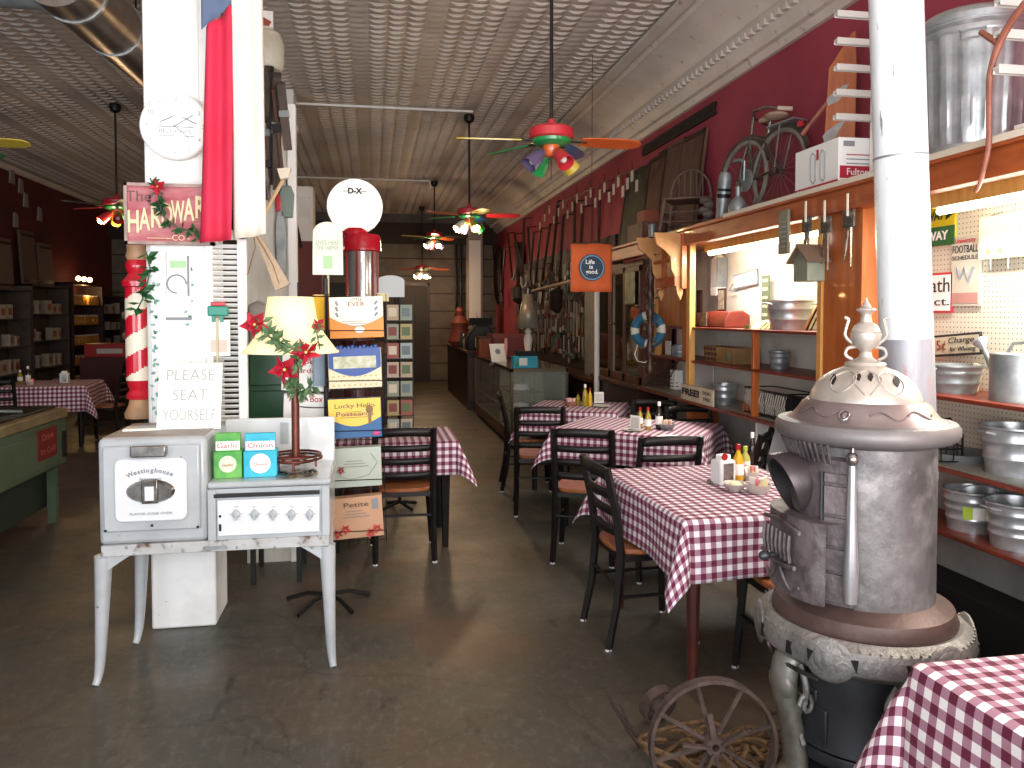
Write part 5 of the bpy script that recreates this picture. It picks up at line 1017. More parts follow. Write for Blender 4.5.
part('shelf', REDEDGE, (XF + .0, XB, Yp1, Y2 - .25, 1.205, 1.225)); part('shelf', REDEDGE, (XF, XB, Yp1, Y2 - .4, 1.48, 1.50))
part('divider', ORWOOD, (XF, XF + .05, 5.02, 5.05, .892, 1.48)); part('divider', ORWOOD, (XF + .02, XB, 6.2, 6.23, .3, .87)); part('divider', WWHITE, (XF + .02, XB, 5.0, 5.02, .3, .87))
part('wide_panel', ORWOOD, (XF - .01, XB, Yp0, Yp1, 0, 2.2)); part('panel_trim', YWOOD, (XF - .025, XF + .02, Yp1 - .01, Yp1 + .035, .9, 2.2))
part('corner_post', YWOOD, (XF - .02, XF + .03, Y1 - .02, Y1 + .05, .9, 2.2)); part('corner_post', ORWOOD, (XF - .01, XF + .05, Y1 + .06, Y1 + .16, 1.22, 2.2)); 
part('end_panel', planks('orange_boards', '#b86b30', '#a2571f', '#6a3613', .11, 1, .4), (XF + .06, XF + .10, Y1 + .15, Y2 - .32, 1.5, 2.2)); part('end_board', YWOOD, (XF + .04, XF + .1, Y2 - .34, Y2 - .28, 1.22, 2.2))
co = part('cornice', ORWOODY, (XF - .07, XF + .02, Y0, 8.3, 2.17, 2.29), (XF - .10, XR - .002, Y0, 8.3, 2.285, 2.315), bevel=.006); part('cornice_strip', mat('pale_edge_strip', '#d9cdbb', rough=.5), (XF - .105, XF - .09, Y0, 5.3, 2.30, 2.33), par=co)
part('ceiling_board', YWOOD, (XF + .02, XR - .003, Y0, Y2, 2.19, 2.21))
TUBE = mat('lit_fluorescent', '#ffffff', emit='#fffbea', es=14)
for y0, y1 in ((1.6, 3.42), (4.35, 6.05)):
    f = part('light_fixture', YWOOD, (XF + .09, XF + .17, y0, y1, 2.12, 2.19)); MB().tube([(XF + .13, y0 + .02, 2.105), (XF + .13, y1 - .02, 2.105)], .017, 10).build('fluorescent_tube', TUBE, f, world=True)
    ld = bpy.data.lights.new('tube_light', 'AREA'); ld.shape = 'RECTANGLE'; ld.size = .1; ld.size_y = y1 - y0 - .1; ld.energy = 17 * (y1 - y0) / 1.8; ld.color = (1, .96, .86); l = bpy.data.objects.new('tube_light', ld); COL.objects.link(l); l.location = (XF + .13, (y0 + y1) / 2, 2.08); l.rotation_euler = (0, math.radians(25), 0)
# brackets under the ledge
for px in (661, 680):
    v = P(px, 240, x=XF - .08); b = MB(); zt_ = 2.28; 
    t3 = thing('corbel_bracket', 'scroll cut pale wood bracket under the ledge, %s of two' % ('left' if px < 670 else 'right'), 'bracket', (XF - .1, v.y, zt_)); m = MB()
    m.prism([(-.0, 0), (.34, 0), (.34, -.5), (.31, -.56), (.27, -.5), (.24, -.36), (.2, -.3), (.19, -.2), (.13, -.15), (.03, -.1)], -.015, .015)
    m.v = [Vector((p.x * .75 - .21, p.y, p.z)) for p in m.v]; m.build('scroll_board', mat('pale_bracket_wood', '#c9945e', '#b57f4a', sc=4, rough=.5), t3, bevel=.004); MB().box(.02, .06, -.05, .05, -.46, .0).build('back_batten', ORWOOD, t3)
    if px < 670: MB().tube([(-.04, 0, -.22), (-.04, -.45, -.22)], .018, 8).box(-.03, .02, -.45, .0, -.44, -.36).build('cross_rail', ORWOOD, t3)
# signs on back panels
def plaque(name, label, cat, px0, px1, py0, py1, face, x=XB - .02, rot=0, lines=(), tm=None, thick=.012, border=None, font=None, top=None):
    a = P(px0, (py0 + py1) / 2, x=x); b = P(px1, (py0 + py1) / 2, x=x); c = P((px0 + px1) / 2, py0, x=x); d = P((px0 + px1) / 2, py1, x=x); w = abs(a.y - b.y) / 2; h = abs(c.z - d.z) / 2
    t3 = thing(name, label, cat, (x, (a.y + b.y) / 2, (c.z + d.z) / 2), rot=(0, rot, FRONT) if False else (0, 0, FRONT)); 
    t3.rotation_euler = (Matrix.Rotation(FRONT, 4, 'Z') @ Matrix.Rotation(rot, 4, 'Y')).to_euler()
    if border: MB().box(-w, w, 0, thick, -h, h).build('edge', border, t3, bevel=.002); MB().box(-w + .012, w - .012, -.002, 0, -h + .012, h - .012).build('plate', face, t3)
    else: MB().box(-w, w, 0, thick, -h, h).build('plate', face, t3, bevel=.002)
    for i, (s, sz, yy) in enumerate(lines): text(s, sz, tm or TEXTK, t3, (0, -.0035, yy * h), width=min(w * 1.75, sz * len(s) * .75))
    return t3, w, h
GY = mat('yellow_sign', '#d9c629'); GG = mat('green_sign', '#2c6b3c')
t3, w, h = plaque('street_sign', 'yellow over green two part WAY sign with an arrow', 'sign', 922, 955, 206, 246, GY)
MB().box(-w, w, -.003, .0, -h, -.05 * h).build('green_half', GG, t3); text('WAY', h * .62, mat('dark_green_lettering', '#1c3a20'), t3, (-w * .15, -.004, h * .5), width=w * 1.1, bold=.002); text('WAY', h * .6, PAPER, t3, (0, -.005, -h * .52), width=w * 1.3, bold=.002)
m = MB(); m.prism([(w * .5, h * .25), (w * .95, h * .5), (w * .5, h * .75)], -.005, -.002); m.build('arrow', mat('dark_green_lettering', '#1c3a20'), t3)
t3, w, h = plaque('football_poster', 'tall pale FOOTBALL schedule poster on the pegboard', 'poster', 951, 980, 236, 306, mat('grey_cream_poster', '#c9c5b4'), lines=[('FOOTBALL', .055, .62), ('SCHEDULE', .03, .38)])
text('University', .035, CR, t3, (0, -.004, h * .87), width=w * 1.4); MB().box(-w * .9, w * .9, -.003, 0, -h * .92, -h * .62).build('red_print', mat('faded_red_print', '#b98a80'), t3); m = MB(); m.tube([(-w * .5, -.003, h * .1), (-w * .3, -.003, -h * .2), (0, -.003, h * .1), (w * .3, -.003, -h * .3), (w * .6, -.003, h * .1)], .008, 5); m.build('player_sketch', TEXTG, t3)
t3, w, h = plaque('bath_sign', 'white Bath sign with a dark red border, right beside the stove pipe', 'sign', 921, 952, 273, 313, PAPER, border=CR, lines=[('Bath', .11, .35), ('5 ct.', .06, -.45)])
t3, w, h = plaque('whining_sign', 'aged cream 5 cents Charge for Whining sign above the wash tub', 'sign', 928, 981, 334, 356, mat('aged_cream_plate', '#cfc6ab', '#bfb396', sc=8), x=XB - .05, border=TEXTK, rot=-.09); text('5¢', h * 1.3, mat('dark_red_lettering', '#8c2622'), t3, (-w * .45, -.005, 0)); text('Charge', h * .75, TEXTK, t3, (w * .3, -.005, h * .4), shear=.2, width=w * .95); text('for Whining', h * .6, TEXTK, t3, (w * .35, -.005, -h * .4), shear=.2, width=w * .95)
t3, w, h = plaque('pale_green_shelf_card', 'pale green scalloped card hanging on the pegboard at the right edge', 'card', 979, 1030, 214, 258, mat('pale_green_card', '#d3dcb6', '#bccba0', sc=9), x=XB - .06)
m = MB()
for q in (-.6, -.1): m.ball((w * q, -.003, -h * .6), .012, (1, .2, 1), 8)
m.build('green_dots', mat('leaf_green_dot', '#8fa36a'), t3)
m = MB(); m.tube([(-w * .5, .0, -h), (-w * .5, -.0, -h - .05)], .004, 5).tube([(w * .2, .0, -h), (w * .2, -.0, -h - .05)], .004, 5).tube([(-w * .5, 0, h), (-w * .5, .055, h + .02)], .004, 5); m.build('hooks', GALV, t3)
# buckets & tubs
def bucket(name, label, c, r0, r1, h, m_=GALV, handle='side', cat='bucket', ribs=(.35, .7), group=None, lab=None):
    t3 = thing(name, label, cat, c, 0, group); m = MB(); m.lathe([(.001, .008), (r0 * .96, .008), (r0 * .96, 0), (r0, 0), (r0 * 1.01, .012)] + sum([[(r0 + (r1 - r0) * (q + e / h) + o_, h * q + e) for e, o_ in ((-.012, 0), (-.006, .003), (0, .0045), (.006, .003), (.012, 0))] for q in ribs], []) + [(r1, h - .015), (r1 + .008, h - .008), (r1 + .008, h), (r1 - .004, h), (r1 - .006, h - .02), (r0 * .94, .012), (.001, .012)], 32); m.build('body', m_, t3)
    if handle == 'side':
        for s_ in (-1, 1): MB().tube([(s_ * (r1 - .0), -.04, h * .86), (s_ * (r1 + .035), -.03, h * .9), (s_ * (r1 + .035), .03, h * .9), (s_ * r1, .04, h * .86)], .005, 6).build('side_handle', m_, t3)
    else:
        m = MB(); m.tube([(r1 * math.cos(a) * 1.04, -.02, h - .02 + abs(r1 * math.sin(a)) * .35) for a in [PI * i / 12 for i in range(13)]], .004, 5); m.build('bail_handle', m_, t3)
    if lab: m = MB(); aa = PI + .55; m.lathe([(r0 + (r1 - r0) * .35 + .006, h * .35), (r0 + (r1 - r0) * .65 + .006, h * .65)], 8, a0=aa, a1=aa + .35, m=0); m.lathe([(r0 + (r1 - r0) * .35 + .006, h * .35), (r0 + (r1 - r0) * .65 + .006, h * .65)], 10, a0=aa + .35, a1=aa + .9, m=1); m.build('label', [LIME, PAPER], t3)
    return t3
def shelfat(px, z, x=2.79): v = P(px, 300, x=x); return (x, v.y, z)
bucket('wash_tub', 'galvanised wash tub on the upper right shelf under the whining sign', shelfat(955, 1.225), .10, .125, .135, GALVD)
wc = shelfat(1020, 1.225, 2.77); t3 = thing('watering_can', 'grey galvanised watering can on the right shelf, spout to the left', 'watering can', wc); MB().lathe([(.001, 0), (.11, 0), (.11, .205), (.105, .21), (.03, .21)], 28).build('body', GALVD, t3); MB().tube([(0, .10, .06), (0, .17, .18), (0, .20, .225)], [.022, .015, .012], 10).build('spout', GALVD, t3)
m = MB(); m.M = Matrix.Translation((0, .205, .235)) @ Matrix.Rotation(-.6, 4, 'X'); m.lathe([(.012, -.02), (.036, .02), (.033, .03), (.001, .04)], 16); m.build('rose', GALV, t3); MB().tube([(0, .06, .21), (0, .03, .25), (0, -.07, .26), (0, -.1, .20)], .008, 7).build('handle', GALVD, t3)
bucket('steel_bucket', 'tall steel bucket on the counter at the far right', (2.80, shelfat(1016, 0)[1], .896), .11, .135, .215)
bucket('steel_bucket', 'shiny ribbed bucket with a yellow and white label on the lowest shelf', (2.77, shelfat(976, 0, 2.77)[1], .595), .10, .118, .19, handle='bail', lab=True, ribs=(.3, .55, .75))
bucket('steel_bucket', 'shiny ribbed bucket on the lowest shelf, right of the labelled one', (2.75, shelfat(1022, 0, 2.75)[1], .595), .10, .12, .20, ribs=(.3, .5, .75), handle='side')
t3 = thing('oval_pan', 'dull oval pan lying on the counter behind the tall bucket', 'pan', (2.82, shelfat(958, .9)[1], .896)); MB().lathe([(.001, .01), (.13, .01), (.15, .04), (.155, .04), (.13, 0), (.001, .0)], 28).build('pan', GALVD, t3)
t3 = thing('black_grill_basket', 'small black wire basket just behind the stove rim', 'basket', (2.70, shelfat(940, .9, 2.7)[1], .896)); m = MB()
for z in (.0, .06, .12): m.tube([(math.cos(a) * .11, math.sin(a) * .11, z + .01) for a in [2 * PI * i / 20 for i in range(20)]], .004, 5, True)
for k in range(12): a = k * PI / 6; m.tube([(math.cos(a) * .11, math.sin(a) * .11, .01), (math.cos(a) * .11, math.sin(a) * .11, .13)], .003, 5)
m.build('wires', DKMET, t3); MB().tube([(-.11, 0, .13), (-.08, -.05, .2), (.02, -.06, .21), (.11, 0, .13)], .006, 6).build('handle', DKMET, t3)
t3 = thing('leaning_card', 'pale folded card leaning behind the wash tub', 'card', (2.9, shelfat(975, 0, 2.9)[1], 1.225), rot=(0, 0, FRONT)); m = MB(); m.prism([(-.05, 0), (.02, 0), (.06, .13), (0, .14)], 0, .01); m.build('card', CREAM, t3)
# left bay items
t3 = bucket('steel_tub', 'large galvanised tub on the upper shelf of the left bay', shelfat(790, 1.5), .125, .15, .2); 
def onshelf(name, label, cat, px, z, x=2.82, rz=FRONT, **k): v = P(px, 300, x=x); return thing(name, label, cat, (x, v.y, z), rz, **k)
t3 = onshelf('red_bread_box', 'rounded dull red bread box on the upper shelf', 'box', 724, 1.5); m = MB(); m.M = Matrix.Rotation(PI / 2, 4, 'Z') ; m.prism([(-.1, 0), (.12, 0), (.12, .1), (.06, .135), (-.06, .13), (-.1, .06)], -.22, .22); m.build('body', mat('dull_red_tin', '#8c3a2c', '#6f2a20', sc=5, rough=.4), t3, bevel=.01); MB().box(-.2, -.06, -.125, -.118, .01, .12).build('front_label', mat('dark_print_panel', '#5c5a48', '#8c8468', sc=25), t3)
t3 = onshelf('basket_bowl', 'dull round basket at the left end of the upper shelf', 'basket', 702, 1.5, 2.75); MB().lathe([(.06, 0), (.11, .06), (.12, .12), (.11, .12), (.06, .01)], 18).build('bowl', MWOOD, t3)
t3 = onshelf('framed_picture', 'small dark framed card standing on the red bread box', 'picture', 721, 1.63, 2.84); MB().box(-.07, .07, 0, .015, 0, .19).build('frame', DWOOD, t3); MB().box(-.055, .055, -.003, 0, .015, .175).build('picture', mat('grey_sketch', '#b8ae98', '#756a58', sc=25), t3); 
t3 = onshelf('small_print', 'small dark print left of the framed card', 'picture', 699, 1.62, 2.86); MB().box(-.05, .05, 0, .012, 0, .2).build('frame', DWOOD, t3); MB().box(-.038, .038, -.003, 0, .015, .185).build('print', mat('plum_print', '#5c3a34'), t3)
t3 = onshelf('yellow_cards', 'pile of fanned yellow printed cards on the upper shelf', 'cards', 757, 1.5, 2.72); m = MB()
for k in range(5): m.M = Matrix.Translation((-.03 + .03 * k, .02 * k, 0)) @ Matrix.Rotation(-.9, 4, 'X'); m.box(-.06, .06, -.002, .002, 0, .09 + .012 * k)
m.build('cards', mat('pale_yellow_card', '#ddd08e', '#c2b260', sc=20), t3); MB().box(-.05, .02, -.07, -.06, .0, .03).build('green_print', mat('olive_print', '#7f9440'), t3)
t3 = onshelf('license_plate_strip', 'tall grey green lettered board leaning against the back', 'board', 765, 1.5, 2.93); MB().box(-.055, .055, 0, .012, 0, .40).build('board', mat('grey_green_board', '#566048', '#6a7258', sc=7), t3)
for k in range(5): text(['WASH', 'DRY', 'FOLD', 'IRON', 'HANG'][k] if False else 'OOOO', .035, CREAM, t3, (0, -.001, .36 - k * .065), width=.075)
t3 = onshelf('dark_rods', 'dark thin rods leaning at the right end of the upper shelf', 'rods', 811, 1.5, 2.75, 0); MB().tube([(0, .05, 0), (.1, -.14, .42)], .006, 6).tube([(0, -.0, 0), (.1, -.16, .38)], .005, 6).build('rods', DKMET, t3)
MB().tube([(0, .08, 0), (.1, -.06, .30)], .008, 6).build('pale_rod', YWOOD, t3)
v = P(722, 272, x=XB - .03); t3 = thing('wall_lantern', 'frosted white wall lantern at the left of the lit back panel', 'lantern', (XB - .06, v.y, v.z), FRONT); MB().box(-.065, .065, -.04, .04, -.13, .12).build('glass_box', mat('frosted_glass', '#d8d8d0', rough=.3), t3, bevel=.008); MB().box(-.07, -.06, -.045, .045, -.13, .12).box(.06, .07, -.045, .045, -.13, .12).build('frame', GALVD, t3); MB().lathe([(.05, .12), (.02, .16), (.025, .19), (.01, .22)], 14).build('top', CREAM, t3); MB().box(-.06, .06, -.045, .04, -.2, -.13).build('base', WWHITE, t3)
t3, w, h = plaque('white_fringed_sign', 'curled white enamel sign on the lit back panel', 'sign', 733, 757, 272, 287, ENAMELW, rot=-.08, border=TEXTG); m = MB(); m.tube([(-w, -.003, -h * .2), (-w * 1.15, -.02, -h), (-w * .7, -.02, -h * 1.15)], .006, 5); m.build('curl', TEXTG, t3)
t3 = onshelf('block_box', 'shallow wooden box with dark square blocks on the middle shelf', 'box', 727, 1.225, 2.75); MB().box(-.27, .27, -.07, .09, 0, .125).build('box', mat('tan_box_wood', '#9c7a4a', '#7a5a34', sc=6), t3, bevel=.004); m = MB()
for i in range(4):
    for j in range(3): m.box(-.26 + i * .06 + (j % 2) * .01, -.22 + i * .06 + (j % 2) * .01, -.076, -.07, .01 + j * .04, .038 + j * .04)
m.build('blocks', mat('dark_block_print', '#4a2a22'), t3); MB().ball((.18, -.05, .06), .055, (1, .6, 1), 12).build('jar', mat('olive_jar', '#6f7058', rough=.2), t3)
bucket('small_bucket', 'small galvanised pail on the middle shelf', shelfat(780, 1.225, 2.8), .058, .068, .125, GALVD, 'bail')
t3 = onshelf('wire_rib_basket', 'black wire basket holding a row of pale bowed ribs on the counter', 'basket', 783, .896, 2.78); m = MB()
for k in range(19): x = -.27 + k * .03; m.tube([(x, -.10, .02), (x - .006, -.135, .1), (x, -.12, .17)], .0055, 6)
m.build('ribs', mat('pale_grey_slat', '#b5aea2', rough=.4), t3); m = MB()
MB().box(-.27, .27, -.08, .08, .01, .15).build('rib_gap_shade', BLACK, t3)  # added black box, stands in for the shade between the ribs
for z in (.012, .185): m.tube([(-.29, -.13, z), (.29, -.13, z), (.29, .1, z), (-.29, .1, z)], .005, 5, True)
for x in (-.28, -.14, 0, .14, .28): m.tube([(x, -.13, .0), (x, -.13, .19)], .003, 4)
m.build('wire_frame', DKMET, t3)
t3, w, h = plaque('free_sign', 'cream board reading FREE! beside the pail on the counter', 'sign', 681, 713, 385, 401, mat('cream_board', '#c9bfa4', '#b6ab8e', sc=8), x=2.562); t3.location.z = .896 + h; text('FREE!', h * 1.15, TEXTK, t3, (-w * .35, -.004, h * .05), width=w * 1.1, bold=.003); text('DOG', h * .6, TEXTK, t3, (w * .65, -.004, h * .4), width=w * .45); text('TREE', h * .6, TEXTK, t3, (w * .65, -.004, -h * .35), width=w * .45)
bucket('steel_pail', 'galvanised pail with rolled rim behind the FREE sign', shelfat(725, .896, 2.75), .085, .1, .16, GALV, 'bail')
bucket('far_pail', 'small pail at the far end of the middle shelf', shelfat(681, 1.225, 2.76), .075, .085, .1, GALVD, 'bail')
t3 = onshelf('card_stack', 'white card standing left of the far small pail', 'card', 668, 1.225, 2.75); MB().box(-.06, .06, 0, .01, 0, .13).build('card', PAPER, t3)
t3 = onshelf('wire_dish_rack', 'brown wire dish rack at the far end of the counter', 'rack', 664, .896, 2.78); m = MB()
for k in range(7): m.tube([(-.3, -.1, .01 + 0 * k), (.25 - .02 * k, .05, .03 + .035 * k)], .005, 5)
m.tube([(-.32, -.1, 0), (.3, -.1, .03)], .006, 5); m.tube([(.3, -.1, .03), (.25, .05, .28)], .006, 5); m.tube([(-.3, -.1, .01), (.28, .05, .28)], .006, 5); m.build('wires', RUST, t3)
t3 = onshelf('white_card_box', 'small white box next to the FREE board', 'box', 677, .896, 2.85); MB().box(-.06, .06, -.04, .04, 0, .18).build('box', PAPER, t3, bevel=.003)
t3 = onshelf('tan_block', 'small reddish wood block on the counter beside the divider', 'block', 750, .896, 2.68); MB().box(-.04, .04, -.03, .03, 0, .07).build('block', ORWOOD, t3, bevel=.004)
t3 = thing('white_end_board', 'slanting white board closing the far end of the shelving', 'board', (2.66, Y2 - .02, .9)); m = MB(); m.M = Matrix.Translation((0, 0, 0)) @ Matrix.Rotation(PI / 2, 4, 'Z'); m.prism([(0, 0), (-.9, 0), (-.9, .3), (-.36, .3)], -.30, -.29); m.build('panel', WWHITE, t3)
# hung along the cornice
def hang(name, label, cat, px, py0, build, x=XF - .08):
    v = P(px, py0, x=x); t3 = thing(name, label, cat, (x, v.y, min(v.z, 2.26)), FRONT); build(t3, v); return t3
def wash(t3, v): MB().box(-.055, .055, -.02, 0, -.24, .03).build('board', mat('grey_green_old_wood', '#6f6f60', '#85836f', sc=7), t3, bevel=.004); m = MB(); [m.box(-.035, .035, -.026, -.02, -.2 + .03 * k, -.19 + .03 * k) for k in range(6)]; m.build('ribs', GALVD, t3)
hang('small_washboard', 'narrow grey washboard hanging from the cornice', 'washboard', 786, 215, wash)
def shears(n):
    def f(t3, v):
        MB().box(-.045, .045, -.012, .0, -.06, .03).build('pivot_plate', mat('speckled_dark_tin', '#3c3834', '#7a746a', sc=40, lo=.5, hi=.6), t3); MB().prism([(-.02, -.05), (.0, -.05), (-.03, -.2), (-.055, -.25)], -.008, 0).build('blade', CHROME, t3); MB().prism([(.02, -.05), (.0, -.05), (.012, -.2), (.02, -.27)], -.008, 0).build('blade', CHROME, t3); MB().box(-.006, .006, -.02, -.012, .0, .12).build('strap', CREAM, t3)
    return f
hang('hanging_shears', 'speckled shears on the cornice, between washboard and birdhouse', 'shears', 808, 222, shears(1)); hang('hanging_shears', 'speckled shears on the cornice over the orange panel, first of two', 'shears', 827, 222, shears(1)); hang('hanging_shears', 'speckled shears on the cornice nearest the stove pipe', 'shears', 850, 216, shears(1))
def bird(t3, v): MB().box(-.075, .075, -.09, .02, -.32, -.19).build('box', mat('grey_green_old_wood2', '#74796a', '#868b78', sc=7), t3, bevel=.003); m = MB(); m.beam((-.11, -.04, -.21), (.01, -.04, -.11), .012, .15, up=(0, 1, 0)); m.beam((.11, -.04, -.21), (-.01, -.04, -.11), .012, .15, up=(0, 1, 0)); m.build('roof', mat('brown_roof_board', '#6f5b4c'), t3); MB().prism([(-.075, -.19), (.075, -.19), (0, -.13)], -.085, .015).build('gable', mat('grey_green_old_wood2', '#74796a'), t3); MB().tube([(0, -.04, -.12), (0, -.04, 0)], .003, 5).build('wire', DKMET, t3)
hang('birdhouse', 'weathered grey birdhouse hanging from the cornice', 'birdhouse', 815, 226, bird)
def bigsheet(t3, v): MB().box(-.075, .075, -.006, 0, -.17, 0).build('sheet', mat('speckled_cream_sheet', '#c2b98c', '#a59c74', sc=30), t3)
# ---------------------------------------------------------------- things on the ledge
LZ = 2.316
def led(name, label, cat, px, x=2.76, rz=0, py=200, **k): v = P(px, py, x=x); return thing(name, label, cat, (x, v.y, LZ), rz, **k)
t3 = led('trash_can', 'large fluted galvanised trash can standing on the ledge', 'trash can', 972, 2.74, py=90); zt_ = P(972, 17, x=2.74).z - LZ
m = MB(); n = 72
prof = [(.205, 0), (.21, .02), (.205, .03), (.205, .05), (.225, zt_ - .09), (.235, zt_ - .085), (.24, zt_ - .07), (.235, zt_ - .05)]
m.lathe(prof[:4], n); 
def cr(u, v):
    a = u * 2 * PI; z = .05 + (zt_ - .16) * v; r = .206 + .02 * v; r += .008 * (1 if math.sin(a * 15) > 0 else 0) * (1 if .02 < v < .97 else 0); return (math.cos(a) * r, math.sin(a) * r, z)
m.grid(cr, 120, 12); m.lathe([(.228, zt_ - .13), (.232, zt_ - .12), (.228, zt_ - .1), (.24, zt_ - .085), (.24, zt_ - .06), (.234, zt_ - .055)], n); m.build('body', GALV, t3)
MB().lathe([(.245, zt_ - .075), (.247, zt_ - .05), (.24, zt_ - .04), (.2, zt_ - .01), (.05, zt_ + .015), (.001, zt_ + .02)], 48).build('lid', GALV, t3); a = math.atan2(-t3.location.y, -t3.location.x); m = MB(); m.M = Matrix.Rotation(a, 4, 'Z'); m.tube([(.235, -.05, zt_ - .13), (.25, -.045, zt_ - .17), (.25, .045, zt_ - .17), (.235, .05, zt_ - .13)], .006, 6, True); m.build('side_handle', GALV, t3)
yb = 3.0; g = lambda px, py: P(px, py, x=2.478)
b0 = g(975, 205); t3 = thing('copper_branch', 'bent reddish branch hanging over the ledge in front of the trash can', 'branch', tuple(b0)); gg = lambda px, py: g(px, py) - b0
MB().tube(smooth([gg(1026, 2), gg(1010, 24), gg(999, 45), gg(990, 75), gg(989, 120), gg(988, 150), gg(980, 182), gg(975, 192)]), smr([.014, .014, .014, .012, .011, .011, .009, .008]), 8).build('stem', mat('copper_bark', '#9c5f4c', '#7a4638', sc=14, rough=.5), t3); MB().tube([gg(999, 44), gg(990, 38), gg(981, 32)], [.014, .014, .012], 8).build('stub', mat('copper_bark', '#9c5f4c'), t3)
v = P(1012, 140, x=2.62); t3 = thing('white_carton', 'white topped carton on the ledge at the right edge', 'box', (2.78, v.y - .22, LZ)); MB().box(-.16, .16, -.22, .2, 0, .05).build('body', mat('pinkish_carton', '#a85a4a'), t3); MB().box(-.165, .165, -.225, .205, .05, .065).build('lid', WWHITE, t3)
# Fulton boxes
yA = P(838, 180, x=2.6).y; yE = P(795, 190, x=2.6).y; zT = P(838, 137, x=2.6).z - LZ
t3 = thing('appliance_box', 'white carton with a fan drawing and red Fulton band on the ledge', 'box', (2.60, (yA + yE) / 2, LZ), FRONT); w = (yE - yA) / 2; RB = mat('crimson_box_print', '#b3243a')
MB().box(-w, w, .0, .36, 0, zT).build('carton', PAPER, t3, bevel=.003); MB().box(-w + .002, w - .002, -.002, 0, .01, .055).build('red_band', RB, t3)
m = MB(); 
for q in (-.05, .05): m.tube([(q, -.003, .09), (q, -.003, zT - .06), (q + .02, -.003, zT - .04), (q + .05, -.003, zT - .06), (q + .05, -.003, .08), (q + .03, -.003, .065), (q, -.003, .09)], .004, 4)
m.build('drawing', mat('grey_outline_print', '#8f9496'), t3); MB().box(.01, .03, -.003, 0, zT - .09, zT - .03).build('red_mark', RB, t3); text('Fulton', .035, PAPER, t3, (-w + .08, -.0035, .032))
# the short end of the carton carries print too
MB().box(w, w + .002, .01, .35, .06, .13).build('end_band', RB, t3); q = text('Fulton', .055, PAPER, t3, (w + .003, .12, .095), rot=(PI / 2, 0, PI / 2)); 
for k in range(5): MB().box(w, w + .0015, .05, .22 + .04 * (k % 2), zT - .1 - .025 * k, zT - .094 - .025 * k).build('print_line', RB if k == 0 else TEXTG, t3)
MB().box(w, w + .0015, .03, .10, zT - .05, zT - .02).build('print_box', TEXTG, t3)
# leaning board and slatted rack
v = P(842, 80, x=2.85); t3 = thing('leaning_board', 'orange tapered board splashed with grey paint, leaning on the red wall', 'board', (2.83, v.y, LZ), FRONT + .9); zt_ = P(858, 22, x=2.83).z - LZ
MB().prism([(-.10, 0), (.09, 0), (.10, zt_ * .75), (.09, zt_), (.075, zt_), (-.06, zt_ * .8)], 0, .02).build('board', ORWOOD, t3, bevel=.003); m = MB()
for k, (x, z) in enumerate(((.0, zt_ * .62), (-.02, zt_ * .4), (.01, zt_ * .2))): MB().prism([(x - .06, z - .05), (x, z - .03), (x + .06, z + .07), (x + .02, z + .06), (x - .04, z + .02), (x - .07, z - .01)], -.003, 0).build('paint_smear', mat('grey_paint_smear', '#a9a7a5', '#8d8a88', sc=12), t3)
MB().tube([(-.05, .03, zt_ * .62), (-.22, .05, zt_ * .42)], .014, 6).build('stay', mat('copper_bark', '#9c5f4c'), t3)
def stand(px, x, label, pys, top):
    v = P(px, 100, x=x); t3 = thing('slatted_stand', label, 'rack', (x, v.y, LZ)); al = mat('white_aluminium', '#d5d1ca', rough=.35, metal=.15)
    MB().box(-.02, .02, 0, .03, 0, top).build('upright', WWHITE, t3); MB().box(-.2, .06, -.04, .1, 0, .015).build('foot', WWHITE, t3)
    for py in pys:
        z = P(px - 20, py, y=v.y).z - LZ; m = MB(); m.box(-.27, -.0, -.03, .0, z - .008, z + .008); m.box(-.27, .0, -.034, -.028, z - .022, z + .014); m.box(-.27, 0, -.004, .002, z - .02, z + .008); m.build('slat', al, t3, bevel=.002)
stand(877, 2.80, 'white metal stand with five outstretched slats beside the stove pipe', (16, 43, 69, 94, 118), P(877, -30, x=2.80).z - LZ)
stand(1050, 2.74, 'second slatted white stand, cut off by the right frame edge', (5, 37, 72), 1.05)
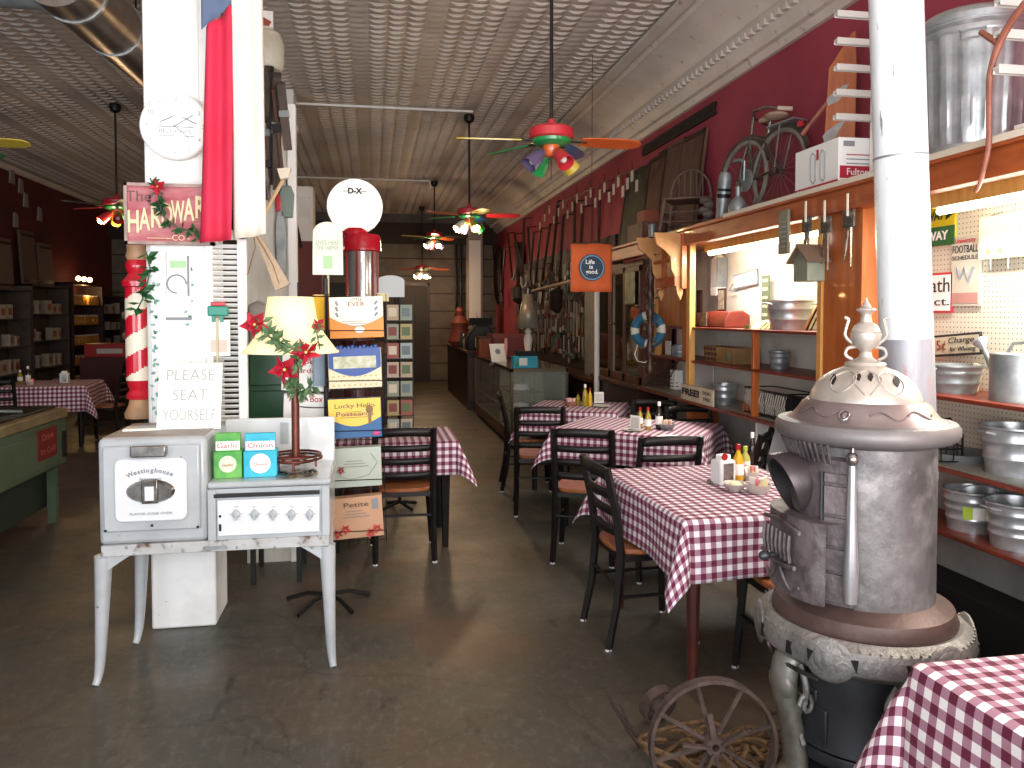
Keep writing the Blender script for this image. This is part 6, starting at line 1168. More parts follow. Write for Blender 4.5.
# bicycle
def bicycle():
    yR = P(779, 170, x=2.82).y; t3 = thing('bicycle', 'old grey bicycle with a tan saddle standing on the ledge', 'bicycle', (2.80, yR, LZ), rot=(0, math.radians(4), math.radians(8)))
    r = .28; L = .42; BK = mat('dull_bike_frame', '#5a5048', '#473e38', sc=8, rough=.5, metal=.4); TY = mat('grey_tyre', '#847b72', '#6f665e', sc=8, rough=.8)
    for nm, y in (('rear_wheel', 0), ('front_wheel', L)):
        m = MB(); m.tube([(0, y + math.cos(a) * r, r + .02 + math.sin(a) * r) for a in [2 * PI * i / 40 for i in range(40)]], .018, 8, True); w = m.build(nm, TY, t3)
        m = MB(); [m.tube([(0, y, r + .02), (0, y + math.cos(a) * r, r + .02 + math.sin(a) * r)], .0012, 3) for a in [2 * PI * i / 20 for i in range(20)]]; m.build('spokes', GALVD, w); MB().tube([(-.04, y, r + .02), (.04, y, r + .02)], .018, 10).build('hub', CHROME, w)
        m = MB(); m.tube([(0, y + math.cos(a) * (r + .03), r + .02 + math.sin(a) * (r + .03)) for a in [.2 + 2.6 * i / 16 for i in range(17)]], .02, 8, flat=.6); m.build('mudguard', BK, w)
    bb = (0, .28, .26); st = (0, .16, .58); hd = (0, .36, .62); hd2 = (0, .37, .52)
    m = MB(); m.tube([bb, st], .014, 8); m.tube([bb, hd2], .016, 8); m.tube([(0, .17, .55), (0, .30, .60), hd], .014, 8); m.tube([hd, hd2], .018, 8)
    for s_ in (-.035, .035): m.tube([(s_, 0, r + .02), (s_ * .5, .31, .28)], .009, 6); m.tube([(s_, 0, r + .02), (s_ * .4, .17, .54)], .008, 6); m.tube([(s_ * .6, .375, .54), (s_, .40, .42), (s_, L, r + .02)], .01, 6)
    m.build('frame', BK, t3)
    MB().tube([st, (0, .14, .68)], .012, 8).build('seat_post', CHROME, t3)
    m = MB(); m.M = Matrix.Translation((0, .12, .70)); m.ball((0, -.05, 0), .09, (.9, 1.0, .3), 14); m.ball((0, .07, .005), .045, (.7, 1.9, .5), 12); m.build('saddle', mat('tan_saddle', '#b89a86', '#a08570', sc=8, rough=.5), t3)
    m = MB(); m.tube([hd, (0, .35, .77)], .011, 8); m.build('stem', CHROME, t3)
    m = MB(); m.M = Matrix.Translation((0, .35, 0)) @ Matrix.Rotation(.9, 4, 'Z') @ Matrix.Translation((0, -.70, -.10)); m.tube([(-.26, .50, .84), (-.24, .60, .86), (-.12, .69, .87), (0, .70, .865), (.12, .69, .87), (.24, .60, .86), (.26, .50, .84)], .010, 8); h = m.build('handlebar', CHROME, t3)
    for s_ in (-1, 1):
        m2 = MB(); m2.M = m.M.copy(); m2.tube([(s_ * .26, .52, .845), (s_ * .262, .42, .835)], .016, 8).build('grip', mat('pale_grip', '#c9b3a0'), h)
    m = MB(); m.M = Matrix.Translation((-.03, .34, .28)) @ Matrix.Rotation(PI / 2, 4, 'Y'); m.lathe([(.075, -.004), (.085, 0), (.075, .004)], 24); m.build('chainring', GALVD, t3)
    for s_ in (-1, 1): MB().tube([(s_ * .05, .34, .28), (s_ * .07, .34 + s_ * .02, .28 - s_ * .14)], .008, 6).box(s_ * .07 - .02 + (.03 * s_), s_ * .07 + .02 + (.03 * s_), .32, .40, .28 - s_ * .14 - .01, .28 - s_ * .14 + .01).build('crank', GALVD, t3)
    m = MB(); m.box(-.06, .06, -.2, .10, .61, .62); 
    for s_ in (-.055, .055): m.tube([(s_, -.05, .61), (s_ * .7, 0, .32)], .005, 5)
    m.build('rear_carrier', GALV, t3); MB().ball((0, -.2, .58), .025, n=8).build('tail_lamp', CR, t3)
    return t3
bicycle()
v = P(731, 180, x=2.66); t3 = thing('metal_canister', 'long grey cylinder leaning in front of the bicycle', 'canister', (2.62, P(722, 190, x=2.62).y, LZ + .02), rot=(math.radians(10), 0, 0)); MB().lathe([(.001, 0), (.045, 0), (.045, .07), (.05, .12), (.05, .30), (.035, .34), (.001, .34)], 16).build('body', GALVD, t3); MB().lathe([(.052, .15), (.054, .18)], 16).lathe([(.052, .2), (.054, .22)], 16).build('bands', DKMET, t3)
t3 = led('glass_jug', 'small grey flask with a narrow neck beside the front wheel', 'flask', 738, 2.58, py=205); MB().lathe([(.06, 0), (.07, .03), (.068, .07), (.04, .11), (.018, .13), (.018, .19), (.022, .2)], 18).build('body', GALVD, t3); MB().lathe([(.02, .2), (.02, .23), (.001, .235)], 12).build('stopper', RUST, t3)
# windsor chair on the ledge
t3 = led('windsor_chair', 'small bow backed wooden chair standing on the ledge', 'chair', 688, 2.72, -.55, py=200); t3.scale = (1.15, 1.15, .82); CWD = mat('dusty_brown_wood', '#6b5548', '#57443a', sc=8, rough=.6); w = .15
MB().box(-.16, .16, -.16, .16, .33, .355).build('seat', CWD, t3, bevel=.01)
for sx in (-1, 1):
    for sy in (-1, 1): MB().tube([(sx * .15, sy * .15, .33), (sx * .18, sy * .18, 0)], .011, 7).build('leg', CWD, t3)
m = MB(); 
for z in (.1, .2): m.tube([(-.17, -.17, z), (.17, -.17, z)], .007, 5); m.tube([(-.17, .17, z + .03), (.17, .17, z + .03)], .007, 5); m.tube([(-.17, -.17, z), (-.17, .17, z)], .007, 5); m.tube([(.17, -.17, z), (.17, .17, z)], .007, 5)
m.build('stretchers', CWD, t3)
MB().tube([(math.cos(a) * .155, .14, .36 + (math.sin(a) ** .8) * .34) for a in [PI * i / 18 for i in range(19)]], .011, 7).build('bow_back', CWD, t3)
for k in range(5): x = -.09 + .045 * k; MB().tube([(x, .14, .35), (x, .14, .36 + .34 * math.sqrt(max(0, 1 - (x / .155) ** 2)))], .006, 5).build('spindle', CWD, t3)
t3 = led('bundled_cloth', 'grey bundle of old cloth and tins by the small chair', 'bundle', 708, 2.66, py=205); m = MB(); 
for k in range(5): m.ball((R.uniform(-.03, .03), R.uniform(-.06, .06), .045 + .04 * k), .05, (1, 1, .7), 10)
m.build('heap', mat('dusty_grey_cloth', '#6b6058', '#4f4640', sc=10, rough=.9), t3)
# old doors leaning on the wall
for k, (px0, px1, zt_, c) in enumerate(((672, 694, .98, DOORW), (655, 674, 1.0, DOORW), (640, 657, .96, mat('redbrown_old_door', '#6b4638', '#56362c', sc=3, st=(8, 8, 1))), (618, 641, .93, mat('green_brown_old_door', '#474a38', '#3a3527', sc=3)))):
    y0 = P(px0, 190, x=2.85).y; y1 = P(px1, 190, x=2.85).y; w = abs(y1 - y0) / 2 - .01
    t3 = thing('old_door_panel', ['brown old door panel leaning on the wall nearest the small chair', 'brown old door panel leaning second from the small chair', 'reddish old door panel leaning third from the small chair', 'greenish old door panel leaning farthest along the ledge'][k], 'panel', (2.84, (y0 + y1) / 2, LZ), rot=(Matrix.Rotation(FRONT, 4, 'Z') @ Matrix.Rotation(-.13, 4, 'X')).to_euler())
    MB().box(-w, w, 0, .03, 0, zt_).build('panel', c, t3, bevel=.003); MB().box(-w, -w + .03, -.008, 0, 0, zt_).box(w - .03, w, -.008, 0, 0, zt_).box(-w, w, -.008, 0, zt_ - .04, zt_).box(-w, w, -.008, 0, 0, .05).build('rail', DWOOD if k != 1 else c, t3)
t3 = led('red_brown_crate', 'red brown crate with a box on top at the ledge end', 'crate', 646, 2.72, py=225); MB().box(-.12, .12, -.22, .22, 0, .2).build('crate', mat('redbrown_old_door', '#6b4638'), t3, bevel=.004); MB().box(-.08, .08, -.15, .05, .2, .32).build('small_box', mat('brick_box', '#8c4630'), t3, bevel=.004)
t3 = led('tin_mug', 'small bright tin on the ledge next to the crate', 'tin', 652, 2.55, py=228); MB().lathe([(.03, 0), (.035, .1), (.045, .12)], 12).build('tin', GALVD, t3)
# black fretwork strip on the wall
a = P(714, 107, x=2.97); b = P(642, 151, x=2.97); t3 = thing('fretwork_strip', 'long black dentil strip fixed to the maroon wall below the crown', 'trim', (2.97, (a.y + b.y) / 2, a.z), FRONT); w = (b.y - a.y) / 2
MB().box(-w, w, 0, .028, .02, .05).box(-w, w, 0, .028, -.06, -.04).build('rail', DKMET, t3); m = MB(); n = 46
for k in range(n): x = -w + (k + .5) * 2 * w / n; m.box(x - .018, x + .012, .0, .02, -.04, .02)
m.build('teeth', DKMET, t3)
# frame around the leaning doors
a = P(694, 133, x=2.97); t3 = thing('large_picture', 'black picture frame behind the leaning door panels', 'frame', (2.965, P(672, 160, x=2.97).y, LZ), FRONT); MB().box(-.35, .45, 0, .025, .93, .98).box(.41, .45, 0, .025, 0, .95).box(-.35, -.31, 0, .025, 0, .95).build('frame', DKMET, t3); MB().box(-.31, .41, .01, .025, 0, .93).build('backing', DOORW, t3)
# ---------------------------------------------------------------- glass fronted hutch beyond the shelving
HY0, HY1 = 7.42, 9.0
t = thing('glass_hutch', 'dark wood hutch with tall glass doors under the ledge', 'cabinet', (2.8, (HY0 + HY1) / 2, 0)); L2 = (HY1 - HY0) / 2
MB().box(-.24, .19, -L2, L2, .86, .90).box(-.15, .19, -L2, L2, 2.1, 2.16).box(.16, .19, -L2, L2, .9, 2.1).box(-.15, .19, -L2, -L2 + .04, .9, 2.1).box(-.15, .19, L2 - .04, L2, .9, 2.1).build('carcass', MWOOD, t, bevel=.004)
MB().box(-.2, .19, -L2, L2, 0, .86).build('base', DWOOD, t); 
for y in (-L2 + .02, -L2 + .52, -L2 + 1.04):
    dr = MB().box(-.17, -.14, y, y + .04, .9, 2.1).box(-.17, -.14, y + .46, y + .50, .9, 2.1).box(-.17, -.14, y, y + .5, .9, .98).box(-.17, -.14, y, y + .5, 2.04, 2.1).build('door', MWOOD, t, bevel=.003)
    MB().box(-.158, -.152, y + .04, y + .46, .98, 2.04).build('pane', mat('warm_reflecting_glass', '#6b5a3c', rough=.06, metal=.8), dr); MB().ball((-.18, y + .44, 1.5), .012, n=8).build('knob', CHROME, dr)
MB().box(-.02, .18, -L2 + .04, L2 - .04, 1.28, 1.3).box(-.02, .18, -L2 + .04, L2 - .04, 1.68, 1.7).build('shelf', MWOOD, t)
t3 = thing('picture_panel', 'green and cream landscape print in the hutch door, left of the life ring', 'picture', (2.615, P(628, 300, x=2.6).y, 1.72), FRONT); MB().box(-.15, .15, 0, .008, 0, .32).build('print', mat('green_cream_landscape', '#7d8466', '#c2bd9c', sc=7, lo=.35, hi=.7), t3); MB().box(-.16, .16, -.004, .0, -.012, 0).box(-.16, .16, -.004, 0, .32, .332).build('edge', DWOOD, t3)
# dark narrow post with vines between hutch and shelving, and life ring
t3 = thing('carved_dark_post', 'dark carved post wound with vines beside the life ring', 'post', (2.43, P(650, 300, x=2.43).y, 1.08)); m = MB(); m.lathe([(.03, 0)] + [(.03 + .012 * math.sin(k * 1.9), .05 * k) for k in range(1, 25)], 10); m.build('post', DWOOD, t3); MB().box(-.03, .12, -.03, .03, 1.19, 1.21).build('top_bracket', DWOOD, t3); m = MB()
for k in range(60): m.leaf((R.uniform(-.05, .05), R.uniform(-.05, .05), R.uniform(.05, 1.2)), (R.uniform(-1, 1), R.uniform(-1, 1), R.uniform(-1, 1)), .03, .07)
m.build('vine', mat('dusty_brown_leaf', '#4c463a'), t3)
v = P(648, 330, x=2.48); t3 = thing('life_ring', 'blue and white life ring hanging at the end of the shelving', 'life ring', tuple(v), rot=(0, 0, -.75)); rr = 14 * (v.y + .4) / F
MB().box(-.015, .015, .0, .02, .1, .45).build('mount', DWOOD, t3)
BLU = mat('life_ring_blue', '#24607f', rough=.5); WRG = mat('life_ring_white', '#cdc6b6', rough=.5)
m = MB(); N_ = 40; nn = 12
ring_v = [[(math.cos(2 * PI * i / N_) * (rr + .042 * math.cos(2 * PI * j / nn)), .034 * math.sin(2 * PI * j / nn), math.sin(2 * PI * i / N_) * (rr + .042 * math.cos(2 * PI * j / nn))) for j in range(nn)] for i in range(N_)]
for i in range(N_):
    for j in range(nn): m.add([ring_v[i][j], ring_v[(i + 1) % N_][j], ring_v[(i + 1) % N_][(j + 1) % nn], ring_v[i][(j + 1) % nn]], [(0, 1, 2, 3)], 1 if (i + 1) % 10 < 3 else 0, True)
m.build('ring', [BLU, WRG], t3); m = MB(); m.tube([(-.1, -.0, -rr), (-.13, 0, -rr - .10), (-.10, 0, -rr - .16), (-.03, 0, -rr - .17), (.03, 0, -rr - .13), (.05, 0, -rr)], .005, 5); m.build('rope', CREAM, t3)
t3 = thing('orange_fabric', 'small orange and red cloth draped above the life ring', 'cloth', (2.56, P(634, 314, x=2.56).y, 1.66), FRONT); m = MB(); m.grid(lambda u, v: ((u - .5) * .22, .012 * math.sin(u * 9), -.12 * v + .03 * math.sin(u * 4)), 12, 5); m.build('cloth', mat('orange_cloth', '#b5502a', '#8c3620', sc=10), t3, solid=.004); MB().tube([(-.1, 0, .02), (.1, 0, .02)], .006, 6).tube([(0, 0, .02), (0, .06, .02)], .006, 6).build('rail', DKMET, t3)
# grey door slab and low counter beyond hutch
v0 = P(595, 300, x=2.7).y; v1 = P(581, 300, x=2.7).y
t3 = thing('grey_door_slab', 'tall narrow pale grey panelled slab left of the hutch', 'panel', (2.75, (v0 + v1) / 2, 0), FRONT); w = (v1 - v0) / 2; MB().box(-w, w, 0, .04, 0, 2.0).build('slab', mat('dull_grey_paint', '#8c8a84', '#7a7872', sc=3), t3, bevel=.004)
for k in range(4): MB().box(-w + .04, w - .04, -.006, 0, .2 + .45 * k, .55 + .45 * k).build('raised_panel', mat('dull_grey_paint', '#8c8a84'), t3)
t3 = thing('white_pipe_post', 'slim white post directly right of the grey slab', 'post', (2.55, P(597, 320, x=2.55).y, 0)); MB().tube([(0, 0, 0), (0, 0, 2.1)], .03, 10).build('post', WWHITE, t3); MB().tube([(0, 0, 0), (0, 0, .04)], .05, 12).build('foot', WWHITE, t3)
# long low counter along wall beyond
t3 = thing('wall_counter', 'dark wall counter running behind the glass case', 'counter', (2.78, 11.2, 0)); MB().box(-.2, .2, -2.1, 4.5, .78, .82).build('worktop', MWOOD, t3); MB().box(-.16, .2, -2.1, 4.5, 0, .78).build('base', DWOOD, t3)
# Life is good banner
s = P(571, 243, y=7.0); e = P(612, 292, y=7.0); t3 = thing('life_is_good_banner', 'orange Life is good cloth banner with a round dark emblem', 'banner', ((s.x + e.x) / 2, 7.0, (s.z + e.z) / 2)); w = (e.x - s.x) / 2; h = (s.z - e.z) / 2; r_ = w * .63
MB().grid(lambda u, v: ((u - .5) * 2 * w, .006 * math.sin(u * 8), h - 2 * h * v), 12, 8).build('cloth', mat('orange_banner', '#d2622f', '#bf5424', sc=4, rough=.8), t3, solid=.004)
m = MB(); m.M = Matrix.Translation((0, -.008, .0)) @ Matrix.Rotation(PI / 2, 4, 'X'); m.lathe([(.001, .006), (r_, .006), (r_, .0)], 36); m.build('emblem', mat('navy_emblem', '#12354a'), t3); m = MB(); m.M = Matrix.Translation((0, -.0145, .0)) @ Matrix.Rotation(PI / 2, 4, 'X'); m.lathe([(r_ * .84, .001), (r_ * .93, .001)], 36, caps=False); m.build('emblem_ring', mat('steel_blue_ring', '#6f96b5'), t3)
for i, s_ in enumerate(('Life', 'is', 'good.')): text(s_, .055, PAPER, t3, (-.02 + .01 * i, -.0175, .05 - .045 * i), bold=.001, width=[.085, .035, .12][i])
MB().tube([(0, 0, h), (0, .0, ZC - e.z - h - .01)], .003, 5).tube([(-w, 0, h), (w, 0, h)], .006, 6).build('hanging_cord', DKMET, t3)
# ---------------------------------------------------------------- glass display case
CX0, CX1, CY0, CY1 = 1.62, 2.32, 9.1, 12.4
t = thing('glass_display_case', 'long old glass display case with a wooden base along the aisle', 'display case', ((CX0 + CX1) / 2, (CY0 + CY1) / 2, 0)); 
def cb(n, m_, *bs, **k):
    m = MB(); [m.box(*b) for b in bs]; return m.build(n, m_, t, world=True, **k)
cb('wooden_base', MWOOD, (CX0, CX1, CY0, CY1, .06, .18), bevel=.006); cb('plinth', DWOOD, (CX0 + .04, CX1 - .04, CY0 + .04, CY1 - .04, 0, .06))
cb('metal_frame', mat('bronze_frame', '#5f5240', rough=.35, metal=.7), (CX0, CX0 + .03, CY0, CY0 + .03, .18, .95), (CX1 - .03, CX1, CY0, CY0 + .03, .18, .95), (CX0, CX0 + .03, CY1 - .03, CY1, .18, .95), (CX0, CX0 + .03, CY0, CY1, .92, .96), (CX0, CX1, CY0, CY0 + .03, .92, .96), (CX1 - .03, CX1, CY0, CY1, .92, .96), (CX0, CX0 + .02, CY0, CY1, .18, .21))
TG = mat('faint_green_glass', '#dfe8dc', rough=.02, alpha=.16); TG.surface_render_method = 'BLENDED' if hasattr(TG, 'surface_render_method') else None
cb('glass_panes', TG, (CX0 + .006, CX0 + .012, CY0 + .03, CY1 - .03, .2, .93), (CX0 + .03, CX1 - .03, CY0 + .006, CY0 + .012, .2, .93)); cb('glass_top', mat('grey_glass_top', '#7a746a', rough=.08), (CX0, CX1, CY0, CY1, .955, .965))
cb('back_boards', planks('pale_green_boards', '#9a9676', '#86825f', '#5c5840', .16, 0, .6), (CX0 + .05, CX1 - .06, CY0 + 1.1, CY0 + 1.14, .18, .9)); cb('side_back', mat('olive_inner_board', '#6f6a4c'), (CX1 - .06, CX1 - .03, CY0 + .05, CY1, .18, .9))
cb('inner_shelf', mat('grey_glass_top', '#7a746a'), (CX0 + .03, CX1 - .06, CY0 + .06, CY1 - .06, .42, .435), (CX0 + .03, CX1 - .3, CY0 + .06, CY1 - .06, .66, .67))
for k, (x, y, z, lab) in enumerate(((1.78, 9.4, .436, 'folded white towels on the lower shelf of the glass case'), (1.80, 9.42, .671, 'crumpled white cloth on the upper shelf of the glass case'), (1.8, 9.5, .19, 'white folded linen at the bottom of the glass case'))):
    t3 = thing('folded_cloth', lab, 'cloth', (x, y, z)); m = MB(); [m.ball((0, 0, .02 + .025 * q), .12, (1 - .1 * q * (k == 1), .8, .16), 14) for q in range(3)]; m.build('cloth', PAPER, t3)
# on the case
tp = lambda px, py, z=.965: P(px, py, z=z)
v = tp(528, 365); t3 = thing('white_table_lamp', 'white turned lamp with a tall silver cone shade on the glass case', 'lamp', (v.x, v.y, .965)); D_ = v.y * .984 + v.x * .176; s = D_ / F
MB().lathe([(.1, 0), (.1, .02), (.05, .04), (.035, .06)], 20).build('base', mat('gold_cream', '#a08a60'), t3); MB().lathe([(.035, .2 * 0 + .05), (.05, .1), (.035, .16), (.05, .26), (.058, .33), (.045, .38), (.03, .40), (.045, .43), (.02, .46), (.012, .5)], 20).build('body', mat('glossy_white_lamp', '#e3d7c9', rough=.3), t3); MB().lathe([(.16, .47), (.05, .90)], 28, caps=False).build('lamp_shade', mat('silver_grey_shade', '#8f8878', '#7a7466', sc=3, rough=.4, metal=.3), t3, solid=.004); MB().lathe([(.012, .88), (.012, .97), (.001, .98)], 8).build('finial', GALV, t3)
v = tp(529, 368); t3 = thing('blue_box', 'bright blue and white box in front of the white lamp', 'box', (v.x - .02, v.y + .08, .965), .05); MB().box(-.17, .13, -.06, .06, 0, .14).build('box', mat('cyan_box', '#1f9db5', '#35aabf', sc=6), t3, bevel=.004); MB().box(-.1, .0, -.064, -.06, .03, .12).build('white_print', PAPER, t3); MB().ball((-.13, -.06, .05), .03, (1, .2, 1), 8).build('green_print', CG, t3); MB().box(-.12, .12, -.05, .05, .14, .2).build('dark_tray', BLACK, t3)
v = tp(500, 362); t3 = thing('display_leaflet', 'white tilted display sheet on the glass case', 'sheet', (v.x, v.y, .965), rot=(-.35, 0, .25)); MB().box(-.12, .1, 0, .006, 0, .26).build('sheet', PAPER, t3); m = MB(); m.ball((-.01, -.002, .15), .04, (1, .1, 1), 10); m.build('dark_print', TEXTG, t3); MB().box(-.1, .1, 0, .15, 0, .01).build('easel', CREAM, t3); MB().prism([(.1, .05), (.14, .2), (.16, .34), (.13, .34), (.09, .2)], 0, .02).build('red_tipped_pen', mat('pale_pink', '#d9a09a'), t3)
v = tp(490, 358); t3 = thing('wooden_box', 'upright reddish wooden box on the glass case', 'box', (v.x - .02, v.y + .2, .965), .1); MB().box(-.14, .14, -.1, .1, 0, .30).build('box', mat('warm_box_wood', '#8c4c2c', '#73391f', sc=4, st=(5, 5, 1)), t3, bevel=.005); MB().box(-.145, .145, -.105, .105, .28, .31).build('lid', MWOOD, t3)
t3 = thing('red_tray_stack', 'dull red box standing behind the wooden box', 'box', (2.05, 11.6, .965)); MB().box(-.3, .25, -.3, .3, 0, .34).build('box', mat('dull_red_box', '#6e2c26'), t3, bevel=.01); MB().box(-.31, .26, -.31, .31, .30, .35).build('lid', mat('dull_red_lid', '#7c352d'), t3)
# ---------------------------------------------------------------- pegged tool wall and hanging tags, right side far
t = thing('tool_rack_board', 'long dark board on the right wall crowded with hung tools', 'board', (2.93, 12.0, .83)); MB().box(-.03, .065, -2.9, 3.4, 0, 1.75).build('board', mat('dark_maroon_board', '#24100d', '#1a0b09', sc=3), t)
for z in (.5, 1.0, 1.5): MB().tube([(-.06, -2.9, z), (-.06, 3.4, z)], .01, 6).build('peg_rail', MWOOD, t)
PEGC = ['#6b4a3a', '#8c7a66', '#4a3a34', '#9c9488', '#7a3a2c', '#5c6a5c', '#b0a890']
PM = [mat('tool_finish_' + n, c, rough=.4, metal=.3) for n, c in zip(('rust', 'tan', 'soot', 'pale', 'brick', 'sage', 'bone'), PEGC)]
def tool(kind):
    t3 = thing('hanging_tool', 'small tool among those crowding the dark board on the right wall', 'tool', (0, 0, 0), FRONT, 'tools hung on the dark board')
    return t3
protos = []
for k in range(7):
    t3 = tool(k); w = .02 + .008 * (k % 3); L_ = .16 + .035 * (k % 4)
    MB().box(-w * .5, w * .5, -.012, .012, -L_, -.0).build('handle', PM[k], t3, bevel=.003); m = MB()
    if k % 2: m.prism([(-w, -L_), (w, -L_), (w * 1.4, -L_ - .05), (0, -L_ - .09), (-w * 1.4, -L_ - .05)], -.01, .01)
    else: m.lathe([(w * 1.1, -L_ - .08), (w * 1.3, -L_ - .03), (w * .6, -L_)], 10)
    m.build('head', PM[(k + 3) % 7], t3); MB().tube([(0, 0, 0), (0, .03, .02)], .004, 5).build('hook', DKMET, t3); protos.append(t3)
i = 0
for r_, z in enumerate((2.42, 2.14, 1.86, 1.58, 1.30)):
    for q in range(38):
        y = 9.2 + q * .155 + R.uniform(-.03, .03); loc = (2.86, y, z + R.uniform(-.06, .03))
        if i < 7: protos[i].location = loc
        else: dup(protos[R.randrange(7)], loc, FRONT)
        i += 1
# long handled tools hung high on the far right wall
LT = []
for k in range(4):
    t3 = thing('farm_tool', 'long handled dark farm tool hung high on the far right wall', 'tool', (0, 0, 0), FRONT, 'long tools high on the far right wall'); MB().tube([(0, 0, 0), (.1 * (k - 1.5), 0, -1.15)], .022, 6).build('handle', DWOOD, t3)
    m = MB(); q = .1 * (k - 1.5)
    if k == 0: m.prism([(q - .12, -1.15), (q + .12, -1.15), (q + .14, -1.4), (q, -1.5), (q - .14, -1.4)], -.01, .01)
    elif k == 1:
        m.beam((q - .18, 0, -1.15), (q + .18, 0, -1.15), .03, .03)
        for j in range(7): m.beam((q - .18 + .06 * j, 0, -1.15), (q - .18 + .06 * j, -.02, -1.32), .012, .012)
    elif k == 2: m.tube(smooth([(q, 0, -1.12), (q + .2, -.02, -1.25), (q + .45, -.02, -1.2), (q + .6, 0, -1.0)]), smr([.03, .028, .02, .006]), 6)
    else: m.lathe([(.05, -1.5), (.14, -1.42), (.15, -1.2), (.05, -1.12)], 12, c=(q, 0, 0))
    m.build('head', [DKMET, RUST, GALVD, mat('dark_wicker', '#2a1d18')][k], t3); MB().tube([(0, 0, 0), (0, .16, .02)], .01, 5).build('hook', DKMET, t3); LT.append(t3)
for i in range(15):
    loc = (2.83, 9.6 + i * .55 + R.uniform(-.2, .2), 3.3 + R.uniform(-.3, .15)); ro = (0, R.uniform(-.5, .5), FRONT)
    if i < 4: LT[i].location = loc; LT[i].rotation_euler = ro
    else: dup(LT[R.randrange(4)], loc, rot=ro)
# tags on string below the crown
TAGM = mat('tag_white', '#c9c2b8', rough=.7)
t0 = thing('hanging_tag', 'tiny white tag on the string of tags under the far crown', 'tag', (0, 0, 0), FRONT, 'white tags strung under the crown'); MB().box(-.04, .04, -.002, .002, -.12, 0).build('tag', TAGM, t0); MB().tube([(0, 0, 0), (0, 0, .1)], .003, 4).build('string', DKMET, t0)
for q in range(22):
    px = 540 + q * 4.6; py = 222 - q * 2.0 - 6 * (q % 3); v = P(px, py, x=2.72); loc = (2.72, v.y, v.z)
    if q == 0: t0.location = loc
    else: dup(t0, loc, FRONT)
a = P(540, 212, x=2.72); b = P(642, 166, x=2.72); tag(MB().tube([a, (a + b) / 2, b], .006, 5).build('tag_line', DKMET), 'dark line carrying the white tags under the crown', 'line')
# pale diagonal rail in front of tool wall
a = P(532, 291, x=2.6); b = P(572, 281, x=2.6); t3 = thing('pale_handrail', 'pale wooden pole lying level in front of the hung tools', 'pole', tuple(a)); MB().tube([(0, 0, 0), b - a + Vector((0, -1.0, (b - a).z / (b - a).y * -1.0))], .022, 7).build('pole', mat('pale_pole_wood', '#a08468'), t3); MB().tube([(0, 0, 0), (.32, 0, 0)], .012, 6).tube([b - a, b - a + Vector((.32, 0, 0))], .012, 6).build('bracket', DKMET, t3)
# a few bigger dark silhouettes on the upper wall
for k, (px, py, w, h, lab) in enumerate(((498, 275, .3, .7, 'big dark oval wicker shape high on the far right wall'), (520, 262, .2, .4, 'dark hanging tub on the far right wall, nearer than the oval shape'))):
    v = P(px, py, x=2.9); t3 = thing('hanging_basket', lab, 'basket', (2.9, v.y, v.z)); MB().ball((0, 0, 0), 1, (.1, w, h), 18).build('body', mat('dark_wicker', '#2a1d18', '#1d1411', sc=20), t3); MB().tube([(0, -w, 0), (-.1, -w * .5, h), (-.1, w * .5, h), (0, w, 0)], .02, 6).build('handle', DKMET, t3)
v = P(478, 255, y=18.2); t3 = thing('blue_poster', 'small blue poster by the white column at the far end', 'poster', (v.x, 18.2, v.z)); MB().box(-.18, .14, 0, .02, -.35, .4).build('sheet', mat('blue_poster_print', '#2a4a6b'), t3); MB().tube([(0, .01, .4), (0, .01, ZC - v.z - .01)], .006, 5).build('cord', DKMET, t3)
a = P(472, 350, y=17.9).x; b = P(476.5, 350, y=17.9).x; post(17.7, a - .12, b + .12, 'pale column beside the far right wall, near the back', .3, mat('cream_grey_column', '#988b7c', rough=.6))
# ---------------------------------------------------------------- dark middle counters and merchandise at the far end
def P2(px, z, y): return P(px, 300, y=y).x
def counter(label, x0, x1, y0, y1, h, m_=DWOOD):
    t3 = thing('shop_counter', label, 'counter', ((x0 + x1) / 2, (y0 + y1) / 2, 0)); a = (x1 - x0) / 2; b = (y1 - y0) / 2
    MB().box(-a, a, -b, b, h - .04, h).build('worktop', MWOOD, t3, bevel=.005); MB().box(-a + .03, a - .03, -b + .03, b - .03, 0, h - .04).build('base', m_, t3)
    for k in range(3): MB().box(-a + .06 + (2 * a - .1) * k / 3, -a + .02 + (2 * a - .1) * (k + 1) / 3, -b + .018, -b + .03, .15, h - .12).build('front_panel', MWOOD, t3)
    return t3
counter('dark shop counter at the far right of the aisle', 1.55, 2.3, 13.0, 16.6, 1.0); 
t3 = thing('cash_register', 'old dark cash register with a bright plate on the far counter', 'cash register', (1.85, 13.4, 1.0)); MB().prism([(-.25, 0), (.25, 0), (.25, .2), (.12, .42), (-.12, .42), (-.25, .2)], -.2, .2).build('body', DKMET, t3, bevel=.02); MB().box(-.12, .12, -.22, -.2, .05, .22).build('bright_plate', mat('bright_tag', '#d8d2c8', rough=.3), t3); MB().box(-.2, .2, -.05, .05, .42, .55).build('top_sign', BLACK, t3)
MISC = [((1.62, 14.6), .22, .75, '#7c3828', 'tall terracotta coloured figure on the far counter'), ((1.95, 14.8), .12, .62, '#c9c2b5', 'pale tall figure beside the terracotta one'), ((2.1, 14.0), .1, .30, '#d0cabc', 'pale mug shaped jar on the far counter'), ((1.75, 15.6), .2, .5, '#3a2a24', 'dark basket at the end of the far counter')]
